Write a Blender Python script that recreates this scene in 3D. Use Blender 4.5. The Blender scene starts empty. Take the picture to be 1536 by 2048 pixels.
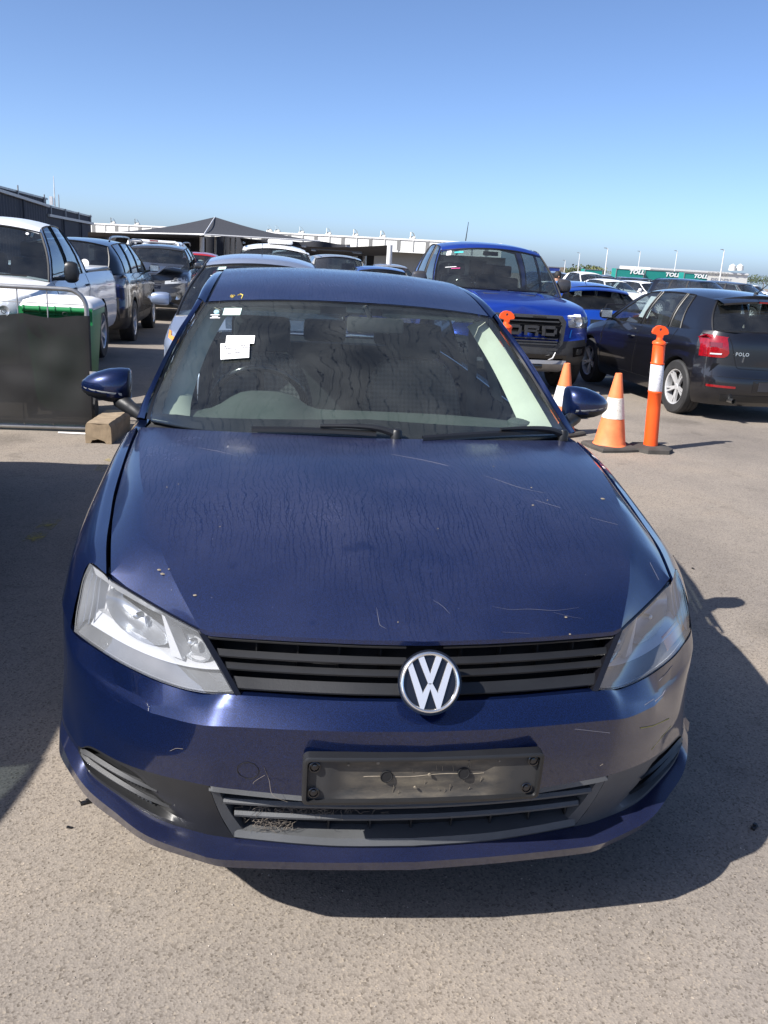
import bpy, bmesh, math, random
from mathutils import Vector, Matrix
from mathutils.bvhtree import BVHTree
R=math.radians
random.seed(7)
SC=bpy.context.scene
COL=SC.collection
# ------------------------------------------------------------------ camera, sky, sun, exposure
CAMP=Vector((-0.374667,-1.771112,1.634067))
FW=Vector((0.1432221,0.94790891,-0.2845279)); RT=Vector((0.98951183,-0.13168729,0.05936994)); UP=Vector((-0.01880859,0.29004681,0.95682761))
FPX=1745.58
cd=bpy.data.cameras.new('camera'); cam=bpy.data.objects.new('camera',cd); COL.objects.link(cam)
m3=Matrix((RT,UP,-FW)).transposed()
cam.matrix_world=Matrix.Translation(CAMP)@m3.to_4x4()
cd.sensor_fit='VERTICAL'; cd.sensor_height=24.0; cd.lens=24.0*FPX/2048.0
cd.clip_start=0.05; cd.clip_end=6000
SC.camera=cam
SUNV=Vector((-1.0,-0.47,0.99)).normalized()      # towards the sun
w=bpy.data.worlds.new('World'); SC.world=w; w.use_nodes=True
nt=w.node_tree; bg=nt.nodes['Background']
sky=nt.nodes.new('ShaderNodeTexSky'); sky.sky_type='NISHITA'; sky.sun_disc=False
sky.sun_elevation=math.asin(SUNV.z); sky.sun_rotation=math.atan2(SUNV.x,SUNV.y)
sky.air_density=0.5; sky.dust_density=1.0; sky.ozone_density=4.5; sky.altitude=0
nt.links.new(sky.outputs[0],bg.inputs[0]); bg.inputs[1].default_value=0.121
sd=bpy.data.lights.new('sun','SUN'); sd.energy=4.9; sd.angle=R(0.53); sd.color=(1,0.955,0.89)
sun=bpy.data.objects.new('sun',sd); COL.objects.link(sun)
sun.rotation_euler=SUNV.to_track_quat('Z','Y').to_euler()
SC.view_settings.view_transform='Standard'; SC.view_settings.look='None'
SC.view_settings.exposure=0.85; SC.view_settings.gamma=1; SC.view_settings.use_curve_mapping=False
SC.cycles.max_bounces=8; SC.cycles.transparent_max_bounces=24
SC.cycles.caustics_reflective=False; SC.cycles.caustics_refractive=False

# ------------------------------------------------------------------ helpers
def lerp(a,b,t): return a+(b-a)*t
def sm(a,b,x):
    t=min(1,max(0,(x-a)/(b-a))); return t*t*(3-2*t)
def gz(x,y):
    d=max(0.0,y-7.0)
    if d<=0: return 0.0
    return -(0.010+0.004*sm(0.05,0.4,x/max(y,1)))*d*sm(0,6,d)
def ray(px,py): return FW*FPX+RT*(px-768)-UP*(py-1024)
def at(px,py,Y):
    d=ray(px,py); return CAMP+d*((Y-CAMP.y)/d.y)
def V(*a): return Vector(a)
def cr(pts,n,closed=False):
    """Catmull-Rom through pts, resampled to n points of even arc length"""
    P=[Vector(p) for p in pts]
    if len(P)==2: return [P[0].lerp(P[1],i/(n-1)) for i in range(n)]
    out=[];m=len(P)
    rng=range(m if closed else m-1)
    for i in rng:
        if closed: p0,p1,p2,p3=P[i-1],P[i],P[(i+1)%m],P[(i+2)%m]
        else:
            p1,p2=P[i],P[i+1]; p0=P[i-1] if i>0 else p1*2-p2; p3=P[i+2] if i+2<m else p2*2-p1
        for k in range(10):
            t=k/10; out.append(0.5*((2*p1)+(p2-p0)*t+(2*p0-5*p1+4*p2-p3)*t*t+(3*p1-p0-3*p2+p3)*t**3))
    out.append(P[0].copy() if closed else P[-1].copy())
    return resamp(out,n)
def resamp(P,n):
    P=[Vector(p) for p in P]
    L=[0]
    for a,b in zip(P,P[1:]): L.append(L[-1]+(b-a).length)
    T=L[-1]; o=[];j=0
    for i in range(n):
        s=T*i/(n-1)
        while j<len(P)-2 and L[j+1]<s: j+=1
        d=L[j+1]-L[j]; o.append(P[j].lerp(P[j+1],0 if d<1e-9 else min(1,(s-L[j])/d)))
    return o
def crk(pts,k=4):
    """Catmull-Rom with k steps per span: control points stay aligned between rows"""
    P=[Vector(p) for p in pts]; out=[]
    for i in range(len(P)-1):
        p1,p2=P[i],P[i+1]; p0=P[i-1] if i>0 else p1*2-p2; p3=P[i+2] if i+2<len(P) else p2*2-p1
        for q in range(k):
            t=q/k; out.append(0.5*((2*p1)+(p2-p0)*t+(2*p0-5*p1+4*p2-p3)*t*t+(3*p1-p0-3*p2+p3)*t**3))
    out.append(P[-1].copy()); return out
def pint(pts,x):
    """piecewise linear"""
    if x<=pts[0][0]: return pts[0][1]
    for a,b in zip(pts,pts[1:]):
        if x<=b[0]: return lerp(a[1],b[1],(x-a[0])/max(1e-9,b[0]-a[0]))
    return pts[-1][1]
def sint(pts,x):
    """smooth interpolation (finite-difference cubic hermite)"""
    n=len(pts)
    if x<=pts[0][0]: return pts[0][1]
    if x>=pts[-1][0]: return pts[-1][1]
    for i in range(n-1):
        if x<=pts[i+1][0]:
            h=pts[i+1][0]-pts[i][0]; t=(x-pts[i][0])/h
            def sl(j):
                if j==0: return (pts[1][1]-pts[0][1])/(pts[1][0]-pts[0][0])
                if j==n-1: return (pts[-1][1]-pts[-2][1])/(pts[-1][0]-pts[-2][0])
                a=(pts[j][1]-pts[j-1][1])/(pts[j][0]-pts[j-1][0]); b=(pts[j+1][1]-pts[j][1])/(pts[j+1][0]-pts[j][0])
                return 0 if a*b<=0 else 2*a*b/(a+b)
            m0,m1=sl(i)*h,sl(i+1)*h
            return (2*t**3-3*t*t+1)*pts[i][1]+(t**3-2*t*t+t)*m0+(-2*t**3+3*t*t)*pts[i+1][1]+(t**3-t*t)*m1
class MB:
    def __init__(s): s.v=[];s.f=[]
    def add(s,vs,fs):
        o=len(s.v); s.v+= [tuple(p) for p in vs]; s.f+=[tuple(i+o for i in f) for f in fs]; return s
    def grid(s,rows,flip=False,closed=False):
        n=len(rows);m=len(rows[0]);f=[]
        assert all(len(r)==m for r in rows)
        for i in range(n-1):
            for j in range(m if closed else m-1):
                a,b,c,d=i*m+j,i*m+(j+1)%m,(i+1)*m+(j+1)%m,(i+1)*m+j
                f.append((a,d,c,b) if flip else (a,b,c,d))
        return s.add([p for r in rows for p in r],f)
    def box(s,c,d,rot=None,bev=0):
        c=Vector(c);x,y,z=[k/2 for k in d]
        if bev:
            bm=bmesh.new(); bmesh.ops.create_cube(bm,size=1)
            for q in bm.verts: q.co=Vector((q.co.x*2*x,q.co.y*2*y,q.co.z*2*z))
            bmesh.ops.bevel(bm,geom=bm.edges[:],offset=bev,segments=2,affect='EDGES',profile=0.6)
            bm.verts.ensure_lookup_table(); bm.verts.index_update()
            vs=[q.co.copy() for q in bm.verts]; fs=[[q.index for q in f.verts] for f in bm.faces]; bm.free()
        else:
            vs=[Vector((i,j,k)) for i in(-x,x) for j in(-y,y) for k in(-z,z)]
            fs=[(0,1,3,2),(4,6,7,5),(0,4,5,1),(2,3,7,6),(0,2,6,4),(1,5,7,3)]
        if rot: vs=[rot@q for q in vs]
        return s.add([q+c for q in vs],fs)
    def tube(s,pts,r,n=8,cap=True,closed=False):
        P=[Vector(p) for p in pts]; m=len(P); rows=[]; rr=r if isinstance(r,(list,tuple)) else [r]*m
        t=(P[1]-P[0]).normalized(); u=t.orthogonal().normalized()
        for i in range(m):
            a=P[max(0,i-1)] if not closed else P[i-1]; b=P[min(m-1,i+1)] if not closed else P[(i+1)%m]
            t=(b-a).normalized(); u=(u-t*u.dot(t)).normalized(); v=t.cross(u)
            rows.append([P[i]+(u*math.cos(2*math.pi*k/n)+v*math.sin(2*math.pi*k/n))*rr[i] for k in range(n)])
        o=len(s.v)
        if closed: rows.append(rows[0])
        s.grid(rows,closed=True)
        if cap and not closed:
            s.f.append(tuple(o+k for k in range(n))[::-1]); s.f.append(tuple(o+(m-1)*n+k for k in range(n)))
        return s
    def lathe(s,prof,n=24,c=(0,0,0),M=None,cap=False):
        """prof: (radius, height) about local Z"""
        c=Vector(c); rows=[]
        for r,h in prof:
            row=[Vector((r*math.cos(2*math.pi*k/n),r*math.sin(2*math.pi*k/n),h)) for k in range(n)]
            rows.append([(M@q if M else q)+c for q in row])
        o=len(s.v); s.grid(rows,closed=True)
        if cap:
            s.f.append(tuple(o+k for k in range(n))[::-1]); s.f.append(tuple(o+(len(rows)-1)*n+k for k in range(n)))
        return s
    def prism(s,poly,h,M=None,c=(0,0,0)):
        """poly in local XY extruded 0..h along Z"""
        n=len(poly); c=Vector(c); vs=[Vector((p[0],p[1],z)) for z in(0,h) for p in poly]
        vs=[(M@q if M else q)+c for q in vs]
        fs=[tuple(range(n))[::-1],tuple(range(n,2*n))]+[(i,(i+1)%n,n+(i+1)%n,n+i) for i in range(n)]
        return s.add(vs,fs)
    def mir(s):
        o=MB(); o.v=[(-p[0],p[1],p[2]) for p in s.v]; o.f=[tuple(reversed(f)) for f in s.f]; return o
    def both(s):
        m=s.mir(); s.add(m.v,m.f); return s
    def build(s,name,mat,parent=None,smooth=True,angle=38,solid=0,loc=None,norm=True):
        me=bpy.data.meshes.new(name); me.from_pydata([tuple(p) for p in s.v],[],s.f)
        if norm:
            bm=bmesh.new(); bm.from_mesh(me)
            bmesh.ops.remove_doubles(bm,verts=bm.verts,dist=1e-5)
            bmesh.ops.recalc_face_normals(bm,faces=bm.faces)
            bm.to_mesh(me); bm.free()
        me.materials.append(mat)
        if smooth:
            me.shade_smooth()
            me.set_sharp_from_angle(angle=R(angle))
        o=bpy.data.objects.new(name,me); COL.objects.link(o)
        if parent: o.parent=parent
        if loc: o.location=loc
        if solid:
            md=o.modifiers.new('solid','SOLIDIFY'); md.thickness=solid; md.offset=0
        return o
def empty(name,label,cat,loc=(0,0,0),rz=0,group=None):
    o=bpy.data.objects.new(name,None); COL.objects.link(o); o.location=loc; o.rotation_euler=(0,0,rz)
    o.empty_display_size=.2; o['label']=label; o['category']=cat
    if group:o['group']=group
    return o
def tag(o,label,cat,group=None):
    o['label']=label;o['category']=cat
    if group:o['group']=group
    return o
def struct(o,kind='structure'): o['kind']=kind; return o
def text(name,s,size,mat,parent,M,ext=.002,shear=0,bold=0,spacing=1,xs=1):
    c=bpy.data.curves.new(name,'FONT'); c.body=s; c.size=size; c.extrude=ext; c.shear=shear; c.align_x='CENTER'; c.align_y='CENTER'
    c.offset=bold; c.space_character=spacing; c.resolution_u=2
    t=bpy.data.objects.new(name,c); COL.objects.link(t)
    bpy.context.view_layer.update()
    me=bpy.data.meshes.new_from_object(t.evaluated_get(bpy.context.evaluated_depsgraph_get()))
    bpy.data.objects.remove(t); me.materials.clear(); me.materials.append(mat)
    me.transform(M@Matrix.Diagonal((xs,1,1,1)))
    o=bpy.data.objects.new(name,me); COL.objects.link(o)
    if parent:o.parent=parent
    return o

def pair(mb,name,mat,parent,**k): return mb.build(name,mat,parent,**k),mb.mir().build(name,mat,parent,**k)
# ------------------------------------------------------------------ materials
def nmat(name):
    m=bpy.data.materials.new(name); m.use_nodes=True; n=m.node_tree; b=n.nodes['Principled BSDF']; return m,n,b
def N(n,t,**k):
    x=n.nodes.new('ShaderNode'+t)
    for a,v in k.items():
        if a.startswith('i_'):
            key=a[2:]; x.inputs[int(key) if key.isdigit() else key.replace('_',' ')].default_value=v
        else: setattr(x,a,v)
    return x
def ramp(n,stops,src):
    r=N(n,'ValToRGB'); e=r.color_ramp.elements
    while len(e)<len(stops): e.new(.5)
    for i,(p,c) in enumerate(stops):
        e[i].position=p; e[i].color=c if len(c)==4 else (*c,1)
    n.links.new(src,r.inputs[0]); return r
def g3(v): return (v,v,v,1)
def simple(name,rgb,rough=.5,metal=0,coat=0,var=.12,scale=6,bump=0,bscale=60,spec=.5):
    m,n,b=nmat(name); L=n.links
    tc=N(n,'TexCoord'); nz=N(n,'TexNoise',i_Scale=scale,i_Detail=6.0,i_Roughness=.6); L.new(tc.outputs['Object'],nz.inputs['Vector'])
    r=ramp(n,[(.3,tuple(c*(1-var) for c in rgb)),(.7,tuple(min(1,c*(1+var)) for c in rgb))],nz.outputs[0]); L.new(r.outputs[0],b.inputs['Base Color'])
    b.inputs['Roughness'].default_value=rough; b.inputs['Metallic'].default_value=metal; b.inputs['Coat Weight'].default_value=coat
    b.inputs['Coat Roughness'].default_value=.04; b.inputs['Specular IOR Level'].default_value=spec
    if bump:
        nb=N(n,'TexNoise',i_Scale=bscale,i_Detail=4.0); L.new(tc.outputs['Object'],nb.inputs['Vector'])
        bp=N(n,'Bump',i_Strength=bump,i_Distance=.002); L.new(nb.outputs[0],bp.inputs['Height']); L.new(bp.outputs[0],b.inputs['Normal'])
    return m
def runs(n,vec,sets):
    L=n.links; last=None; sep=N(n,'SeparateXYZ'); L.new(vec,sep.inputs[0])
    for freq,wid,cut,seed in sets:
        n1=N(n,'TexNoise',noise_dimensions='4D',i_Scale=3.2,i_Detail=2.0); n1.inputs['W'].default_value=seed; L.new(vec,n1.inputs['Vector'])
        n2=N(n,'TexNoise',noise_dimensions='4D',i_Scale=38.0,i_Detail=3.0,i_Roughness=.7); n2.inputs['W'].default_value=seed; L.new(vec,n2.inputs['Vector'])
        a=N(n,'Math',operation='MULTIPLY_ADD',i_1=freq); L.new(sep.outputs[0],a.inputs[0])
        b1=N(n,'Math',operation='MULTIPLY_ADD',i_1=9.0,i_2=0.0); L.new(n1.outputs[0],b1.inputs[0]); L.new(b1.outputs[0],a.inputs[2])
        c=N(n,'Math',operation='MULTIPLY_ADD',i_1=1.15); L.new(n2.outputs[0],c.inputs[0]); L.new(a.outputs[0],c.inputs[2])
        f=N(n,'Math',operation='FRACT'); L.new(c.outputs[0],f.inputs[0])
        d=N(n,'Math',operation='SUBTRACT',i_1=.5); L.new(f.outputs[0],d.inputs[0]); e=N(n,'Math',operation='ABSOLUTE'); L.new(d.outputs[0],e.inputs[0])
        ln=N(n,'MapRange',i_1=wid*.45,i_2=wid,i_3=1.0,i_4=0.0); L.new(e.outputs[0],ln.inputs[0])
        mp=N(n,'VectorMath',operation='MULTIPLY'); L.new(vec,mp.inputs[0]); mp.inputs[1].default_value=(freq*.9,4.2,0)
        n3=N(n,'TexNoise',noise_dimensions='4D',i_Scale=1.0,i_Detail=1.0); n3.inputs['W'].default_value=seed+2; L.new(mp.outputs[0],n3.inputs['Vector'])
        m=N(n,'MapRange',i_1=cut-.08,i_2=cut,i_3=0.0,i_4=1.0); L.new(n3.outputs[0],m.inputs[0])
        g=N(n,'Math',operation='MULTIPLY'); L.new(ln.outputs[0],g.inputs[0]); L.new(m.outputs[0],g.inputs[1])
        if last is None: last=g.outputs[0]
        else:
            h=N(n,'Math',operation='MAXIMUM'); L.new(last,h.inputs[0]); L.new(g.outputs[0],h.inputs[1]); last=h.outputs[0]
    return last
def carpaint(name,rgb,flake=None,dust=.15,dustc=(.16,.15,.15),metal=.55,rough=.38,streak=False,coat=1.0,dlo=.35):
    m,n,b=nmat(name); L=n.links; tc=N(n,'TexCoord')
    nz=N(n,'TexNoise',i_Scale=2.2,i_Detail=8.0,i_Roughness=.62); L.new(tc.outputs['Object'],nz.inputs['Vector'])
    fine=N(n,'TexNoise',i_Scale=620.0,i_Detail=1.0); L.new(tc.outputs['Object'],fine.inputs['Vector'])
    geo=N(n,'NewGeometry'); sx=N(n,'SeparateXYZ'); L.new(geo.outputs['Normal'],sx.inputs[0])
    up=N(n,'MapRange',i_1=.25,i_2=.98,i_3=.25,i_4=1.0); L.new(sx.outputs['Z'],up.inputs[0])
    if streak: up.inputs[1].default_value=.86; up.inputs[2].default_value=.972; up.inputs[3].default_value=.18
    d=N(n,'MapRange',i_1=dlo,i_2=.75,i_3=dust*.55,i_4=dust*1.35); L.new(nz.outputs[0],d.inputs[0])
    f=N(n,'Math',operation='MULTIPLY'); L.new(up.outputs[0],f.inputs[0]); L.new(d.outputs[0],f.inputs[1])
    fac=f.outputs[0]
    if streak:
        # runs of old rain: thin wandering lines flowing down the slope of the panel
        mxo=runs(n,tc.outputs['Object'],((84.0,.10,.53,3.1),(55.0,.070,.48,11.7)))
        sc2=N(n,'VectorMath',operation='MULTIPLY'); L.new(tc.outputs['Object'],sc2.inputs[0]); sc2.inputs[1].default_value=(150,60,0)
        w3=N(n,'TexNoise',i_Scale=60.0,i_Detail=2.0); L.new(tc.outputs['Object'],w3.inputs['Vector'])
        w4=N(n,'VectorMath',operation='MULTIPLY_ADD'); L.new(w3.outputs[1],w4.inputs[0]); w4.inputs[1].default_value=(2.2,2.2,0); L.new(sc2.outputs[0],w4.inputs[2])
        vo2=N(n,'TexVoronoi',feature='DISTANCE_TO_EDGE',voronoi_dimensions='2D',i_Scale=1.0); L.new(w4.outputs[0],vo2.inputs['Vector'])
        ln2=N(n,'MapRange',i_1=.03,i_2=.10,i_3=.42,i_4=0.0); L.new(vo2.outputs[0],ln2.inputs[0])
        mx=N(n,'Math',operation='MAXIMUM'); L.new(mxo,mx.inputs[0]); L.new(ln2.outputs[0],mx.inputs[1])
        mk=N(n,'TexNoise',i_Scale=2.6,i_Detail=5.0,i_Roughness=.7); L.new(tc.outputs['Object'],mk.inputs['Vector'])
        mr=N(n,'MapRange',i_1=.24,i_2=.36,i_3=0.0,i_4=1.0); L.new(mk.outputs[0],mr.inputs[0])
        fl=N(n,'MapRange',i_1=.90,i_2=.975,i_3=0.0,i_4=1.0); L.new(sx.outputs['Z'],fl.inputs[0])
        a=N(n,'Math',operation='MULTIPLY'); L.new(mx.outputs[0],a.inputs[0]); L.new(mr.outputs[0],a.inputs[1])
        a2=N(n,'Math',operation='MULTIPLY'); L.new(a.outputs[0],a2.inputs[0]); L.new(fl.outputs[0],a2.inputs[1])
        smn=N(n,'TexNoise',i_Scale=5.5,i_Detail=4.0,i_Roughness=.6); L.new(tc.outputs['Object'],smn.inputs['Vector']); smr=N(n,'MapRange',i_1=.655,i_2=.70,i_3=0.0,i_4=.42); L.new(smn.outputs[0],smr.inputs[0])
        a3=N(n,'Math',operation='MAXIMUM'); L.new(a2.outputs[0],a3.inputs[0]); L.new(smr.outputs[0],a3.inputs[1]); a2=a3
        inv=N(n,'MapRange',i_1=0.0,i_2=1.0,i_3=1.0,i_4=.04); L.new(a2.outputs[0],inv.inputs[0])
        f2=N(n,'Math',operation='MULTIPLY'); L.new(fac,f2.inputs[0]); L.new(inv.outputs[0],f2.inputs[1]); fac=f2.outputs[0]
    # wiped finger marks and specks
    sp=N(n,'TexVoronoi',i_Scale=42.0); L.new(tc.outputs['Object'],sp.inputs['Vector'])
    spr=ramp(n,[(.0,g3(1)),(.045,g3(1)),(.075,g3(0))],sp.outputs['Distance'])
    spm=N(n,'Math',operation='GREATER_THAN',i_1=.86); L.new(sp.outputs['Color'],spm.inputs[0])
    sps=N(n,'Math',operation='MULTIPLY'); L.new(spr.outputs[0],sps.inputs[0]); L.new(spm.outputs[0],sps.inputs[1])
    spk=N(n,'Math',operation='MULTIPLY',i_1=.55 if dust>.05 else .1); L.new(sps.outputs[0],spk.inputs[0])
    tot=N(n,'Math',operation='ADD',use_clamp=True); L.new(fac,tot.inputs[0]); L.new(spk.outputs[0],tot.inputs[1])
    base=ramp(n,[(.4,rgb),(.68,flake or tuple(c*1.5 for c in rgb))],fine.outputs[0])
    mix=N(n,'Mix',data_type='RGBA'); L.new(tot.outputs[0],mix.inputs[0]); L.new(base.outputs[0],mix.inputs[6]); mix.inputs[7].default_value=(*dustc,1)
    L.new(mix.outputs[2],b.inputs['Base Color'])
    mm=N(n,'MapRange',i_1=0.0,i_2=.5,i_3=metal,i_4=0.0); L.new(tot.outputs[0],mm.inputs[0]); L.new(mm.outputs[0],b.inputs['Metallic'])
    b.inputs['Roughness'].default_value=rough
    cw=N(n,'MapRange',i_1=0.0,i_2=.6,i_3=coat,i_4=coat*.35); L.new(tot.outputs[0],cw.inputs[0]); L.new(cw.outputs[0],b.inputs['Coat Weight'])
    crr=N(n,'MapRange',i_1=0.0,i_2=.5,i_3=.03,i_4=.35); L.new(tot.outputs[0],crr.inputs[0]); L.new(crr.outputs[0],b.inputs['Coat Roughness'])
    return m
def glass(name,tint=(.55,.62,.6),dust=.05,streak=False,rough=0.0,dustc=(.45,.45,.42),f0=.055):
    m,n,b=nmat(name); n.nodes.remove(b); L=n.links; out=n.nodes['Material Output']; tc=N(n,'TexCoord')
    tr=N(n,'BsdfTransparent'); tr.inputs[0].default_value=(*tint,1)
    df=N(n,'BsdfDiffuse'); df.inputs[0].default_value=(*dustc,1)
    nz=N(n,'TexNoise',i_Scale=5.0,i_Detail=6.0); L.new(tc.outputs['Object'],nz.inputs['Vector'])
    mr=N(n,'MapRange',i_1=.3,i_2=.75,i_3=dust*.4,i_4=dust*1.6); L.new(nz.outputs[0],mr.inputs[0]); fac=mr.outputs[0]
    if streak:
        lo=runs(n,tc.outputs['Object'],((27.0,.055,.50,5.3),))
        ln=N(n,'MapRange',i_1=0.0,i_2=1.0,i_3=1.0,i_4=.08); L.new(lo,ln.inputs[0])
        k=N(n,'Math',operation='MULTIPLY'); L.new(fac,k.inputs[0]); L.new(ln.outputs[0],k.inputs[1]); fac=k.outputs[0]
    mx=N(n,'MixShader'); L.new(fac,mx.inputs[0]); L.new(tr.outputs[0],mx.inputs[1]); L.new(df.outputs[0],mx.inputs[2])
    gl=N(n,'BsdfGlossy',i_Roughness=rough); gl.inputs[0].default_value=(1,1,1,1)
    ge=N(n,'NewGeometry'); dt=N(n,'VectorMath',operation='DOT_PRODUCT'); L.new(ge.outputs['Incoming'],dt.inputs[0]); L.new(ge.outputs['Normal'],dt.inputs[1])
    ab=N(n,'Math',operation='ABSOLUTE'); L.new(dt.outputs['Value'],ab.inputs[0]); om=N(n,'Math',operation='SUBTRACT',i_0=1.0); L.new(ab.outputs[0],om.inputs[1])
    pw=N(n,'Math',operation='POWER',i_1=5.0); L.new(om.outputs[0],pw.inputs[0]); fr=N(n,'Math',operation='MULTIPLY_ADD',i_1=.93,i_2=f0); L.new(pw.outputs[0],fr.inputs[0])
    m2=N(n,'MixShader'); L.new(fr.outputs[0],m2.inputs[0]); L.new(mx.outputs[0],m2.inputs[1]); L.new(gl.outputs[0],m2.inputs[2])
    L.new(m2.outputs[0],out.inputs[0]); return m
M={}
M['navy']=carpaint('navy_paint',(.003,.0065,.030),(.007,.024,.115),dust=.022,dustc=(.12,.115,.13),metal=.62,rough=.31)
M['navy_dusty']=carpaint('navy_paint_dusty',(.003,.006,.028),(.007,.024,.110),dust=.33,dustc=(.078,.078,.115),metal=.6,rough=.38,streak=True)
M['black_plastic']=simple('black_plastic',(.013,.0135,.015),.42,bump=.15,bscale=300,var=.25)
M['grey_plastic']=simple('weathered_grey_plastic',(.075,.078,.082),.55,bump=.25,bscale=300,var=.22)
M['gloss_black']=simple('gloss_black',(.006,.006,.008),.15,coat=.5)
M['rubber']=simple('rubber',(.02,.02,.021),.7,bump=.3,bscale=80,var=.3)
M['seal']=simple('seal',(.008,.008,.009),.45)
M['dark']=simple('dark_cavity',(.004,.004,.005),.9)
M['chrome']=simple('chrome',(.84,.84,.83),.15,metal=.92,var=.04)
M['chrome_dull']=simple('dull_chrome',(.5,.51,.52),.3,metal=1,var=.1)
M['silver_metal']=simple('alloy',(.66,.66,.67),.32,metal=.5,var=.08)
M['lamp_silver']=simple('lamp_housing',(.60,.61,.63),.38,metal=.15,var=.06)
M['reflector']=simple('lamp_reflector',(.46,.48,.51),.26,metal=.7,var=.05)
M['lens']=glass('headlamp_lens',(.94,.95,.97),dust=.14,dustc=(.62,.64,.66),rough=.015,f0=.13)
M['lens_clean']=glass('headlamp_lens_clean',(.9,.92,.94),dust=.05,dustc=(.6,.6,.6),rough=.01)
M['amber']=simple('amber_plastic',(.75,.28,.05),.2,coat=.5)
M['navy_lip']=carpaint('navy_paint_lip',(.003,.0065,.030),(.007,.022,.100),dust=.16,dustc=(.11,.10,.13),metal=.6,rough=.36)
M['chrome_satin']=simple('badge_chrome',(.74,.74,.75),.26,metal=.6,var=.03)
M['red_lens']=simple('red_lens',(.22,.003,.007),.12,coat=1,var=.3,scale=25)
M['smoke_lens']=simple('smoked_clear_lens',(.16,.16,.17),.12,coat=1,var=.4,scale=20)
M['red_dark']=simple('dark_red_lens',(.14,.006,.008),.12,coat=1)
M['glass_ws']=glass('windscreen_glass',(.74,.82,.79),dust=.05,streak=True,dustc=(.40,.42,.40))
M['glass']=glass('car_glass',(.34,.40,.42),dust=.03,f0=.10)
M['glass_clear']=glass('car_glass_clear',(.62,.70,.70),dust=.03,f0=.09)
M['glass_dark']=glass('car_glass_dark',(.10,.11,.12),dust=.02)
M['interior']=simple('dark_interior',(.035,.036,.038),.8,var=.3)
M['mid_plastic']=simple('mid_grey_plastic',(.042,.043,.046),.5,bump=.2,bscale=300,var=.2)
M['dash']=simple('dashboard',(.058,.070,.064),.75,bump=.3,bscale=200,var=.12)
M['trim_cream']=simple('pale_pillar_trim',(.55,.56,.47),.8,var=.06)
M['headliner']=simple('headliner',(.30,.31,.29),.9)
M['paper']=simple('white_paper',(.80,.80,.80),.7,var=.02)
M['ink']=simple('ink',(.05,.05,.06),.8)
M['chalk']=simple('yellow_chalk',(.75,.55,.10),.9)
M['scratch']=simple('scratch_mark',(.16,.16,.20),.7)
M['yellow_scuff']=simple('yellow_scuff',(.35,.30,.08),.7)
M['dirt']=simple('dried_mud',(.20,.17,.13),.95,var=.3,scale=30)
def seat_fabric():
    m,n,b=nmat('seat_fabric'); L=n.links; tc=N(n,'TexCoord')
    sc=N(n,'VectorMath',operation='MULTIPLY'); L.new(tc.outputs['Object'],sc.inputs[0]); sc.inputs[1].default_value=(70,0,70)
    rt=N(n,'Mapping'); rt.inputs['Rotation'].default_value=(0,R(45),0); L.new(sc.outputs[0],rt.inputs[0])
    ck=N(n,'TexChecker',i_Scale=1.0); ck.inputs[1].default_value=(.135,.135,.13,1); ck.inputs[2].default_value=(.06,.06,.06,1); L.new(rt.outputs[0],ck.inputs[0])
    L.new(ck.outputs[0],b.inputs['Base Color']); b.inputs['Roughness'].default_value=.9; return m
M['fabric']=seat_fabric()
def plate_dirt():
    m,n,b=nmat('bracket_plastic'); L=n.links; tc=N(n,'TexCoord')
    mp=N(n,'Mapping'); mp.inputs['Scale'].default_value=(5,5,16); L.new(tc.outputs['Object'],mp.inputs[0])
    nz=N(n,'TexNoise',i_Scale=1.3,i_Detail=9.0,i_Roughness=.7); L.new(mp.outputs[0],nz.inputs['Vector'])
    r=ramp(n,[(.36,(.030,.030,.030)),(.50,(.075,.066,.054)),(.70,(.17,.145,.105))],nz.outputs[0]); b.inputs['Roughness'].default_value=.65
    sx=N(n,'SeparateXYZ'); L.new(tc.outputs['Object'],sx.inputs[0]); ax=N(n,'Math',operation='ABSOLUTE'); L.new(sx.outputs[0],ax.inputs[0]); f=N(n,'Math',operation='MULTIPLY_ADD',i_1=.12); L.new(nz.outputs[0],f.inputs[0]); L.new(ax.outputs[0],f.inputs[2])
    mr=N(n,'MapRange',i_1=.20,i_2=.27,i_3=0.0,i_4=1.0); L.new(f.outputs[0],mr.inputs[0]); mx=N(n,'Mix',data_type='RGBA'); L.new(mr.outputs[0],mx.inputs[0]); L.new(r.outputs[0],mx.inputs[6]); mx.inputs[7].default_value=(.030,.030,.031,1); L.new(mx.outputs[2],b.inputs['Base Color'])
    return m
M['bracket']=plate_dirt()
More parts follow.
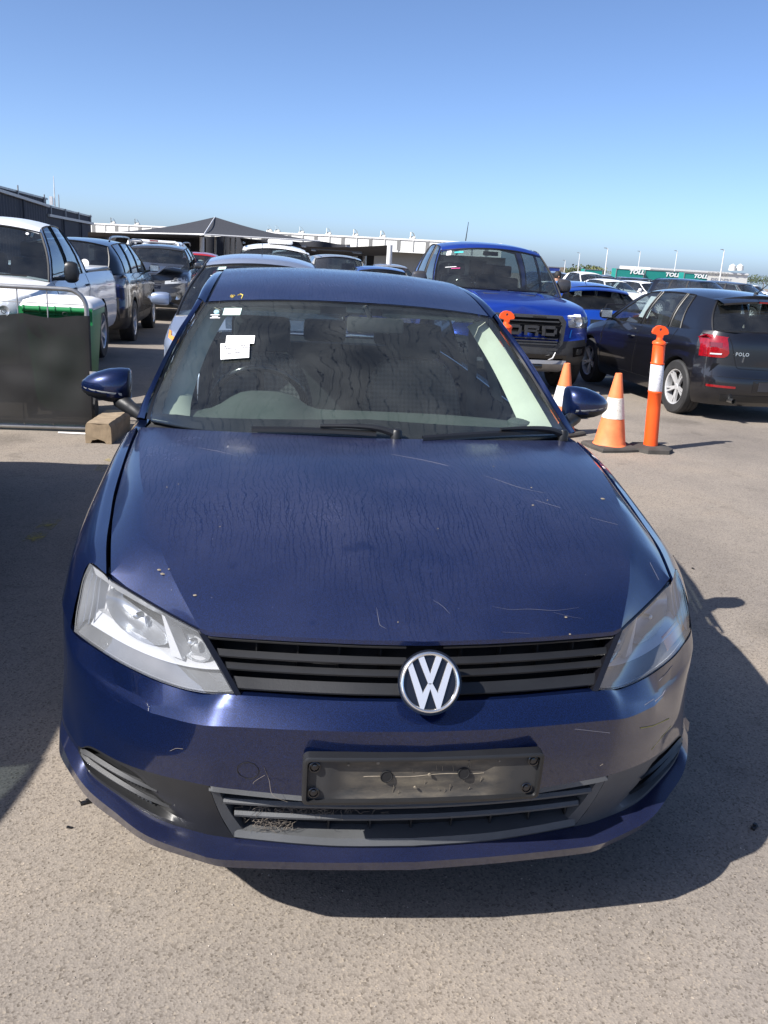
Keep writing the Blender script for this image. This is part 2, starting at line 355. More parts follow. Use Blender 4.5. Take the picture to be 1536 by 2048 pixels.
def asphalt():
    m,n,b=nmat('asphalt'); L=n.links; geo=N(n,'NewGeometry'); P=geo.outputs['Position']
    a=N(n,'TexNoise',i_Scale=.55,i_Detail=6.0,i_Roughness=.6); L.new(P,a.inputs['Vector'])
    c=N(n,'TexNoise',i_Scale=3.5,i_Detail=8.0,i_Roughness=.7); L.new(P,c.inputs['Vector'])
    big=ramp(n,[(.30,(.178,.160,.146)),(.50,(.240,.214,.189)),(.70,(.285,.246,.206))],a.outputs[0])
    st=ramp(n,[(.30,g3(.62)),(.42,g3(.95)),(.6,g3(1.0)),(.75,g3(1.10))],c.outputs[0])
    mul=N(n,'Mix',data_type='RGBA',blend_type='MULTIPLY'); mul.inputs[0].default_value=.8; L.new(big.outputs[0],mul.inputs[6]); L.new(st.outputs[0],mul.inputs[7])
    v=N(n,'TexVoronoi',i_Scale=170.0,i_Randomness=1.0); L.new(P,v.inputs['Vector'])
    stones=ramp(n,[(.0,(.45,.42,.38)),(.35,(.95,.93,.9)),(.7,(1.1,1.08,1.05)),(.93,(1.25,1.2,1.1)),(1.0,(1.7,1.62,1.5))],v.outputs['Color'])
    v2=N(n,'TexVoronoi',i_Scale=58.0,i_Randomness=1.0); L.new(P,v2.inputs['Vector'])
    pit=ramp(n,[(.0,g3(.25)),(.10,g3(.45)),(.17,g3(1.0))],v2.outputs['Distance'])
    m2=N(n,'Mix',data_type='RGBA',blend_type='MULTIPLY'); m2.inputs[0].default_value=1; L.new(mul.outputs[2],m2.inputs[6]); L.new(stones.outputs[0],m2.inputs[7])
    pm=N(n,'TexVoronoi',i_Scale=58.0,i_Randomness=1.0); L.new(P,pm.inputs['Vector'])
    pg=N(n,'Math',operation='GREATER_THAN',i_1=.62); L.new(pm.outputs['Color'],pg.inputs[0])
    m3_=N(n,'Mix',data_type='RGBA',blend_type='MULTIPLY'); L.new(pg.outputs[0],m3_.inputs[0]); L.new(m2.outputs[2],m3_.inputs[6]); L.new(pit.outputs[0],m3_.inputs[7])
    # oil stains with their own shape
    stn=N(n,'TexVoronoi',i_Scale=.33,i_Randomness=1.0,voronoi_dimensions='2D'); 
    wz=N(n,'VectorMath',operation='MULTIPLY_ADD'); L.new(c.outputs[1],wz.inputs[0]); wz.inputs[1].default_value=(.7,.35,0); L.new(P,wz.inputs[2]); L.new(wz.outputs[0],stn.inputs['Vector'])
    sr=ramp(n,[(.0,g3(.62)),(.05,g3(.74)),(.12,g3(1.0))],stn.outputs['Distance'])
    m4=N(n,'Mix',data_type='RGBA',blend_type='MULTIPLY'); m4.inputs[0].default_value=.9; L.new(m3_.outputs[2],m4.inputs[6]); L.new(sr.outputs[0],m4.inputs[7])
    L.new(m4.outputs[2],b.inputs['Base Color']); b.inputs['Roughness'].default_value=.9; b.inputs['Specular IOR Level'].default_value=.25
    hs=N(n,'Math',operation='ADD'); L.new(v.outputs['Distance'],hs.inputs[0]); L.new(c.outputs[0],hs.inputs[1])
    bp=N(n,'Bump',i_Strength=.28,i_Distance=.003); L.new(hs.outputs[0],bp.inputs['Height']); L.new(bp.outputs[0],b.inputs['Normal'])
    return m
M['asphalt']=asphalt()
def worn(name,c):
    m,n,b=nmat(name); L=n.links; out=n.nodes['Material Output']; geo=N(n,'NewGeometry'); a=N(n,'TexNoise',i_Scale=9.0,i_Detail=8.0,i_Roughness=.75); L.new(geo.outputs['Position'],a.inputs['Vector'])
    mr=N(n,'MapRange',i_1=.48,i_2=.62,i_3=0.0,i_4=.75); L.new(a.outputs[0],mr.inputs[0]); b.inputs['Base Color'].default_value=(*c,1); b.inputs['Roughness'].default_value=.85
    t=N(n,'BsdfTransparent'); mx=N(n,'MixShader'); L.new(mr.outputs[0],mx.inputs[0]); L.new(t.outputs[0],mx.inputs[1]); L.new(b.outputs[0],mx.inputs[2]); L.new(mx.outputs[0],out.inputs[0]); return m
M['yellow_line']=worn('worn_yellow_paint',(.42,.33,.09))
M['white_line']=simple('worn_white_paint',(.55,.54,.50),.8,var=.3,scale=10)

# ------------------------------------------------------------------ ground
def build_ground():
    xs=[-900,-400,-200,-120,-80,-50,-30,-20,-14,-10,-7,-5,-3,-1,1,3,5,7,9,12,15,18,22,26,30,35,40,50,60,80,120,200,300,450,700,1000,1500]
    ys=[-40,-10,-3,0,3,6,7]+[7+.5*k for k in range(1,24)]+[20,22,25,30,35,40,50,60,80,100,130,170,220,300,400,600,900,1400,2200,3500]
    mb=MB(); mb.grid([[V(x,y,gz(x,y)) for x in xs] for y in ys])
    o=mb.build('ground',M['asphalt'],smooth=True,angle=180); struct(o)
    ln=MB()
    a,b2,wd=V(-1.70,1.4,0),V(-1.47,5.05,0),.05
    n_=7
    for i in range(n_):
        if i in(1,2,4,5): continue
        p=a.lerp(b2,i/n_);q=a.lerp(b2,(i+.9)/n_)
        ln.add([p+V(-wd,0,.004),p+V(wd,0,.004),q+V(wd,0,.004),q+V(-wd,0,.004)],[(0,1,2,3)])
    o=ln.build('bay_line',M['yellow_line'],smooth=False,norm=False); struct(o)
build_ground()
# ------------------------------------------------------------------ the dark blue sedan in front
def loftrows(curves,n,m):
    """curves: list of control lists with equal counts -> rows x cols grid smooth both ways"""
    A=[crk(c,max(2,n//(len(c)-1))) for c in curves]
    cols=len(A[0]); out=[]
    colsm=[]
    for j in range(cols): colsm.append(crk([a[j] for a in A],m))
    return [[colsm[j][i] for j in range(cols)] for i in range(len(colsm[0]))]
def lin(curves,k=6,m=3):
    """smooth along the rows, straight between them"""
    A=[crk(c,k) for c in curves]; out=[]
    for i in range(len(A)-1):
        for q in range(m): out.append([a.lerp(b,q/m) for a,b in zip(A[i],A[i+1])])
    out.append(A[-1]); return out
def coons(top,bot,left,right):
    n=len(top);m=len(left);rows=[]
    for i in range(m):
        v=i/(m-1);row=[]
        for j in range(n):
            u=j/(n-1)
            p=top[j]*(1-v)+bot[j]*v+left[i]*(1-u)+right[i]*u-(top[0]*(1-u)*(1-v)+top[-1]*u*(1-v)+bot[0]*(1-u)*v+bot[-1]*u*v)
            row.append(p)
        rows.append(row)
    return rows
def bulge(rows,amt,d=None):
    n=len(rows);m=len(rows[0]);out=[]
    for i in range(n):
        r=[]
        for j in range(m):
            a=rows[min(n-1,i+1)][j]-rows[max(0,i-1)][j]; b=rows[i][min(m-1,j+1)]-rows[i][max(0,j-1)]
            nn=d or a.cross(b).normalized(); k=math.sin(math.pi*i/(n-1))**.8*math.sin(math.pi*j/(m-1))**.8
            r.append(rows[i][j]+nn*amt*k)
        out.append(r)
    return out
JT=empty('parked_sedan','dark blue sedan in the foreground with dusty bonnet, empty plate bracket and scuffed bumper','car',(0,0,0))
def J(mb,name,mat,parent=None,**k): return mb.build(name,M[mat],parent or JT,**k)
def J2(mb,name,mat,**k): return pair(mb,name,M[mat],JT,**k)
def stuff(o): o['kind']='stuff'; return o
# --- key curves, right half (x>0)
CREASE=[(.775,1.25,1.012),(.761,1.108,1.006),(.738,.926,.999),(.713,.746,.983),(.679,.571,.961),(.635,.402,.926),(.576,.225,.870),(.500,.071,.800)]
SEAM=[(.748,1.25,1.022),(.765,1.10,1.000),(.782,.94,.970),(.784,.80,.932),(.778,.68,.912),(.765,.541,.894),(.750,.421,.870),(.733,.308,.838)]
SEAM[0]=(.786,1.25,1.006);SEAM[1]=(.786,1.10,.990);SEAM[2]=(.786,.94,.964)
HLT=[(.798,.409,.828),(.756,.348,.826),(.733,.308,.823),(.708,.285,.819),(.657,.232,.811),(.604,.178,.803),(.55,.122,.797),(.500,.068,.795)]
HLB=[(.826,.327,.675),(.785,.273,.673),(.742,.220,.672),(.693,.166,.670),(.638,.121,.664),(.58,.08,.659),(.521,.040,.661),(.466,.002,.672),(.417,-.030,.690)]
HFRONT=[(.500,.068,.795),(.424,.045,.799),(.351,.025,.803),(.278,.006,.807),(.205,-.008,.810),(.131,-.020,.812),(0,-.030,.813)]
GBOT=[(.417,-.030,.690),(.344,-.042,.690),(.273,-.054,.691),(.203,-.064,.692),(.134,-.072,.693),(0,-.080,.693)]
HREAR=[(.775,1.25,1.016),(.60,1.175,1.026),(.45,1.135,1.031),(.25,1.098,1.035),(0,1.080,1.035)]
# bonnet: centre panel between the creases and a facet outside each crease
def bonnet():
    nU=22
    K=cr(CREASE,nU); C0=cr([(0,1.08,1.035),(0,.85,1.018),(0,.6,.984),(0,.38,.937),(0,.18,.883),(0,.04,.838),(0,-.030,.813)],nU)
    rows=[]
    rear=[V(*p) for p in HREAR][::-1]; front=[V(*p) for p in HFRONT][::-1]
    front=[V(p.x*.51/.5,p.y,p.z) for p in front]
    rearc=cr(rear,15); frontc=cr(front,15)
    rearc[-1]=K[0];frontc[-1]=K[-1]
    rr=coons(rearc,frontc,C0,K)
    half=[]
    for i,row in enumerate(rr):
        t=i/(nU-1); q=[]
        for j,p in enumerate(row):
            u=j/14
            p=p.copy(); p.z+=.012*math.sin(math.pi*u)*math.sin(math.pi*min(1,t*1.05))   # crown
            # soft power-dome line
            q.append(p)
        half.append(q)
    mb=MB(); mb.grid([[V(-p.x,p.y,p.z) for p in r[::-1]]+r[1:] for r in half])
    # outer facets
    ki=min(range(nU),key=lambda i:abs(K[i].y-.402)); k1=K[:ki+1]; k2=K[ki:]
    s1=cr([(p[0]-.004,p[1],p[2]) for p in SEAM],len(k1)); h=cr([(p[0]-.006,p[1]-.001,p[2]+.004) for p in HLT[2:]],len(k2)); h[-1]=K[-1].copy()
    outer=s1+h[1:]; inner=k1+k2[1:]
    fr=[]
    for q in range(5):
        t=q/4; fr.append([a.lerp(b,t)+V(0,0,.006*math.sin(math.pi*t)*min(1,(a-b).length/.14)) for a,b in zip(inner,outer)])
    # turned-down edge
    fr.append([p+V(-.002,.004,-.014) for p in outer])
    mb2=MB(); mb2.grid(fr); mb2.both(); mb.add(mb2.v,mb2.f)
    # front lip turned under, with the notch over the badge
    e=[V(-p.x,p.y,p.z) for p in half[-1][::-1]]+half[-1][1:]
    mb.grid([e,[p+V(0,-.001,-.010) for p in e],[p+V(0,.02,-.014) for p in e]])
    e=[V(-p.x,p.y,p.z) for p in half[0][::-1]]+half[0][1:]
    mb.grid([e,[p+V(0,.006,-.012) for p in e],[p+V(0,.0,-.03) for p in e]])
    o=J(mb,'bonnet','navy_dusty',angle=20)
    # stray wisps, scratches and chips on the paint
    def onb(x,y):
        best=None
        yy=min(1.2,max(-.02,y)); i=int((1-(yy+.03)/1.11)*(nU-1)); i=max(0,min(nU-1,i))
        for r in half:
            for p in r:
                d=(p.x-abs(x))**2+(p.y-y)**2
                if best is None or d<best[0]: best=(d,p)
        return V(x,y,best[1].z)
    me=[tuple(v.co) for v in o.data.vertices]; bv=BVHTree.FromPolygons(me,[tuple(p.vertices) for p in o.data.polygons])
    def drop(x,y,h=.0015):
        hit=bv.ray_cast(V(x,y,2),V(0,0,-1)); return hit[0]+V(0,0,h) if hit[0] else V(x,y,.9)
    def pxl(pts,Z=None):
        out=[]
        for px,py in pts:
            d=ray(px,py).normalized(); hit=bv.ray_cast(CAMP,d)
            if hit[0]: out.append(hit[0]-d*.0015)
        return out
    sc=MB()
    for pts,r in (([(985,1213),(1020,1219),(1060,1218),(1110,1221),(1158,1215)],.0007),([(753,1215),(757,1238),(760,1250),(772,1257)],.0009),([(1105,1224),(1140,1233),(1165,1237)],.0004),([(865,1199),(885,1212),(900,1228)],.0006),([(1005,1264),(1060,1267)],.0004),([(782,908),(870,925),(985,956)],.0009),([(985,956),(1040,975),(1090,986)],.0007),([(1070,1000),(1120,1015)],.0008),([(1180,1035),(1235,1049)],.0008),([(395,895),(440,903),(475,912)],.0006),([(375,912),(430,901)],.0006),([(1300,1125),(1318,1160)],.001)):
        q=pxl(pts)
        if len(q)>1: sc.tube(resamp(crk(q,5),14) if len(q)>2 else q,[r*.45*(.25+.75*math.sin(math.pi*(k_+.5)/(14 if len(q)>2 else len(q)))) for k_ in range(14 if len(q)>2 else len(q))],4)
    stuff(J(sc,'scratch','scratch',norm=False))
    ch=MB()
    for px,py,r in ((319,1139,.006),(326,1147,.007),(338,1138,.003),(390,1190,.005),(334,974,.002),(357,968,.0015),(440,1053,.002),(987,933,.002),(1063,975,.003),(1066,1010,.004),(1205,997,.008),(1132,1234,.004),(1140,1268,.003),(796,1244,.002),(1095,1000,.002),(876,1057,.002)):
        q=pxl([(px,py)])
        if q: ch.lathe([(r,0),(r*.7,.0012),(0,.0012)],7,c=q[0]-V(0,0,.0006))
    stuff(J(ch,'dirt_speck','dirt',norm=False))
    wp=MB()
    return o,pxl
BON,onbonnet=bonnet()
# --- fenders
def fender():
    f0=[(.741,.312,.836),(.762,.45,.872),(.776,.60,.896),(.789,.76,.922),(.791,.95,.964),(.791,1.10,.990),(.791,1.27,1.008)]
    f1=[(.801,.412,.826),(.814,.50,.850),(.824,.62,.872),(.835,.77,.895),(.838,.95,.930),(.838,1.10,.955),(.834,1.27,.975)]
    f2=[(.824,.37,.755),(.858,.49,.785),(.876,.62,.805),(.884,.78,.825),(.882,.95,.845),(.875,1.1,.86),(.868,1.27,.88)]
    f3=[(.836,.330,.682),(.882,.46,.692),(.901,.60,.70),(.905,.78,.71),(.905,.95,.71),(.899,1.1,.695),(.893,1.27,.68)]
    g=loftrows([f0,f1,f2,f3],30,4)
    mb=MB(); mb.grid([[p+V(-.006,-.002,-.02) for p in g[0]]]+g)
    # below the widest line down to the arch
    Rr=.348; yc,zc=.93,.325
    ys=[yc-Rr*math.cos(math.pi*k/26) for k in range(27)]
    rows=[]
    for q in range(6):
        t=q/5; row=[]
        for y in ys:
            zt=sint([(p[1],p[2]) for p in f3],y) if y<1.27 else .68; xt=sint([(p[1],p[0]) for p in f3],y)
            zb=zc+math.sqrt(max(0,Rr*Rr-(y-yc)**2)); zb=min(zb,zt-.004)
            row.append(V(xt+.004*math.sin(math.pi*t)-.006*t,y,lerp(zt,zb,t)))
        rows.append(row)
    rows.append([p+V(-.02,0,.008) for p in rows[-1]])
    mb.grid(rows)
    return mb
J(fender(),'fender','navy'); J(fender().mir(),'fender','navy')
for yc in (.93,3.58):
    liner=MB(); a=[R(-8+196*k/20) for k in range(21)]
    liner.grid([[V(x,yc-.36*math.cos(t),.325+.36*math.sin(t)) for t in a] for x in(.87,.55)])
    liner.grid([[V(.55,yc-.36*math.cos(t),.325+.36*math.sin(t)) for t in a],[V(.55,yc,.325)]*21])
    J2(liner,'wheel_arch_liner','dark')
# --- bumper
XS=[0,.2,.417,.5,.6,.7,.77,.822]
R0=[(0,-.082,.692),(.2,-.066,.689),(.417,-.032,.687),(.5,.028,.659),(.6,.093,.657),(.7,.172,.667),(.77,.252,.668),(.827,.325,.671),(.869,.43,.69),(.890,.52,.70),(.899,.585,.70)]
R1=[(0,-.087,.684),(.2,-.072,.681),(.417,-.038,.678),(.5,-.005,.648),(.60,.066,.616),(.695,.162,.610),(.775,.238,.626),(.834,.325,.648),(.871,.43,.672),(.891,.52,.69),(.900,.585,.69)]
R2=[(0,-.128,.645),(.2,-.116,.643),(.417,-.072,.632),(.5,-.038,.620),(.605,.048,.600),(.697,.150,.592),(.778,.232,.608),(.838,.322,.632),(.874,.43,.656),(.893,.52,.675),(.901,.585,.675)]
R3=[(0,-.120,.545),(.2,-.108,.545),(.417,-.064,.540),(.5,-.034,.530),(.605,.038,.515),(.70,.128,.50),(.78,.222,.49),(.841,.325,.49),(.879,.43,.49),(.896,.52,.50),(.902,.585,.50)]
R4=[(0,-.100,.458),(.2,-.088,.458),(.417,-.048,.460),(.5,-.022,.460),(.6,.040,.447),(.69,.120,.430),(.772,.200,.424),(.812,.250,.396),(.874,.37,.405),(.900,.50,.40),(.904,.585,.40)]
I5=[(0,-.062,.300),(.2,-.050,.300),(.417,-.010,.302),(.5,.012,.306),(.6,.052,.318),(.69,.118,.334),(.774,.198,.346),(.812,.250,.376),(.874,.37,.385),(.900,.50,.385),(.904,.585,.385)]
L1=[(0,-.098,.286),(.2,-.090,.287),(.417,-.078,.294),(.474,-.070,.298),(.610,-.010,.314),(.702,.075,.326),(.778,.156,.336),(.838,.256,.348),(.884,.37,.360),(.904,.50,.350),(.907,.585,.345)]
L2=[(0,-.090,.258),(.2,-.080,.259),(.417,-.066,.265),(.472,-.054,.268),(.607,.008,.278),(.70,.094,.285),(.776,.174,.290),(.838,.270,.300),(.890,.38,.300),(.905,.50,.295),(.908,.585,.29)]
L3=[(0,.02,.245),(.2,.03,.245),(.40,.05,.25),(.45,.06,.25),(.56,.10,.255),(.64,.17,.26),(.70,.24,.265),(.75,.32,.27),(.80,.42,.27),(.82,.52,.27),(.83,.585,.27)]
def sl(r,a,b): return [V(*p) for p in r[a:b]]
def symrow(r): return [V(-p.x,p.y,p.z) for p in r[::-1]]+r[1:]
def kink(r,i,k=6): return crk([V(*p) for p in r[:i+1]],k)[:-1]+crk([V(*p) for p in r[i:]],k)
A0,A1,A2,A3,A4,A5,B1,B2,B3=[kink(r,i) if i else crk([V(*p) for p in r],6) for r,i in ((R0,0),(R1,4),(R2,4),(R3,0),(R4,0),(I5,0),(L1,3),(L2,3),(L3,0))]
# keep the kinks sharp at the bumper corner (station .6) by linear blend near it
mb=MB()
def seg(a,b,n,f=None):
    out=[]
    for q in range(n+1):
        t=q/n; out.append([p.lerp(r,t)+(f(t,i) if f else V(0,0,0)) for i,(p,r) in enumerate(zip(a,b))])
    return out
upper=seg(A0,A1,1)+seg(A1,A2,3)[1:]+seg(A2,A3,4)[1:]+seg(A3,A4,4)[1:]
full=[symrow(r) for r in [[p+V(0,.03,-.004) for p in A0]]+upper+[[p+V(0,.02,-.001) for p in A4]]]
mb.grid(full)
BUMP=J(mb,'bumper','navy',angle=24)
lp=MB(); lp.grid([symrow(r) for r in [[p+V(0,.03,.003) for p in A5]]+seg(A5,B1,3)+seg(B1,B2,2)[1:]+seg(B2,B3,2)[1:]])
LIP=J(lp,'bumper_lip','navy_lip',angle=24)
def bvh(o): return BVHTree.FromPolygons([tuple(v.co) for v in o.data.vertices],[tuple(p.vertices) for p in o.data.polygons])
bb=bvh(BUMP)
# side piece of the bumper behind the insert tip (between rows 4 and 5)
sp_=MB(); k0=7*6
sp_.grid(seg(A4[k0:],A5[k0:],1)); J2(sp_,'bumper_side','navy')
# lower insert: outer section with fog blank, centre grille surround
def ptrow(t,k): return A4[k].lerp(A5[k],t)
kE=7*6; kI=2*6+3      # .417..:.5
KT,KB=15.6,11.9
def ratk(row,k):
    k0=min(int(k),len(row)-2); return row[k0].lerp(row[k0+1],k-k0)
def pins(t,u):
    k=lerp(lerp(KT,KB,t),kE,u); return ratk(A4,k).lerp(ratk(A5,k),t)
def insert_side():
    mb=MB(); rows=[]; nv=14
    for i in range(nv+1):
        t=i/nv; row=[]
        for q in range(41):
            u=q/40
            a=sm(.10,.22,t)*(1-sm(.84,.94,t)); b_=sm(.46-.3*t,.62-.2*t,u)*(1-sm(.93,.985,u))
            row.append(pins(t,u)+V(-.25,1,-.05)*.032*a*b_)
        rows.append(row)
    mb.grid(rows); return mb
s1=insert_side(); J(s1,'fog_lamp_blank','grey_plastic'); J(s1.mir(),'fog_lamp_blank','black_plastic')
def blades(sgn):
    # two knife-edged bars across each recess with mesh between
    res=[]
    for t0,ua,ub in ((.36,.34,.965),(.62,.30,.955)):
        out=MB(); rows=[[],[],[],[]]
        for q in range(17):
            u=lerp(ua,ub,q/16)
            p=pins(t0,u); th=.0085*math.sin(math.pi*min(1,(q+.4)/10)/2)*(1 if q<15 else .5)
            rows[0].append(p+V(0,.004,th)); rows[1].append(p+V(0,-.007,.001)); rows[2].append(p+V(0,-.003,-th*.55)); rows[3].append(p+V(0,.022,-th*.6))
        out.grid(rows); res.append(out if sgn>0 else out.mir())
    return res
for b in blades(-1): J(b,'grille_bar','mid_plastic',angle=50)
for b in blades(1): J(b,'grille_bar','black_plastic',angle=50)
def fogmesh(sgn):
    out=MB()
    for t0,ua,ub in ((.49,.45,.93),(.75,.42,.93)):
        n=22
        for q in range(n):
            for s_ in(-1,1):
                pts=[]
                for e in (0,1):
                    u=lerp(ua,ub,(q+e)/n); tt=t0+.055*(e*2-1)*s_
                    pts.append(pins(tt,u)+V(-.25,1,-.05)*.014)
                out.tube(pts,.0022,4,cap=False)
    return out if sgn>0 else out.mir()
stuff(J(fogmesh(1),'fog_mesh','black_plastic')); stuff(J(fogmesh(-1),'fog_mesh','black_plastic'))
# centre: frame, backing, slats, fins
ctop=[ratk(A4,KT*k/16) for k in range(17)]; cbot=[ratk(A5,KB*k/16) for k in range(17)]
fr=MB()
tp=symrow(ctop); bt=symrow(cbot)
fr.grid([tp,[p+V(0,-.002,-.012) for p in tp],[p+V(0,.035,-.014) for p in tp]])
fr.grid([bt,[p+V(0,-.006,.008) for p in bt],[p+V(0,.000,.024) for p in bt],[p+V(0,.05,.028) for p in bt]])
for s_ in(-1,1):   # slanted ends
    a=[V(s_*x,y,z) for x,y,z in ((.502,-.020,.458),(.47,.0,.38),(.47,.018,.306))]
    a=[V(s_*p.x,p.y,p.z) for p in (ctop[-1],(ctop[-1]+cbot[-1])/2+V(.004,0,-.004),cbot[-1])]
    a=cr(a,8); b_=[p+V(-s_*(.014+.018*(i/7)),.004,0) for i,p in enumerate(a)]; c_=[p+V(-s_*.012,.05,0) for p in b_]
    fr.grid([a,b_,c_])
J(fr,'lower_grille_frame','grey_plastic',angle=50)
bk=MB(); bk.grid([[p+V(0,.055,0) for p in tp],[p+V(0,.055,0) for p in bt]]); J(bk,'grille_backing','dark')
for z0,xe,y0,dz in ((.413,.440,-.060,0),(.373,.415,-.048,0)):
    sb=MB(); pr=((.0,.007),(-.006,.0),(-.004,-.006),(.032,-.010),(.034,.004))
    rows=[]
    for dy,dz_ in pr+pr[:1]:
        rows.append([V(xe*(2*k/20-1),y0+dy+.20*(xe*(2*k/20-1))**2,z0+dz_) for k in range(21)])
    sb.grid(rows); J(sb,'grille_slat','grey_plastic',angle=30)
for k in range(-4,5):
    x=k*.098; J(MB().box((x,-.01+.2*x*x,.375),(.004,.035,.14)),'grille_fin','black_plastic',smooth=False)
# --- upper grille
gt=symrow(cr([V(*p) for p in HFRONT][::-1],20)); gb=symrow(cr([V(*p) for p in GBOT][::-1],20))
bk=MB(); bk.grid([[p+V(0,.075,-.006) for p in gt],[p+V(0,.08,0) for p in gb]])
bk.grid([[p+V(0,.02,-.012) for p in gt],[p+V(0,.075,-.016) for p in gt]])
J(bk,'grille_backing','dark')
def gslat(f0,f1,dy,inset,half):
    """slat between height fractions f0..f1 of the opening"""
    mb=MB(); n=22; rows=[[] for _ in range(5)]
    for q in range(n+1):
        u=lerp(.085 if inset else 0,1,q/n)
        def pt(f):
            a=gt[len(gt)//2:]; b_=gb[len(gb)//2:]
            xx=u*(len(a)-1); k=min(int(xx),len(a)-2); t=xx-k
            return a[k].lerp(a[k+1],t).lerp(b_[k].lerp(b_[k+1],t),f)
        p,r=pt(f0),pt(f1)
        if q==n: p=p+V(-.004,0,0); r=r+V(-.004,0,0)
        rows[0].append(p+V(0,dy+.022,-.010)); rows[1].append(p+V(0,dy+.010,.000)); rows[2].append(r+V(0,dy+.001,.005)); rows[3].append(r+V(0,dy+.002,.001)); rows[4].append(r+V(0,dy+.04,-.001))
    mb.grid(rows); return mb if half>0 else mb.mir()
for f0,f1,i in ((.05,.17,0),(.335,.455,1),(.55,.66,1),(.78,.97,1)):
    for h in(1,-1): J(gslat(f0,f1,.008,1,h),'grille_slat','black_plastic',angle=30)
ge=MB()
for s_ in (1,):
    a=[V(.500,.066,.790),V(.459,.018,.742),V(.417,-.032,.688)]
    ge.grid([[p+V(-.001,-.003,0) for p in a],[p+V(-.014,-.001,0) for p in a],[p+V(-.018,.05,0) for p in a]])
J2(ge,'grille_end_trim','gloss_black',smooth=False)
for k in range(-4,5):
    if k==0: continue
    x=k*.093; J(MB().box((x,.015+.3*x*x,.755),(.003,.03,.10)),'grille_fin','dark',smooth=False)
# --- badge
def disc_ring(ro,ri,h0,h1,bevel=.0025,n=48):
    return [(ri,h0),(ri,h1-bevel),(ri+bevel,h1),(ro-bevel,h1),(ro,h1-bevel*1.5),(ro,h0)]
BM=Matrix.Translation(V(0,-.105,.752))@Matrix.Rotation(R(90-24),4,'X')
def bt3(mb,Mx): mb.v=[tuple(Mx@Vector(p)) for p in mb.v]; return mb
def vw_badge(Mx,r,parent,mat='chrome'):
    b=MB(); b.lathe([(0,-.006),(r*1.06,-.006),(r*1.06,0),(0,.001)],48); bk_=bt3(b,Mx).build('badge_base',M['gloss_black'],parent)
    b=MB(); b.lathe([(r*.86,0),(r*.865,.004),(r*.89,.0068),(r*.93,.0080),(r*.965,.0068),(r*.99,.004),(r,0)],56)
    bt3(b,Mx).build('badge_ring',M[mat],parent,angle=30)
    def bar(p,q,w0,ht=.0055):
        p=V(*p)*r;q=V(*q)*r; d=(q-p).normalized(); nrm=V(-d.y,d.x)*w0*r*.5
        return [p-nrm,q-nrm,q+nrm,p+nrm]
    L=MB()
    def V2(x,y): return (x,y)
    def poly(pts): L.prism([(x*r,y*r) for x,y in pts],.0055)
    # V: top, apex at centre ; W below
    poly([(-.40,.80),(-.215,.87),(.0,.27),(.0,-.03),(-.07,-.03)]); poly([(.40,.80),(.07,-.03),(.0,-.03),(.0,.27),(.215,.87)])
    poly([(-.74,.50),(-.60,.66),(-.26,-.30),(-.30,-.88),(-.20,-.87)][:3]+[(-.235,-.90),(-.33,-.83)])
    poly([(-.235,-.90),(-.26,-.36),(-.07,.06-.09),(.0,-.07),(.0,-.20)])
    poly([(.74,.50),(.33,-.83),(.235,-.90),(.26,-.30),(.60,.66)])
    poly([(.235,-.90),(.0,-.20),(.0,-.07),(.07,-.03),(.26,-.36)])
    o=bt3(L,Mx).build('badge_letters',M['chrome_satin'],parent,smooth=False)
    md=o.modifiers.new('bevel','BEVEL'); md.width=r*.022; md.segments=2; md.limit_method='ANGLE'; md.angle_limit=R(50)
vw_badge(BM,.066,JT)
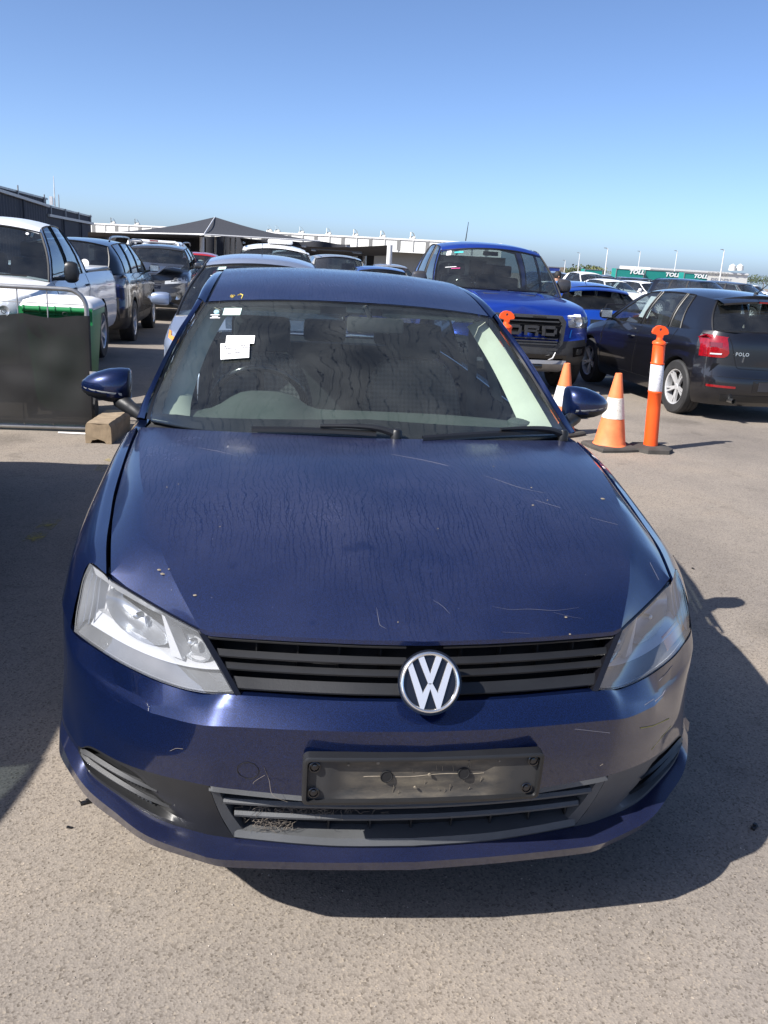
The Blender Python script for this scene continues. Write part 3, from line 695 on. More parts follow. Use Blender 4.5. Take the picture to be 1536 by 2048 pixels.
# --- number plate bracket
def bracket():
    Wd,Hd=.268,.0615; zc=.531
    def P(x,z,d): return V(x,-.143+.12*x*x+d-.06*(z-zc),z)
    def rr(w_,h_,r_,d,n=6):
        pts=[]
        for cx,cz,a0 in ((w_-r_,h_-r_,0),(-w_+r_,h_-r_,90),(-w_+r_,-h_+r_,180),(w_-r_,-h_+r_,270)):
            for k in range(n+1):
                a=R(a0+90*k/n); pts.append((cx+r_*math.cos(a),cz+r_*math.sin(a)))
        # densify long edges
        o=[]
        for i,p in enumerate(pts):
            q=pts[(i+1)%len(pts)]; o.append(p)
            L=math.hypot(q[0]-p[0],q[1]-p[1])
            if i%(n+1)==n:
                m=18 if L>.2 else 4
                for k in range(1,m): o.append((lerp(p[0],q[0],k/m),lerp(p[1],q[1],k/m)))
        return [P(x,zc+z,d) for x,z in o]
    mb=MB(); a=rr(Wd,Hd,.014,.028); b_=rr(Wd,Hd,.014,.003); c_=rr(Wd-.004,Hd-.004,.012,0); d_=rr(Wd-.009,Hd-.009,.009,.0); e=rr(Wd-.012,Hd-.012,.008,.010)
    mb.grid([a,b_,c_,d_,e],closed=True)
    J(mb,'plate_bracket_rim','black_plastic',angle=40)
    mb=MB(); rows=[]
    for i in range(9):
        z=zc-Hd+.010+(2*Hd-.020)*i/8; rows.append([P(-Wd+.010+(2*Wd-.02)*k/30,z,.010+(.006 if .12<k/30<.80 and 0<i<8 else 0)) for k in range(31)])
    mb.grid(rows); J(mb,'plate_bracket','bracket')
    rot=Matrix.Rotation(R(90-6),3,'X')
    for x,z in ((-.243,.036),(-.243,-.030),(.243,.040),(.236,-.032)):
        b=MB(); c=P(x,zc+z,.008)
        b.lathe([(.0115,.0),(.0125,.004),(.0105,.005),(.009,.001),(.0,.001)],16,c=c,M=rot); b.lathe([(.0068,0),(.0065,.005),(.003,.006),(0,.006)],12,c=c,M=rot); J(b,'bolt','gloss_black')
    for x,z in ((-.085,.006),(.088,.010)):
        b=MB(); c=P(x,zc+z,.0135); b.lathe([(.0,.0016),(.011,.0016),(.0125,.0030),(.014,.0018),(.014,0)],16,c=c,M=rot); J(b,'bolt_hole','dark')
        b=MB(); b.box(P(x+.001,zc+z-.006,.0155),(.010,.001,.003)); J(b,'bolt_hole_glint','dirt')  # pale bar in the mud colour, a painted glint at the hole's lower edge
    b=MB(); b.tube([P(x,zc+.004+.002*math.sin(x*40)+(x+.07)*.02,.0165) for x in [ -.135+.27*k/24 for k in range(25)]],.0013,5)
    J(b,'adhesive_line','dirt')
    b=MB()
    for x,z,r in ((-.106,.043,.0045),(.096,.042,.003),(.166,.040,.003),(-.17,.038,.003),(.01,.010,.004),(-.02,-.022,.003)):
        b.lathe([(r,0),(r*.7,.003),(0,.003)],8,c=P(x,zc+z,.012),M=rot)
    stuff(J(b,'dirt_speck','dirt'))
    b=MB(); rnd=random.Random(3)
    for k in range(16):
        x=-.14+.28*rnd.random(); z=rnd.uniform(-.035,.04); L_=rnd.uniform(.006,.02)
        p0=P(x,zc+z,.0135); b.tube([p0,P(x+rnd.uniform(-.004,.004),zc+z-L_,.0155)],.0005,4)
    stuff(J(b,'adhesive_residue','dirt'))
bracket()
# tow-hook cover ring (hairline)
b=MB(); pts=[]
for k in range(28):
    a=2*math.pi*k/28; x=-.385+.0235*math.cos(a); z=.520+.0235*math.sin(a)
    h=bb.ray_cast(V(x,-1,z),V(0,1,0)); pts.append(h[0]+V(0,-.0006,0))
b.tube(pts,.0009,4,closed=True); J(b,'tow_hook_cover','dark')
# cobweb and dead grass in the lower grille
def cobweb():
    rnd=random.Random(11); mb=MB()
    for k in range(520):
        x=rnd.choice((rnd.uniform(-.40,-.05),rnd.uniform(-.36,-.20))); z=rnd.choice((.435,.392,.35))+rnd.uniform(-.014,.014)
        if z<.37 and x>-.28: continue
        p=V(x,-.052+.2*x*x+rnd.uniform(0,.012),z); pts=[p]
        d=V(rnd.uniform(-1,1),rnd.uniform(-.2,.2),rnd.uniform(-1,1)).normalized()
        for q in range(4):
            p=p+d*.0055; pts.append(p); d=(d+V(rnd.uniform(-1,1),0,rnd.uniform(-1,1))*.7).normalized()
        mb.tube(pts,.00038,3,cap=False)
    for pts in ([(528,1535),(538,1560),(545,1590),(575,1604)],[(530,1550),(510,1562),(506,1568)],[(340,1502),(352,1497),(366,1498)],[(1200,1532),(1206,1528)],[(680,1598),(692,1612)]):
        q=[]
        for px,py in pts:
            d=ray(px,py).normalized(); h=bb.ray_cast(CAMP,d)
            q.append((h[0]-d*.003) if h[0] else at(px,py,-.095))
        mb.tube(crk(q,4),.00045,3,cap=False)
    o=mb.build('cobweb',M['cobweb'],JT,norm=False); o['kind']='stuff'
M['cobweb']=simple('dusty_cobweb',(.17,.145,.12),.95)
cobweb()
# scuffs on the bumper corner
mb=MB()
for pts,r in (([(1281,1456),(1305,1452),(1338,1437)],.0016),([(1303,1499),(1325,1472),(1342,1452)],.0009)):
    q=[]
    for px,py in pts:
        d=ray(px,py).normalized(); h=bb.ray_cast(CAMP,d)
        if h[0]: q.append(h[0]-d*.001)
    if len(q)>1: mb.tube(q,r,4)
if mb.v: stuff(J(mb,'scuff_mark','yellow_scuff',norm=False))
mb=MB()
for pts,r in (([(1311,1402),(1325,1390),(1330,1380)],.0016),([(1290,1410),(1308,1398)],.0008),([(1318,1362),(1334,1345),(1345,1330)],.0006),([(1150,1458),(1220,1466)],.0005)):
    q=[]
    for px,py in pts:
        d=ray(px,py).normalized(); h=bb.ray_cast(CAMP,d)
        if h[0]: q.append(h[0]-d*.001)
    if len(q)>1: mb.tube(q,r,5)
if mb.v: stuff(J(mb,'scuff_mark','scratch',norm=False))
# loosened corner of the bumper skin on the right
mb=MB(); q=[at(px,py,Y) for px,py,Y in ((1340,1436,.300),(1366,1428,.345),(1379,1445,.350),(1377,1462,.352),(1352,1484,.300),(1335,1492,.27))]
c_=sum(q,V(0,0,0))/6; mb.add(q+[c_+V(.006,-.006,0)],[(i,(i+1)%6,6) for i in range(6)]); k_=V(-.006,.016,-.004); mb.add([p+k_ for p in q]+[c_+k_],[((i+1)%6,i,6) for i in range(6)])
mb.grid([q,[p+k_ for p in q]],closed=True); J(mb,'loose_bumper_corner','navy',angle=30)
# --- headlamps
def headlamp(s_):
    n,m=19,13
    top=cr(HLT,n); bot=cr(HLB,n); left=cr([HLT[0],(.812,.386,.793),(.819,.364,.75),(.824,.344,.712),HLB[0]],m); right=cr([HLT[-1],(.459,.02,.743),HLB[-1]],m)
    g=bulge(coons(top,bot,left,right),.022)
    def fl(mb): return mb if s_>0 else mb.mir()
    cen=sum((p for r in g for p in r),V(0,0,0))/(n*m)
    # find outward
    IN=V(-.30,.86,-.25).normalized()
    def off(r_,k,sh): return [[cen+(p-cen)*sh+IN*k for p in r] for r in r_]
    def uvp(u,v,k=0): # u 0 tip..1 inner ; v 0 top..1 bottom
        x=u*(n-1);y=v*(m-1);i=min(int(y),m-2);j=min(int(x),n-2);a=x-j;c=y-i
        return g[i][j].lerp(g[i][j+1],a).lerp(g[i+1][j].lerp(g[i+1][j+1],a),c)+IN*k
    root=fl(MB().grid(g)).build('headlamp',M['lens'],JT)
    # black gasket round the lens
    rim=[*g[0],*[r[-1] for r in g[1:]],*g[-1][::-1][1:],*[r[0] for r in g[::-1][1:-1]]]
    mb=MB(); inn=[cen+(p-cen)*.975-IN*.001 for p in rim]; out=[cen+(p-cen)*1.02+IN*.006 for p in rim]
    mb.grid([out,[ (a+b)/2-IN*.001 for a,b in zip(out,inn)],inn,[p+IN*.03 for p in inn]],closed=True)
    fl(mb).build('lamp_gasket',M['gloss_black'],root)
    # inner housing
    hs=MB()
    k=off(g,.075,.93); hs.grid(k)
    kr=[*k[0],*[r[-1] for r in k[1:]],*k[-1][::-1][1:],*[r[0] for r in k[::-1][1:-1]]]
    hs.grid([[p+IN*.01 for p in inn],kr],closed=True)
    fl(hs).build('lamp_housing',M['lamp_silver'],root)
    # bright band along the top edge and the broad band sweeping under the reflectors
    def strip(us,v0,v1,k0,k1,mat,name,nn=16):
        mb=MB(); A=[];B=[];C=[]
        for q in range(nn+1):
            u=lerp(us[0],us[1],q/nn)
            A.append(uvp(u,v0(u),k0)); B.append(uvp(u,v1(u),k1)); C.append(uvp(u,v1(u),k1+.03))
        mb.grid([A,B,C]); fl(mb).build(name,M[mat],root)
    strip((.03,.985),lambda u:.02,lambda u:.15,.008,.030,'lamp_silver','lamp_bezel')
    strip((.10,.97),lambda u:.80-.16*u+.05*math.sin(u*3),lambda u:.60-.05*u+.04*math.sin(u*3.14),.016,.040,'lamp_silver','lamp_bezel')
    strip((.0,1.0),lambda u:.985,lambda u:.84-.1*u,.010,.034,'grey_plastic','lamp_lower_trim')
    # reflectors: two D-shaped bowls with a divider
    for u0,v0,ru,rv,dep in ((.42,.36,.25,.30,.045),(.80,.38,.14,.25,.036)):
        mb=MB(); rows=[]
        for f,kk in ((1.0,.026),(.93,.034),(.82,.052),(.6,.066),(.3,.073),(.0,.075)):
            rows.append([uvp(min(.97,max(.04,u0+ru*f*math.cos(2*math.pi*q/28))),min(.66,max(.10,v0+rv*f*math.sin(2*math.pi*q/28))),kk) for q in range(28)])
        mb.grid(rows,closed=True); fl(mb).build('lamp_reflector',M['reflector'],root)
        mb=MB(); c=uvp(u0,v0,.045); mb.lathe([(0,-.022),(.006,-.020),(.0085,-.012),(.0085,.012)],12,c=c,M=IN.to_track_quat('Z','Y').to_matrix()); fl(mb).build('bulb',M['chrome_dull'],root)
    mb=MB(); mb.grid([[uvp(.655,.10,.016),uvp(.665,.64,.016)],[uvp(.685,.10,.012),uvp(.735,.64,.012)]])
    mb.grid([[uvp(.655,.10,.016),uvp(.665,.64,.016)],[uvp(.64,.10,.06),uvp(.64,.64,.06)]]);mb.grid([[uvp(.685,.10,.012),uvp(.735,.64,.012)],[uvp(.70,.10,.06),uvp(.76,.64,.06)]])
    fl(mb).build('lamp_divider',M['lamp_silver'],root)
    # outer vertical fluting + amber side marker low outside
    mb=MB()
    for q in range(3):
        u=.045+.035*q; mb.tube([uvp(u,.12+.7*t/8,.012+.004*q) for t in range(9)],.0016,5)
    fl(mb).build('lamp_flute',M['chrome_dull'],root)
    mb=MB(); A=[];B=[]
    for q in range(13 if s_>0 else 0):
        u=lerp(.03,.34,q/12); A.append(uvp(u,.74,.02)); B.append(uvp(u,.95,.016))
    if s_>0: mb.grid([A,B]); mb.grid([A,[p+IN*.02 for p in A]]); fl(mb).build('indicator',M['amber'],root)
    return root
headlamp(1); headlamp(-1)
# filler under the seams so gaps read dark
fl=MB(); fl.grid([[V(x,1.2,.955) for x in(-.76,.76)],[V(x,.6,.87) for x in(-.76,.76)],[V(x,.30,.78) for x in(-.70,.70)],[V(x,.12,.68) for x in(-.46,.46)]])
fl.grid([[V(.70,.33,.79),V(.70,.6,.84),V(.76,.95,.90),V(.76,1.25,.93)],[V(.80,.5,.70),V(.83,.7,.74),V(.83,.95,.78),V(.83,1.25,.80)]])
fl.grid([[V(-.70,.33,.79),V(-.70,.6,.84),V(-.76,.95,.90),V(-.76,1.25,.93)],[V(-.80,.5,.70),V(-.83,.7,.74),V(-.83,.95,.78),V(-.83,1.25,.80)]])
J(fl,'seam_shade_filler','dark')
# --- cabin shell
PIN=[(.600,1.967,1.391),(.647,1.877,1.318),(.686,1.778,1.248),(.715,1.677,1.184),(.736,1.574,1.127),(.750,1.468,1.079),(.752,1.36,1.047),(.745,1.262,1.036)]
POUT=[(.640,2.040,1.400),(.660,1.950,1.352),(.690,1.850,1.303),(.716,1.742,1.245),(.743,1.640,1.183),(.769,1.560,1.123),(.793,1.470,1.068),(.806,1.36,1.020)]
WTOP=[(.600,1.967,1.391),(.48,1.928,1.407),(.36,1.90,1.417),(.24,1.878,1.424),(.12,1.865,1.427),(0,1.86,1.427)]
WBOT=[(.745,1.262,1.036),(.60,1.19,1.028),(.45,1.145,1.026),(.25,1.108,1.026),(0,1.095,1.026)]
n,m=25,16
wt=cr(WTOP[::-1],n); wb_=cr(WBOT[::-1],n); wl=cr([(0,1.86,1.427),(0,1.60,1.318),(0,1.34,1.175),(0,1.095,1.026)],m); wr=cr(PIN,m)
gl=coons(wt,wb_,wl,wr)
WS=MB().grid([[V(-p.x,p.y,p.z) for p in r[::-1]]+r[1:] for r in gl]).build('windscreen',M['glass_ws'],JT)
wsb=bvh(WS)
def onws(px,py,h=.002):
    d=ray(px,py).normalized(); hit=wsb.ray_cast(CAMP,d); return (hit[0]-d*h) if hit[0] else at(px,py,1.3)
# black printed border: inner side of the glass
def border():
    mb=MB(); full=[[V(-p.x,p.y,p.z) for p in r[::-1]]+r[1:] for r in gl]
    k=V(0,.004,-.005); nr=len(full);nc=len(full[0])
    T=[p+k for p in full[0]]; T2=[p.lerp(q,.42)+k for p,q in zip(full[0],full[1])]
    mb.grid([T,T2])
    B=[p+k for p in full[-1]]; B2=[p.lerp(q,.95)+k for p,q in zip(full[-1],full[-3])]
    mb.grid([B,B2])
    for s_ in(0,1):
        a=[r[0 if s_==0 else -1]+k for r in full]; b=[(r[0].lerp(r[1],1.25) if s_==0 else r[-1].lerp(r[-2],1.25))+k for r in full]; mb.grid([a,b])
    return mb
border().build('windscreen_border',M['seal'],WS)
sv=MB()
sv.grid([[p+V(0,0,.002) for p in cr(PIN,20)],[p+(q-p)*.28+V(0,0,.004) for p,q in zip(cr(PIN,20),cr(POUT,20))]]); J2(sv,'windscreen_seal','seal')
tpw=[V(-p.x,p.y,p.z) for p in wt[::-1]]+wt[1:]
J(MB().grid([[p+V(0,-.002,.001) for p in tpw],[p+V(0,.012,.003) for p in tpw]]),'roof_seal','seal')
# pillars + roof rails
RAIL_O=[(.640,2.040,1.400),(.635,2.20,1.430),(.625,2.5,1.458),(.622,2.9,1.462),(.628,3.25,1.432),(.650,3.55,1.350),(.690,3.90,1.190),(.715,4.10,1.075)]
RAIL_I=[(.600,1.967,1.393),(.578,2.20,1.455),(.565,2.5,1.490),(.562,2.9,1.494),(.565,3.25,1.462),(.585,3.50,1.385),(.625,3.85,1.23),(.655,4.06,1.10)]
pi,po=cr(PIN,20),cr(POUT,20)
mb=MB(); rows=[]
for q in range(5):
    t=.22+.78*q/4; rows.append([a.lerp(b,t)+(V(.012,-.012,.010))*math.sin(math.pi*t) for a,b in zip(pi,po)])
rows.append([p+V(-.012,.02,-.006) for p in po])
mb.grid(rows); J(mb,'windscreen_pillar','navy'); J(mb.mir(),'windscreen_pillar','navy')
mb=MB(); ri,ro=crk(RAIL_I,5),crk(RAIL_O,5)
rows=[[p+V(.004,0,-.016) for p in ri],[p+V(.005,0,0) for p in ri]]
for q in range(1,5): rows.append([a.lerp(b,q/4)+V(.010,0,.012)*math.sin(math.pi*q/4) for a,b in zip(ri,ro)])
rows.append([p+V(-.02,0,-.004) for p in ro]); mb.grid(rows); J(mb,'roof_rail','navy'); J(mb.mir(),'roof_rail','navy')
CR_=[(0,1.872,1.433),(0,2.08,1.486),(0,2.30,1.517),(0,2.6,1.535),(0,3.0,1.532),(0,3.35,1.492),(0,3.50,1.452)]
ED=[(.592,1.978,1.399),(.570,2.15,1.452),(.560,2.35,1.484),(.557,2.6,1.505),(.556,3.0,1.503),(.560,3.30,1.464),(.575,3.46,1.415)]
c0,e0=crk(CR_,6),crk(ED,6); rows=[]
for a,b in zip(c0,e0):
    row=[]
    for q in range(9):
        u=q/8; p=a.lerp(b,u); p.z=b.z+(a.z-b.z)*(1-u**2.3); p.y=a.y+(b.y-a.y)*u*u; row.append(p)
    row.append(b+V(.003,0,-.012)); rows.append([V(-p.x,p.y,p.z) for p in row[::-1]]+row[1:])
ROOF=J(MB().grid(rows),'roof','navy_dusty',angle=60)
rfb=bvh(ROOF)
J2(MB().grid([[p+V(-.004,0,-.014) for p in e0],[p+V(.014,0,-.014) for p in e0]]),'roof_ditch','seal')
# headlining
J(MB().grid([[V(x,y,z) for x in(-.55,-.3,0,.3,.55)] for y,z in((1.98,1.375),(2.3,1.43),(3.0,1.44),(3.5,1.38))]),'headlining','headliner')
# chalk marks on the roof
def onsurf(bv_,px,py,h=.0015):
    d=ray(px,py).normalized(); hit=bv_.ray_cast(CAMP,d); return (hit[0]-d*h) if hit[0] else None
mb=MB()
for pts in ([(461,593),(463,590),(466,592),(468,590)],[(462,594),(466,594),(470,591)],[(476,590),(481,588),(486,590),(485,593),(483,597)]):
    q=[onsurf(rfb,*p) for p in pts]; q=[p for p in q if p]
    if len(q)>1: mb.tube(q,.0022,5)
if mb.v: J(mb,'chalk_mark','chalk',norm=False)
# side body from the front door back, rear quarters, tail
BELT=[(.806,1.27,.995),(.812,1.6,.992),(.822,2.1,.996),(.822,2.7,1.012),(.810,3.2,1.035),(.775,3.7,1.06),(.735,4.1,1.075),(.68,4.38,1.06),(.50,4.52,1.045),(.25,4.57,1.04),(0,4.58,1.04)]
S1=[(.850,1.27,.93),(.858,1.6,.925),(.868,2.1,.925),(.868,2.7,.935),(.858,3.2,.95),(.835,3.7,.965),(.795,4.1,.97),(.73,4.42,.955),(.54,4.58,.94),(.27,4.63,.935),(0,4.64,.935)]
S2=[(.893,1.27,.70),(.893,1.6,.70),(.893,2.1,.70),(.893,2.7,.70),(.893,3.2,.71),(.890,3.7,.71),(.860,4.1,.71),(.79,4.46,.70),(.57,4.62,.69),(.28,4.67,.68),(0,4.68,.68)]
S3=[(.880,1.27,.42),(.882,1.6,.42),(.882,2.1,.42),(.882,2.7,.42),(.882,3.2,.42),(.882,3.7,.42),(.85,4.1,.42),(.77,4.43,.42),(.55,4.58,.42),(.27,4.63,.42),(0,4.64,.42)]
S4=[(.862,1.27,.25),(.862,1.6,.24),(.862,2.1,.24),(.862,2.7,.24),(.862,3.2,.25),(.862,3.7,.26),(.83,4.1,.28),(.75,4.40,.28),(.53,4.54,.28),(.26,4.59,.28),(0,4.60,.28)]
def side(y0,y1,name,arch=None,rowsel=(BELT,S1,S2,S3,S4)):
    fx=[(lambda c:(lambda y:(sint([(p[1],p[0]) for p in c[:8]],y),sint([(p[1],p[2]) for p in c[:8]],y))))(c) for c in rowsel]
    ys=[lerp(y0,y1,k/12) for k in range(13)]
    if arch: ys=sorted(set([y0,y1]+[arch-.35*math.cos(math.pi*k/16) for k in range(17)]+[y for y in ys if abs(y-arch)>.36]))
    cols=[]
    for y in ys:
        pr=[V(f(y)[0],y,f(y)[1]) for f in fx]; pr=crk(pr,4)
        zb=.325+math.sqrt(max(0,.35**2-(y-arch)**2)) if arch and abs(y-arch)<.35 else pr[-1].z
        top=pr[0].z; zz=[lerp(top,zb,k/14) for k in range(15)]; col=[]
        for z in zz:
            for a,b in zip(pr,pr[1:]):
                if a.z>=z>=b.z-1e-6: col.append(a.lerp(b,(a.z-z)/max(1e-6,a.z-b.z))); break
            else: col.append(V(pr[-1].x,y,z))
        cols.append([col[0]+V(-.03,0,-.006)]+col+[col[-1]+V(-.03,0,.01)])
    mb=MB(); mb.grid(cols); J(mb,name,'navy'); J(mb.mir(),name,'navy')
side(1.278,2.33,'front_door'); side(2.337,3.20,'rear_door'); side(3.207,4.38,'rear_quarter',arch=3.58)
mb=MB(); A=[crk(c[7:],5) for c in (BELT,S1,S2,S3,S4)]; mb.grid([symrow([V(p.x,p.y,p.z) for p in a[::-1]]) for a in A]); J(mb,'rear_bumper','navy')
dk=[[V(x,y,z-.12*abs(x/.7)**3*.2) for x in [-.66+1.32*k/12 for k in range(13)]] for y,z in((4.02,1.10),(4.2,1.095),(4.4,1.08),(4.57,1.045))]
J(MB().grid(dk),'boot_lid','navy')
J(MB().grid([[V(x,3.48,1.44),V(x,3.75,1.28),V(x,4.03,1.105)] for x in(-.60,-.3,0,.3,.60)]),'rear_window','glass')
# side glass and pillars
def sg(y0,y1,name,mat='glass'):
    mb=MB(); rows=[]
    def top(y):
        if y<2.04: return V(sint([(p[1],p[0]) for p in POUT[::-1]],y),y,sint([(p[1],p[2]) for p in POUT[::-1]],y))
        return V(sint([(p[1],p[0]) for p in RAIL_O],y),y,sint([(p[1],p[2]) for p in RAIL_O],y))
    def bot(y): return V(sint([(p[1],p[0]) for p in BELT[:8]],y)-.03,y,sint([(p[1],p[2]) for p in BELT[:8]],y))
    for k in range(9):
        y=lerp(y0,y1,k/8); a,b=top(y),bot(y); a.x-=.006; a.z+=.008
        if a.z<b.z: a=b.copy()
        rows.append([a.lerp(b,q/3)+V(.012*math.sin(math.pi*q/3),0,0) for q in range(4)])
    mb.grid(rows); J(mb,name,mat); J(mb.mir(),name,mat)
sg(1.50,2.27,'side_window'); sg(2.27,2.39,'door_pillar','seal'); sg(2.39,3.20,'side_window'); sg(3.20,3.26,'door_pillar','seal'); sg(3.26,3.95,'rear_pillar','navy')
for s_ in (1,-1):
    for y in (2.12,2.98):
        b=MB(); b.tube([V(s_*(.872+dx),y+dy,.90) for dx,dy in((0,0),(.022,.02),(.026,.08),(.022,.14),(0,.16))],.009,8); J(b,'door_handle','navy')
    b=MB(); b.box((s_*.77,4.36,.95),(.10,.12,.13),bev=.02); J(b,'tail_lamp','red_lens')
# cowl
cw=MB(); A=[V(-p.x,p.y,p.z) for p in cr(HREAR,20)]+[V(*p) for p in cr(HREAR[::-1],20)][1:]
B=[V(-p.x,p.y,p.z) for p in cr(WBOT,20)]+[V(*p) for p in cr(WBOT[::-1],20)][1:]
cw.grid([[p+V(0,-.015,-.018) for p in A],[p+V(0,.02,-.014) for p in B],[p+V(0,.03,.0) for p in B]])
J(cw,'cowl','black_plastic')
# wipers
def wiper(a,b,c,d):
    """blade a->b, arm from pivot c to d on blade"""
    mb=MB(); n_=18; bl=[a.lerp(b,k/n_)+V(0,0,.004*math.sin(math.pi*k/n_)) for k in range(n_+1)]
    mb.grid([[p+V(0,.010,.004) for p in bl],[p+V(0,.004,.015) for p in bl],[p+V(0,-.010,.010) for p in bl],[p+V(0,-.012,.0) for p in bl],[p+V(0,.004,-.004) for p in bl]])
    w_=mb.build('wiper',M['seal'],JT)
    mb=MB(); pts=[c,c.lerp(d,.25)+V(0,0,.016),c.lerp(d,.6)+V(0,0,.018),d+V(0,0,.012)]; pts=crk(pts,4)
    mb.tube([p+V(0,-.004,.006) for p in pts],[lerp(.013,.006,k/(len(pts)-1)) for k in range(len(pts))],8); mb.build('wiper_arm',M['black_plastic'],w_)
    mb=MB(); mb.lathe([(.02,-.02),(.02,.01),(.014,.018),(0,.02)],14,c=c+V(0,0,.004)); mb.build('wiper_pivot',M['seal'],w_)
def wsp(px,py,h=.02): return onws(px,py,h)
wiper(wsp(503,862),wsp(752,871),wsp(790,868,.0)+V(0,-.03,0),wsp(640,862))
wiper(wsp(845,880,.03),wsp(1121,866),wsp(1120,868,.0)+V(0,-.03,0),wsp(1000,868))
# mirrors
def mirror(s_):
    c=V(.960,1.645,1.088)
    def sh(f,xs):
        return
    mb=MB(); rows=[]
    # shell as cross sections from inner edge to tip (x), y-z ellipse-like
    secs=[(.862,.000,.05,.058,.050),(.868,.000,.062,.066,.060),(.90,-.006,.070,.069,.062),(.94,-.006,.070,.066,.058),(.98,-.002,.064,.055,.050),(1.015,.006,.052,.040,.038),(1.038,.016,.034,.022,.024),(1.047,.022,.012,.008,.010)]
    N_=24
    for x,dy,ry,zu,zd in secs:
        row=[]
        for k in range(N_):
            a=2*math.pi*k/N_; cy,sz=math.cos(a),math.sin(a)
            yy=ry*abs(cy)**.85*(1 if cy>0 else -1); yy=max(yy,-ry) if True else yy
            if yy>.03: yy=.03+(yy-.03)*.25
            row.append(V(x,c.y+dy+yy,c.z+.004*(x-.95)*-10+(zu if sz>0 else zd)*abs(sz)**.8*(1 if sz>0 else -1)))
        rows.append(row)
    mb.grid(rows,closed=True)
    o=len(mb.v)-N_*len(rows); mb.f.append(tuple(range(N_))); mb.f.append(tuple(len(mb.v)-N_+k for k in range(N_))[::-1])
    up_,lo_=MB(),MB()
    for f in mb.f:
        q=[Vector(mb.v[i]) for i in f]; g=sum(q,V(0,0,0))/len(q)
        (lo_ if g.z<c.z-.010-(1.047-g.x)*.13 else up_).add(q,[tuple(range(len(q)))])
    mm=up_ if s_>0 else up_.mir()
    top=mm.build('door_mirror',M['navy'],JT,angle=50)
    (lo_ if s_>0 else lo_.mir()).build('mirror_base',M['black_plastic'],top,angle=50)
    ind=MB(); xs=[.885,.92,.955,.99,1.02,1.04]
    r1=[];rb=[]
    for q,x in enumerate(xs):
        f=pint([(s[0],s[2]) for s in secs],x); zz=c.z-.020-.004*q*.0+.003*(q/5)*2
        yf=c.y+pint([(s[0],s[1]) for s in secs],x)-f*.98
        r1.append(V(x,yf-.003,zz+.005+.008*q/5)); rb.append(V(x,yf+.006,zz-.009+.016*q/5))
    ind.grid([r1,[(a+b)/2+V(0,-.003,0) for a,b in zip(r1,rb)],rb]); ind=ind if s_>0 else ind.mir(); ind.build('mirror_indicator',M['lens_ind'],top)
    st=MB(); st.tube(crk([V(.80,1.50,1.00),V(.845,1.56,1.018),V(.90,1.62,1.038)],4),[.022]*3+[.026]*3+[.03]*3,10); st=st if s_>0 else st.mir(); st.build('mirror_stalk',M['black_plastic'],top)
    gm=MB(); gm.grid([[V(x,c.y+.046,c.z+z) for x in(.875,.93,.99,1.02)] for z in(-.04,0,.045)]); gm=gm if s_>0 else gm.mir(); gm.build('mirror_glass',M['chrome'],top)
M['lens_ind']=simple('indicator_lens',(.5,.5,.48),.15,coat=1)
mirror(1); mirror(-1)
# --- wheels
def wheel_obj(r,w_,rimr,parent,c,face=1,spokes=5,style=0,rim_mat='silver_metal',name='wheel',n=36):
    Mx=Matrix.Rotation(R(90*face),3,'Y')
    mb=MB(); hw=w_/2
    mb.lathe([(rimr*.98,-hw*.9),(rimr*1.04,-hw),(r*.93,-hw),(r*.985,-hw*.86),(r,-hw*.6),(r,-hw*.28),(r*.985,-hw*.26),(r*.985,-hw*.2),(r,-hw*.18),(r,hw*.18),(r*.985,hw*.2),(r*.985,hw*.26),(r,hw*.28),(r,hw*.6),(r*.985,hw*.86),(r*.93,hw),(rimr*1.04,hw),(rimr*.98,hw*.9)],n,M=Mx)
    wo=mb.build(name,M['rubber'],parent,loc=c,angle=30)
    mb=MB(); mb.lathe([(rimr*1.0,hw*.86),(rimr*.985,hw*.93),(rimr*.93,hw*.86),(rimr*.90,hw*.5),(rimr*.88,-hw*.8)],n,M=Mx)
    k=spokes
    for i in range(k):
        for d in ((-.13,.13) if style==1 else (0,)):
            a=2*math.pi*i/k
            ca,sa=math.cos(a+d),math.sin(a+d); ca0,sa0=math.cos(a+d*.45),math.sin(a+d*.45)
            w0,w1=(.055,.035) if style==1 else (.10,.085)
            p0=V(ca0*rimr*.14,sa0*rimr*.14,hw*.62); p1=V(ca*rimr*.94,sa*rimr*.94,hw*.84)
            t=V(-sa,ca,0)
            q=[p0-t*rimr*w0*1.3,p0+t*rimr*w0*1.3,p1+t*rimr*w1*1.2,p1-t*rimr*w1*1.2]
            mb.add([Mx@v for v in q]+[Mx@(v-V(0,0,.03)) for v in q],[(0,1,2,3),(0,4,5,1),(1,5,6,2),(2,6,7,3),(3,7,4,0)])
    mb.lathe([(rimr*.20,hw*.3),(rimr*.20,hw*.64),(rimr*.15,hw*.70),(0,hw*.70)],16,M=Mx)
    mb.build('rim',M[rim_mat],wo,angle=30)
    mb=MB(); mb.lathe([(rimr*.86,hw*.2),(0,hw*.2)],n,M=Mx); mb.build('brake_disc',M['dark'],wo)
    return wo
for s_ in (1,-1):
    for y in (.93,3.58): wheel_obj(.322,.205,.205,JT,(s_*.80,y,.322),s_)
# under body
b=MB(); b.box((0,2.4,.34),(1.30,4.0,.16)); b.box((0,.5,.40),(1.0,.6,.2)); J(b,'underbody','dark',smooth=False)
J(MB().grid([[V(x,y,z) for x in(-w_,-w_*.5,0,w_*.5,w_)] for y,w_,z in((.03,.42,.25),(.18,.62,.25),(.42,.80,.26),(.56,.86,.26),(.58,.55,.25),(1.27,.55,.25),(1.3,.85,.24),(3.2,.85,.24),(3.25,.55,.25),(3.93,.55,.27),(3.96,.8,.28),(4.5,.6,.29))]),'floor_pan','dark',smooth=False)
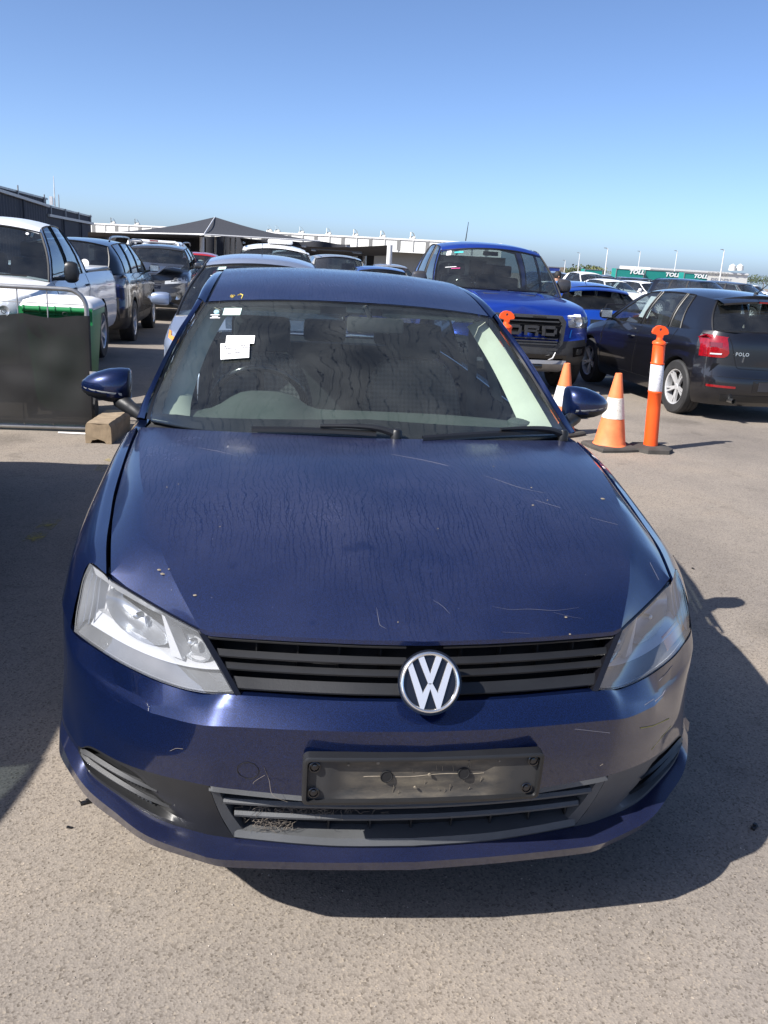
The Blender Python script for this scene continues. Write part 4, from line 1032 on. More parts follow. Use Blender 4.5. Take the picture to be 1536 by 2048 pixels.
# --- interior
def interior():
    # dashboard, with binnacle hump on the left of the picture
    mb=MB(); rows=[]
    def dz(x,y):
        h=.0
        h+=.070*math.exp(-((x+.36)/.155)**4)*sm(1.36,1.55,y)
        return h
    for y,z in ((1.14,1.000),(1.25,1.005),(1.38,1.012),(1.50,1.020),(1.60,1.028),(1.66,1.024),(1.70,1.0),(1.72,.90),(1.74,.60)):
        rows.append([V(x,y-.12*abs(x)**2,z+dz(x,y)*(1 if y<1.69 else .75 if y<1.71 else 0)-.02*abs(x/.74)**4) for x in [-.745+1.49*k/40 for k in range(41)]])
    mb.grid(rows); J(mb,'dashboard','dash')
    b=MB(); b.box((.10,1.40,1.019),(.11,.035,.010),bev=.004); J(b,'dashboard_vent','seal')
    b=MB(); b.grid([[V(-.60+.02*k,1.225+.0*k,1.012) for k in range(61)],[V(-.60+.02*k,1.245,1.0125) for k in range(61)]]); J(b,'demister_vent','seal')
    b=MB(); b.lathe([(.055,-.01),(.055,.012),(.045,.02),(0,.022)],20,c=V(.64,1.50,1.02)); J(b,'speaker_grille','dash')
    # steering wheel
    c=V(-.375,1.86,1.00); rot=Matrix.Rotation(R(-62),3,'X')
    mb=MB(); mb.tube([c+rot@V(.185*math.cos(a),.185*math.sin(a),0) for a in [2*math.pi*k/40 for k in range(40)]],.0165,10,closed=True); sw=J(mb,'steering_wheel','gloss_black')
    mb=MB(); mb.lathe([(.07,-.03),(.075,.0),(.05,.03),(0,.035)],18,c=c,M=rot)
    for a in (0,180,270):
        d=rot@V(math.cos(R(a)),math.sin(R(a)),0); mb.tube([c+d*.05,c+d*.18],.016,6)
    mb.build('steering_hub',M['black_plastic'],sw)
    # seats
    for x in(-.37,.37):
        fab=M['fabric']
        def sec(y,z,hwid,th): return [V(x-hwid,y+th*.2,z),V(x-hwid*.9,y-th*.5,z),V(x-hwid*.6,y-th*.3,z),V(x,y-th*.25,z),V(x+hwid*.6,y-th*.3,z),V(x+hwid*.9,y-th*.5,z),V(x+hwid,y+th*.2,z),V(x+hwid*.8,y+th*.7,z),V(x,y+th*.8,z),V(x-hwid*.8,y+th*.7,z)]
        mb=MB(); rows=[sec(2.32,.50,.25,.12),sec(2.36,.7,.255,.13),sec(2.42,.9,.25,.12),sec(2.47,1.02,.22,.10),sec(2.50,1.11,.17,.08),sec(2.515,1.135,.12,.05)]
        g_=[crk([r[j] for r in rows],3) for j in range(10)]
        mb.grid([[g_[j][i] for j in range(10)] for i in range(len(g_[0]))],closed=True)
        nl=len(mb.v); mb.f.append(tuple(nl-10+k for k in range(10)))
        st=mb.build('front_seat',fab,JT,angle=60)
        mb=MB(); mb.box((x,2.53,1.225),(.27,.09,.17),bev=.035); mb.tube([V(x-.06,2.53,1.1),V(x-.06,2.53,1.2)],.006,6); mb.tube([V(x+.06,2.53,1.1),V(x+.06,2.53,1.2)],.006,6)
        mb.build('headrest',M['interior'],st)
        mb=MB(); mb.box((x,2.1,.46),(.5,.5,.14),bev=.04); mb.build('seat_cushion',fab,st)
    mb=MB(); mb.box((0,3.35,.80),(1.30,.16,.62),rot=Matrix.Rotation(R(-18),3,'X'),bev=.05); mb.box((0,3.0,.45),(1.3,.55,.16),bev=.05); rs=J(mb,'rear_seat','interior')
    for x in(-.42,0,.42):
        mb=MB(); mb.box((x,3.50,1.17),(.25,.08,.13),bev=.03); mb.build('headrest',M['interior'],rs)
    J(MB().grid([[V(-.62,3.55,1.09),V(.62,3.55,1.09)],[V(-.62,4.0,1.085),V(.62,4.0,1.085)]]),'parcel_shelf','interior')
    # belts hanging from the door pillars
    for s_ in (1,-1):
        b=MB(); b.grid([[V(s_*.60,2.36,1.33),V(s_*.635,2.32,1.33)],[V(s_*.62,2.36,1.0),V(s_*.655,2.32,1.0)],[V(s_*.64,2.36,.6),V(s_*.675,2.32,.6)]]); J(b,'seat_belt','interior')
        # inner trims: screen pillar, door pillar, door card
        pn=cr(PIN[:-1],14); a=[V(s_*(p.x-.022),p.y+.018,p.z-.012) for p in pn]; c_=[V(s_*(p.x-lerp(.085,.125,k/13)),p.y+lerp(.06,.10,k/13),p.z-lerp(.045,.03,k/13)) for k,p in enumerate(pn)]
        mid=[(p+q)/2+V(-s_*.006,-.012,.006) for p,q in zip(a,c_)]
        J(MB().grid([a,mid,c_,[p+V(s_*.06,.06,-.02) for p in c_]]),'pillar_trim','trim_cream')
        J(MB().grid([[V(s_*.60,2.26,1.42),V(s_*.60,2.42,1.42)],[V(s_*.69,2.24,1.2),V(s_*.69,2.44,1.2)],[V(s_*.77,2.22,.98),V(s_*.77,2.46,.98)]]),'door_pillar_trim','headliner')
        J(MB().grid([[V(s_*.785,1.35,.985),V(s_*.785,2.3,.99),V(s_*.785,3.2,1.02)],[V(s_*.76,1.35,.90),V(s_*.76,2.3,.9),V(s_*.76,3.2,.9)],[V(s_*.75,1.35,.4),V(s_*.75,2.3,.4),V(s_*.75,3.2,.4)]]),'door_card','interior')
    J(MB().grid([[V(-.75,1.2,.36),V(.75,1.2,.36)],[V(-.75,4.0,.36),V(.75,4.0,.36)]]),'floor_carpet','interior')
    # rear-view mirror
    b=MB(); b.box((.09,1.86,1.345),(.235,.025,.062),bev=.012); b.tube([V(.07,1.86,1.37),V(.04,1.85,1.42)],.010,8); J(b,'rear_view_mirror','interior')
    b=MB(); b.box((.02,1.90,1.405),(.10,.05,.035),bev=.01); J(b,'interior_lamp','headliner')
    # sun visors
    for x in(-.33,.33):
        b=MB(); b.box((x,2.04,1.40),(.40,.16,.018),rot=Matrix.Rotation(R(15),3,'X'),bev=.006); J(b,'sun_visor','headliner')
interior()
M['sticker_green']=simple('pale_green_label',(.50,.66,.60),.6,var=.1)
M['sticker_blue']=simple('pale_blue_label',(.35,.55,.65),.6,var=.1)
# papers and stickers on the screen
def sheet(corners,name,mat,h=.006,lines=None):
    q=[onws(*c,h) for c in corners]; mb=MB().add(q,[(0,1,2,3)])
    q2=[p+V(0,.0012,-.0008) for p in q]; mb.add(q2,[(3,2,1,0)])
    o=mb.build(name,M[mat],JT,smooth=False,norm=False)
    if lines:
        lb=MB()
        for u0,u1,v in lines:
            rnd=random.Random(int(v*1000)+5); u=u0
            while u<u1:
                w_=rnd.uniform(.02,.05); a=lambda uu,vv:(q[0].lerp(q[1],uu)).lerp(q[3].lerp(q[2],uu),vv)+V(0,-.0012,.0008)
                uu=min(u1,u+w_); lb.add([a(u,v-.035),a(uu,v-.03),a(uu,v+.03),a(u,v+.035)],[(0,1,2,3)]); u=uu+.018
        lb.build('printed_line',M['ink'],o,smooth=False,norm=False)
    return o
sheet([(453,671),(510,671),(508,687),(451,688)],'paper_note','paper',.012,[(.2,.35,.25),(.12,.42,.7),(.5,.86,.68)])
sheet([(441,687),(499,684),(498,715),(441,719)],'paper_note','paper',.018,[(.1,.4,.2),(.12,.42,.36),(.5,.62,.42),(.7,.95,.2),(.66,.97,.36),(.22,.36,.68),(.46,.7,.64)])
sheet([(449,616),(484,616),(480,630),(445,630)],'registration_label','sticker_green',.004,[(.1,.9,.3)])
M_=None
b=MB(); c=onws(433,624,.004); b.lathe([(0,0),(.011,0)],16,c=c,M=V(0,-.8,.6).to_track_quat('Z','Y').to_matrix()); J(b,'round_sticker','sticker_blue',norm=False)
for k,(yy,w_) in enumerate(((629,9),(632,6),(635,10))):
    sheet([(430-w_,yy),(430+w_,yy),(430+w_,yy+1.2),(430-w_,yy+1.2)],'sticker_print','paper',.004)

# ------------------------------------------------------------------ vehicle builder (nose at y=0 looking to -y, tail at y=L)
def carspec(kind,**k):
    S=dict(L=4.2,W=1.76,H=1.48,zs=.20,cf=.75,pf=2.6,crr=.6,prr=2.8,r=.315,yf=.82,yr=3.40,ar=.365,rise=.03,
      belt=[(0,.70),(.25,.76),(.9,.92),(1.4,.97),(3.2,1.02),(4.0,1.03),(4.2,1.0)],
      top=[(0,.74),(.2,.84),(.9,.98),(1.35,1.03),(3.9,1.06),(4.2,1.02)],
      cols=[('A',1.12,1.95),('g',1.25,2.02),('g',2.30,2.40),('B',2.38,2.46),('g',3.20,3.15),('B',3.28,3.22),('g',3.55,3.45),('C',3.62,3.50),('end',4.0,3.70)],
      roofw=.57,ztop=1.42,roofc=1.48,wsb=.98,wst=1.88,rwb=4.12,rwt=3.80,boot=4.12,glass='glass',clad=None,cladz=.36,rearh=.12)
    S.update(k); return S
SPEC={}
SPEC['hatch']=carspec('hatch')
SPEC['sedan']=carspec('sedan',L=4.6,yf=.9,yr=3.58,belt=[(0,.68),(.25,.76),(.9,.90),(1.5,.96),(3.4,1.02),(4.3,1.03),(4.6,.98)],top=[(0,.72),(.2,.82),(.9,.97),(1.45,1.02),(3.6,1.07),(4.35,1.08),(4.6,1.02)],
   cols=[('A',1.28,2.02),('g',1.42,2.10),('g',2.42,2.50),('B',2.50,2.56),('g',3.25,3.15),('B',3.33,3.22),('g',3.62,3.30),('C',3.70,3.34),('end',4.08,3.52)],wsb=1.12,wst=1.95,rwb=4.20,rwt=3.55)
SPEC['suv']=carspec('suv',L=4.6,W=1.82,H=1.68,zs=.28,r=.355,ar=.41,yf=.9,yr=3.57,belt=[(0,.86),(.25,.95),(.9,1.06),(1.4,1.10),(3.4,1.14),(4.3,1.16),(4.6,1.10)],top=[(0,.92),(.2,1.02),(.9,1.12),(1.35,1.16),(4.3,1.18),(4.6,1.12)],
   cols=[('A',1.18,1.90),('g',1.32,1.98),('g',2.35,2.42),('B',2.43,2.48),('g',3.25,3.22),('B',3.33,3.29),('g',4.0,3.92),('C',4.08,3.98),('end',4.42,4.22)],roofw=.62,ztop=1.62,roofc=1.68,wsb=1.04,wst=1.84,rwb=4.52,rwt=4.30,boot=4.5,clad='black_plastic',cladz=.48)
SPEC['ute']=carspec('ute',L=5.2,W=1.80,H=1.78,zs=.36,r=.37,ar=.43,yf=.88,yr=3.90,belt=[(0,.92),(.25,1.0),(.9,1.08),(1.4,1.13),(3.2,1.16),(3.3,1.16),(5.0,1.14),(5.2,1.13)],top=[(0,.98),(.2,1.06),(.9,1.16),(1.35,1.19),(3.2,1.2),(5.2,1.17)],crr=.08,prr=6,
   cols=[('A',1.22,1.86),('g',1.36,1.94),('g',2.20,2.24),('B',2.28,2.31),('g',3.02,2.86),('C',3.12,2.94),('end',3.28,3.08)],roofw=.60,ztop=1.70,roofc=1.77,wsb=1.08,wst=1.78,rwb=3.32,rwt=3.14,boot=3.32)
def superhalf(S):
    """half perimeter of the body in plan, nose centre -> side -> tail centre, as (x,y)"""
    W2=S['W']/2; L=S['L']; cf,pf,crr,prr=S['cf'],S['pf'],S['crr'],S['prr']
    pts=[]
    for k in range(0,13):
        a=R(90)*k/12; x=W2*math.sin(a)**(2/pf); y=cf*(1-math.cos(a)**(2/pf))
        pts.append((x,y))
    f=[p for p in pts if p[1]<S['yf']-S['ar']-.01]
    def hw(y):
        x=W2
        if y<cf: x=W2*max(0,1-max(0,1-y/cf)**pf)**(1/pf)
        if y>L-crr: x=W2*max(0,1-max(0,1-(L-y)/crr)**prr)**(1/prr)
        return x
    ys=set()
    for yc in (S['yf'],S['yr']):
        for k in range(13): ys.add(round(yc-S['ar']*math.cos(math.pi*k/12),4))
    y=f[-1][1]+.06
    arch=lambda y:any(abs(y-c)<S['ar']+.03 for c in(S['yf'],S['yr']))
    yend=L-crr*.25 if crr>.2 else L-.06
    while y<yend:
        if not arch(y): ys.add(round(y,4))
        y+=.15
    for c in S['cols']: 
        pass
    mid=[(hw(y),y) for y in sorted(ys) if y<yend]
    bk=[]
    for k in range(12,-1,-1):
        a=R(90)*k/12; x=W2*math.sin(a)**(2/prr); yy=L-crr*(1-math.cos(a)**(2/prr))
        if yy>mid[-1][1]+.02: bk.append((x,yy))
    return f+mid+bk,hw
SIDEP=[(0,.055),(.10,.02),(.25,.004),(.45,0),(.62,.004),(.70,.012),(.76,.004),(.88,.028),(1,.075)]
FRONTP=[(0,.12),(.08,.05),(.2,.012),(.4,0),(.58,.005),(.66,.035),(.8,.05),(.92,.10),(1,.19)]
REARP=[(0,.10),(.1,.03),(.22,.0),(.42,0),(.48,.045),(.7,.05),(.9,.06),(1,.09)]
def make_car(name,label,S,paint,loc=(0,0,0),rz=0,group=None,cat=None,detail=2,frontp=None,rearp=None,sidep=None,wheel=dict(),lights=None,extra=None,paint2=None):
    if not S.get('colsok'):
        G0=S['cols']; ic=[i for i,g in enumerate(G0) if g[0]=='C'][0]; out=[G0[0]]
        for q,g in enumerate(G0[1:ic-1]): out.append(('gB'[q%2],)+tuple(g[1:]))
        out.append(('C',)+tuple(G0[ic-1][1:])); out.append(G0[-1]); S=dict(S); S['cols']=out
    T=empty(name,label,cat or ('ute' if name.endswith('ute') else 'car'),loc,rz,group); PM=paint
    half,hw=superhalf(S); n=len(half); L=S['L']; zs=S['zs']
    fp_,rp_,sp=frontp or FRONTP,rearp or REARP,sidep or SIDEP
    def zbelt(y): return sint(S['belt'],y)
    def ztopc(y): return sint(S['top'],y)
    def zbot(x,y):
        z=zs
        for yc in(S['yf'],S['yr']):
            if abs(y-yc)<S['ar']*.9999: z=max(z,S['r']+.01+math.sqrt(S['ar']**2-(y-yc)**2))
        if y<.5: z=zs+.02
        return z
    nrm=[]
    for i,(x,y) in enumerate(half):
        a=half[max(0,i-1)];b=half[min(n-1,i+1)]; t=V(b[0]-a[0],b[1]-a[1]).normalized(); nn=V(t.y,-t.x)
        if i==0: nn=V(0,-1)
        if i==n-1: nn=V(0,1)
        nrm.append(nn)
    NV=14; cols=[]
    def pos(i,z):
        x,y=half[i]; nn=nrm[i]; zt=zbelt(y); h=(z-zs)/(zt-zs); h=min(1,max(0,h))
        wf=max(0,-nn.y)**1.2; wr=max(0,nn.y)**1.2; ws=max(0,1-wf-wr)
        o=wf*sint(fp_,h)+wr*sint(rp_,h)+ws*sint(sp,h)
        px=max(0,x-nn.x*o)
        if i in(0,n-1): px=0
        return V(px,y-nn.y*o,z)
    for i,(x,y) in enumerate(half):
        zb,zt=zbot(x,y),zbelt(y); cols.append([pos(i,lerp(zb,zt,j/NV)) for j in range(NV+1)])
    def wallrows(j0,j1): return [[cols[i][j] for i in range(n)] for j in range(j0,j1+1)]
    def sym(row): return [V(-p.x,p.y,p.z) for p in row[::-1]]+row[1:]
    body=MB()
    full=[c for c in cols]
    grid=[sym([cols[i][j] for i in range(n)]) for j in range(NV+1)]
    body.grid(grid)
    # inner flange of the lower edge (makes the arch liners)
    fl=MB(); base=[cols[i][0] for i in range(n)]
    inn=[V(max(0,p.x-.26*max(0,nrm[i].x)),p.y-nrm[i].y*.12,p.z+.01) for i,p in enumerate(base)]
    inn2=[V(p.x,p.y,min(p.z,zs+.05)) for p in inn]
    fl.grid([sym(base),sym(inn),sym(inn2)]); fl.build('wheel_arch_liner',M['dark'],T)
    # top cap: bonnet / boot
    topi=[cols[i][NV] for i in range(n)]
    yA=S['cols'][0][1]; yC=S['boot']
    def cap(y0,y1,name,drop=0):
        idx=[i for i in range(n) if y0-1e-6<=topi[i].y<=y1+1e-6]
        if len(idx)<2: return
        rows=[]
        for i in idx:
            p=topi[i]; zc=ztopc(p.y)-drop; zc=max(zc,p.z); row=[]
            for q in range(9):
                u=q/8; xx=p.x*(1-u); z=p.z+(zc-p.z)*(1-(1-u)**S.get('crownp',2.6)); row.append(V(xx,p.y,z))
            rows.append(row[::-1] if False else [V(-r_.x,r_.y,r_.z) for r_ in row]+row[::-1][1:])
        mb=MB(); mb.grid(rows); return mb
    ib=max([i for i in range(n) if topi[i].y<=yA+.25])
    hb=cap(-1,topi[ib].y,'bonnet'); hb.build('bonnet',PM,T,angle=35)
    if S.get('tray'):
        pass
    else:
        rb=cap(yC,L+1,'boot_lid')
        if rb: rb.build('boot_lid',PM,T,angle=35)
    # split lower cladding
    if S['clad']:
        jz=[]
        lo=MB();
        up=MB()
        J_=None
        # cells below cladz go to the cladding
        m_=len(grid[0]); 
        for j in range(NV):
            for i in range(m_-1):
                a,b,c,d=grid[j][i],grid[j][i+1],grid[j+1][i+1],grid[j+1][i]
                zc=(a.z+b.z+c.z+d.z)/4; arch=False
                for yc in(S['yf'],S['yr']):
                    if abs((a.y+c.y)/2-yc)<S['ar']+.07 and j<3 and abs(a.x)>.6*S['W']/2: arch=True
                isf=(a.y+c.y)/2<.42 and zc<S.get('cladf',S['cladz']); isr=(a.y+c.y)/2>L-.35 and zc<S.get('cladr',S['cladz'])
                t=lo if (zc<S['cladz'] or arch or isf or isr) else up
                t.add([a,b,c,d],[(0,1,2,3)])
        up.build('body',PM,T,angle=35); lo.build('lower_cladding',M[S['clad']],T,angle=35)
    else: body.build('body',PM,T,angle=35)
    BV=BVHTree.FromPolygons([tuple(p) for p in body.v],[f for f in body.f])
    # greenhouse
    G=S['cols']; rw=S['roofw']; zr=S['ztop']
    def bpt(y):
        i=min(range(n),key=lambda k:abs(topi[k].y-y) if S['yf']*.5<half[k][1]<L-.02 else 9)
        x=topi[i].x
        # interpolate
        for k in range(n-1):
            if topi[k].y<=y<=topi[k+1].y and half[k][1]>.4:
                t=(y-topi[k].y)/max(1e-6,topi[k+1].y-topi[k].y); x=lerp(topi[k].x,topi[k+1].x,t)
        return V(x-.015,y,zbelt(y)-.002)
    def tpt(y):
        L0,L1=G[0][2],G[-1][2]; u=(y-L0)/(L1-L0); z=zr-.045*(2*u-1)**2*(1 if u<.5 else S.get('rooffall',1.3)); x=rw-.03*max(0,u-.5)*2
        return V(x,y,z)
    def col(yb,yt):
        a,b=bpt(yb),tpt(yt); out=[]
        for q in range(6):
            t=q/5; p=a.lerp(b,t); p.x+=.035*math.sin(math.pi*t); out.append(p)
        return out
    names={'g':('side_window',M[S['glass']]),'B':('door_pillar',M['seal']),'A':('windscreen_pillar',PM),'C':('rear_pillar',PM),'P':('door_pillar',PM)}
    acc={}
    for (ty,yb,yt),(t2,yb2,yt2) in zip(G,G[1:]):
        sub=[col(lerp(yb,yb2,q/4),lerp(yt,yt2,q/4)) for q in range(5)]
        for s_ in(1,-1):
            mb=MB(); g_=[[V(s_*p.x,p.y,p.z) for p in c] for c in sub]; mb.grid(g_)
            nm,mt=names[ty]
            mb.build(nm,mt,T,norm=True)
            if ty=='g' and detail>1:
                fr=MB(); e=[c[0] for c in sub]+sub[-1][1:]+[c[-1] for c in sub[::-1]][1:]+sub[0][::-1][1:-1]
                e=[V(s_*(p.x+.003),p.y,p.z) for p in e]; fr.tube(e,.010,5,closed=True); fr.build('window_seal',M[S.get('sealm','seal')],T)
    # windscreen and rear window
    def screen(bot,top,yb_c,yt_c,name,mat,zb_c=None,zt_c=None,seal=True):
        mb=MB(); rows=[]
        for q in range(7):
            t=q/6; a=bot.lerp(top,t); a.x+=.03*math.sin(math.pi*t); yc=lerp(yb_c,yt_c,t); zc=lerp(zb_c,zt_c,t); row=[]
            for k in range(13):
                u=-1+2*k/12; row.append(V(a.x*u,lerp(yc,a.y,u*u),lerp(zc,a.z,u*u)))
            rows.append(row)
        mb.grid(rows); o=mb.build(name,mat,T)
        if seal:
            fr=MB(); e=list(rows[0])+[r[-1] for r in rows[1:]]+rows[-1][::-1][1:]+[r[0] for r in rows[::-1][1:-1]]
            fr.tube(e,.014,5,closed=True); fr.build('window_seal',M['seal'],T)
        return rows
    HD=V(0,-.075,-.045); A0,A1=bpt(G[0][1]),tpt(G[0][2]); E0,E1=bpt(G[-1][1]),tpt(G[-1][2])
    hk=(A1-A0).normalized()*.07; wsr=screen(A0,A1-hk,S['wsb'],S['wst']-.07,'windscreen',M[S.get('wsglass','glass_clear')],ztopc(S['wsb'])-.005,S['roofc']-.045-.05)
    rwr=screen(E0,E1,S['rwb'],S['rwt'],'rear_window',M[S.get('rglass',S['glass'])],max(zbelt(S['rwb']),ztopc(S['rwb']))-.01,S['roofc']-.04*S.get('rooffall',1.3))
    # roof
    rows=[]
    for q in range(13):
        u=q/12; y=lerp(G[0][2],G[-1][2],u); e=tpt(y); yc=lerp(S['wst'],S['rwt'],u); zc=S['roofc']-.045*(2*u-1)**2*(1 if u<.5 else S.get('rooffall',1.3)); row=[]
        for k in range(15):
            v=-1+2*k/14; row.append(V(e.x*v,lerp(yc,e.y,abs(v)**2),lerp(zc,e.z,abs(v)**2.6)))
        rows.append(row)
    rows.insert(0,[V(p.x*1.01,p.y-.075,p.z-.052) for p in rows[0]]); rm=MB(); rm.grid(rows); rm.build('roof',S.get('roofmat') or PM,T)
    # floor tub, seats
    b=MB(); W2=S['W']/2
    b.grid([[V(-W2*.86,y,z),V(W2*.86,y,z)] for y,z in ((yA+.1,zbelt(yA)-.02),(yA+.55,zbelt(yA)+.0),(yA+.62,zbelt(yA)-.25),(yA+.65,zs+.15),(G[-1][1],zs+.15),(min(L-.12,S['rwb']),zbelt(G[-1][1])-.35))])
    b.build('cabin_floor',M['interior'],T)
    if detail>0:
        ysf=yA+1.05; nr=[ysf,ysf+.85]
        for ri_,y in enumerate(nr):
            if y>G[-1][1]-.15: y=G[-1][1]-.2
            for x in(-.36,.36):
                b=MB(); zb=zbelt(y); b.box((x,y+.08,zb-.12),(.46,.14,.62),rot=Matrix.Rotation(R(-14),3,'X'),bev=.05); so=b.build('front_seat' if ri_==0 else 'rear_seat',M['interior'],T)
                b=MB(); b.box((x,y+.19,zb+.27),(.26,.09,.17),bev=.035); b.build('headrest',M['interior'],so)
    if detail>1:
        sw=MB(); c=V(-.36 if not S.get('lhd') else .36,yA+.68,zbelt(yA)+.02); rt_=Matrix.Rotation(R(-65),3,'X')
        sw.tube([c+rt_@V(.18*math.cos(a),.18*math.sin(a),0) for a in [2*math.pi*k/24 for k in range(24)]],.014,6,closed=True); sw.build('steering_wheel',M['gloss_black'],T)
        rv=MB(); rv.box((0,S['wst']+.08,S['roofc']-.16),(.22,.03,.06),bev=.01); rv.build('rear_view_mirror',M['interior'],T)
    b=MB(); b.box((0,L/2,zs+.10),(S['W']*.66,L*.88,.16)); b.build('underbody',M['dark'],T,smooth=False)
    # wheels
    wk=dict(spokes=10,style=0,rim_mat='silver_metal',n=28 if detail>1 else 18); wk.update(wheel)
    for s_ in(1,-1):
        for y in(S['yf'],S['yr']):
            wheel_obj(S['r'],S.get('tw',.21),S['r']*S.get('rimf',.64),T,(s_*(S['W']/2-.115-S.get('inset',0)),y,S['r']),s_,**wk)
    # surface patches
    def hit(view,a,z):
        if view=='f': h=BV.ray_cast(V(a,-3,z),V(0,1,0))
        elif view=='r': h=BV.ray_cast(V(a,L+3,z),V(0,-1,0))
        elif view=='R': h=BV.ray_cast(V(3,a,z),V(-1,0,0))
        else: h=BV.ray_cast(V(-3,a,z),V(1,0,0))
        return h
    DIR={'f':V(0,-1,0),'r':V(0,1,0),'R':V(1,0,0),'L':V(-1,0,0)}
    def patch(view,up_,lo,name,mat,h=.006,nu=8,nv=5,par=None,dome=0,build=True):
        U=cr([V(*p,0) for p in up_],nu) if len(up_)>1 else [V(*up_[0],0)]*nu; D=cr([V(*p,0) for p in lo],nu); rows=[]
        for j in range(nv):
            row=[]
            for i in range(nu):
                p=U[i].lerp(D[i],j/(nv-1)); hh=hit(view,p.x,p.y)
                q=hh[0] if hh[0] else (V(p.x,0,p.y) if view in'fr' else V(0,p.x,p.y))
                if not hh[0]:
                    q= V(p.x,.25 if view=='f' else L-.2,p.y) if view in 'fr' else V(DIR[view].x*W2,p.x,p.y)
                row.append(q+DIR[view]*(h+dome*math.sin(math.pi*i/(nu-1))*math.sin(math.pi*j/(nv-1))))
            rows.append(row)
        rim=rows[0]+[r[-1] for r in rows[1:]]+rows[-1][::-1][1:]+[r[0] for r in rows[::-1][1:-1]]
        mb=MB(); mb.grid(rows); mb.grid([rim,[p-DIR[view]*(h+.03) for p in rim]],closed=True)
        return mb.build(name,M[mat] if isinstance(mat,str) else mat,par or T,angle=40)
    def seam(view,pts,w_=.006,name='door_seam',mat='seal',h=.0015):
        P=resamp([V(*p,0) for p in pts],max(4,len(pts)*5)); q=[]
        for p in P:
            hh=hit(view,p.x,p.y)
            if hh[0]: q.append(hh[0]+DIR[view]*h)
        if len(q)>2:
            mb=MB(); mb.tube(q,w_/2,4,cap=False); mb.build(name,M[mat] if isinstance(mat,str) else mat,T)
    def mirror_pair(y,z=None,w_=.20,h=.14,mat=None,dx=.10,capm=None):
        z=z or zbelt(y)+.09
        for s_ in(1,-1):
            c=V(s_*(bpt(y).x+dx+w_*.42),y,z); mb=MB(); rows=[]
            for k in range(9):
                t=-1+2*k/8; sc=max(.001,(1-abs(t)**4.5))**.5*(1-.12*max(0,t)); rows.append([c+V(t*w_/2*s_,(.055*math.sin(a) if math.sin(a)<0 else .03*math.sin(a))*sc,h/2*math.copysign(abs(math.cos(a))**.45,math.cos(a))*sc) for a in [2*math.pi*q/14 for q in range(14)]])
            mb.grid(rows,closed=True); o=mb.build('door_mirror',mat or PM,T)
            mb=MB(); mb.tube([c+V(-s_*w_*.3,0,-h*.3),V(s_*(bpt(y).x-.01),y-.02,zbelt(y)+.01)],.022,6); mb.build('mirror_stalk',M['black_plastic'],o)
            mb=MB(); mb.box(c+V(0,.032,0),(w_*.78,.004,h*.72)); mb.build('mirror_glass',M['chrome'],o)
    ctx=dict(T=T,S=S,patch=patch,seam=seam,mirror_pair=mirror_pair,hit=hit,bpt=bpt,tpt=tpt,zbelt=zbelt,PM=PM,BV=BV,G=G,L=L,W2=W2,wsr=wsr,rwr=rwr)
    if lights: lights(ctx)
    if extra: extra(ctx)
    return T
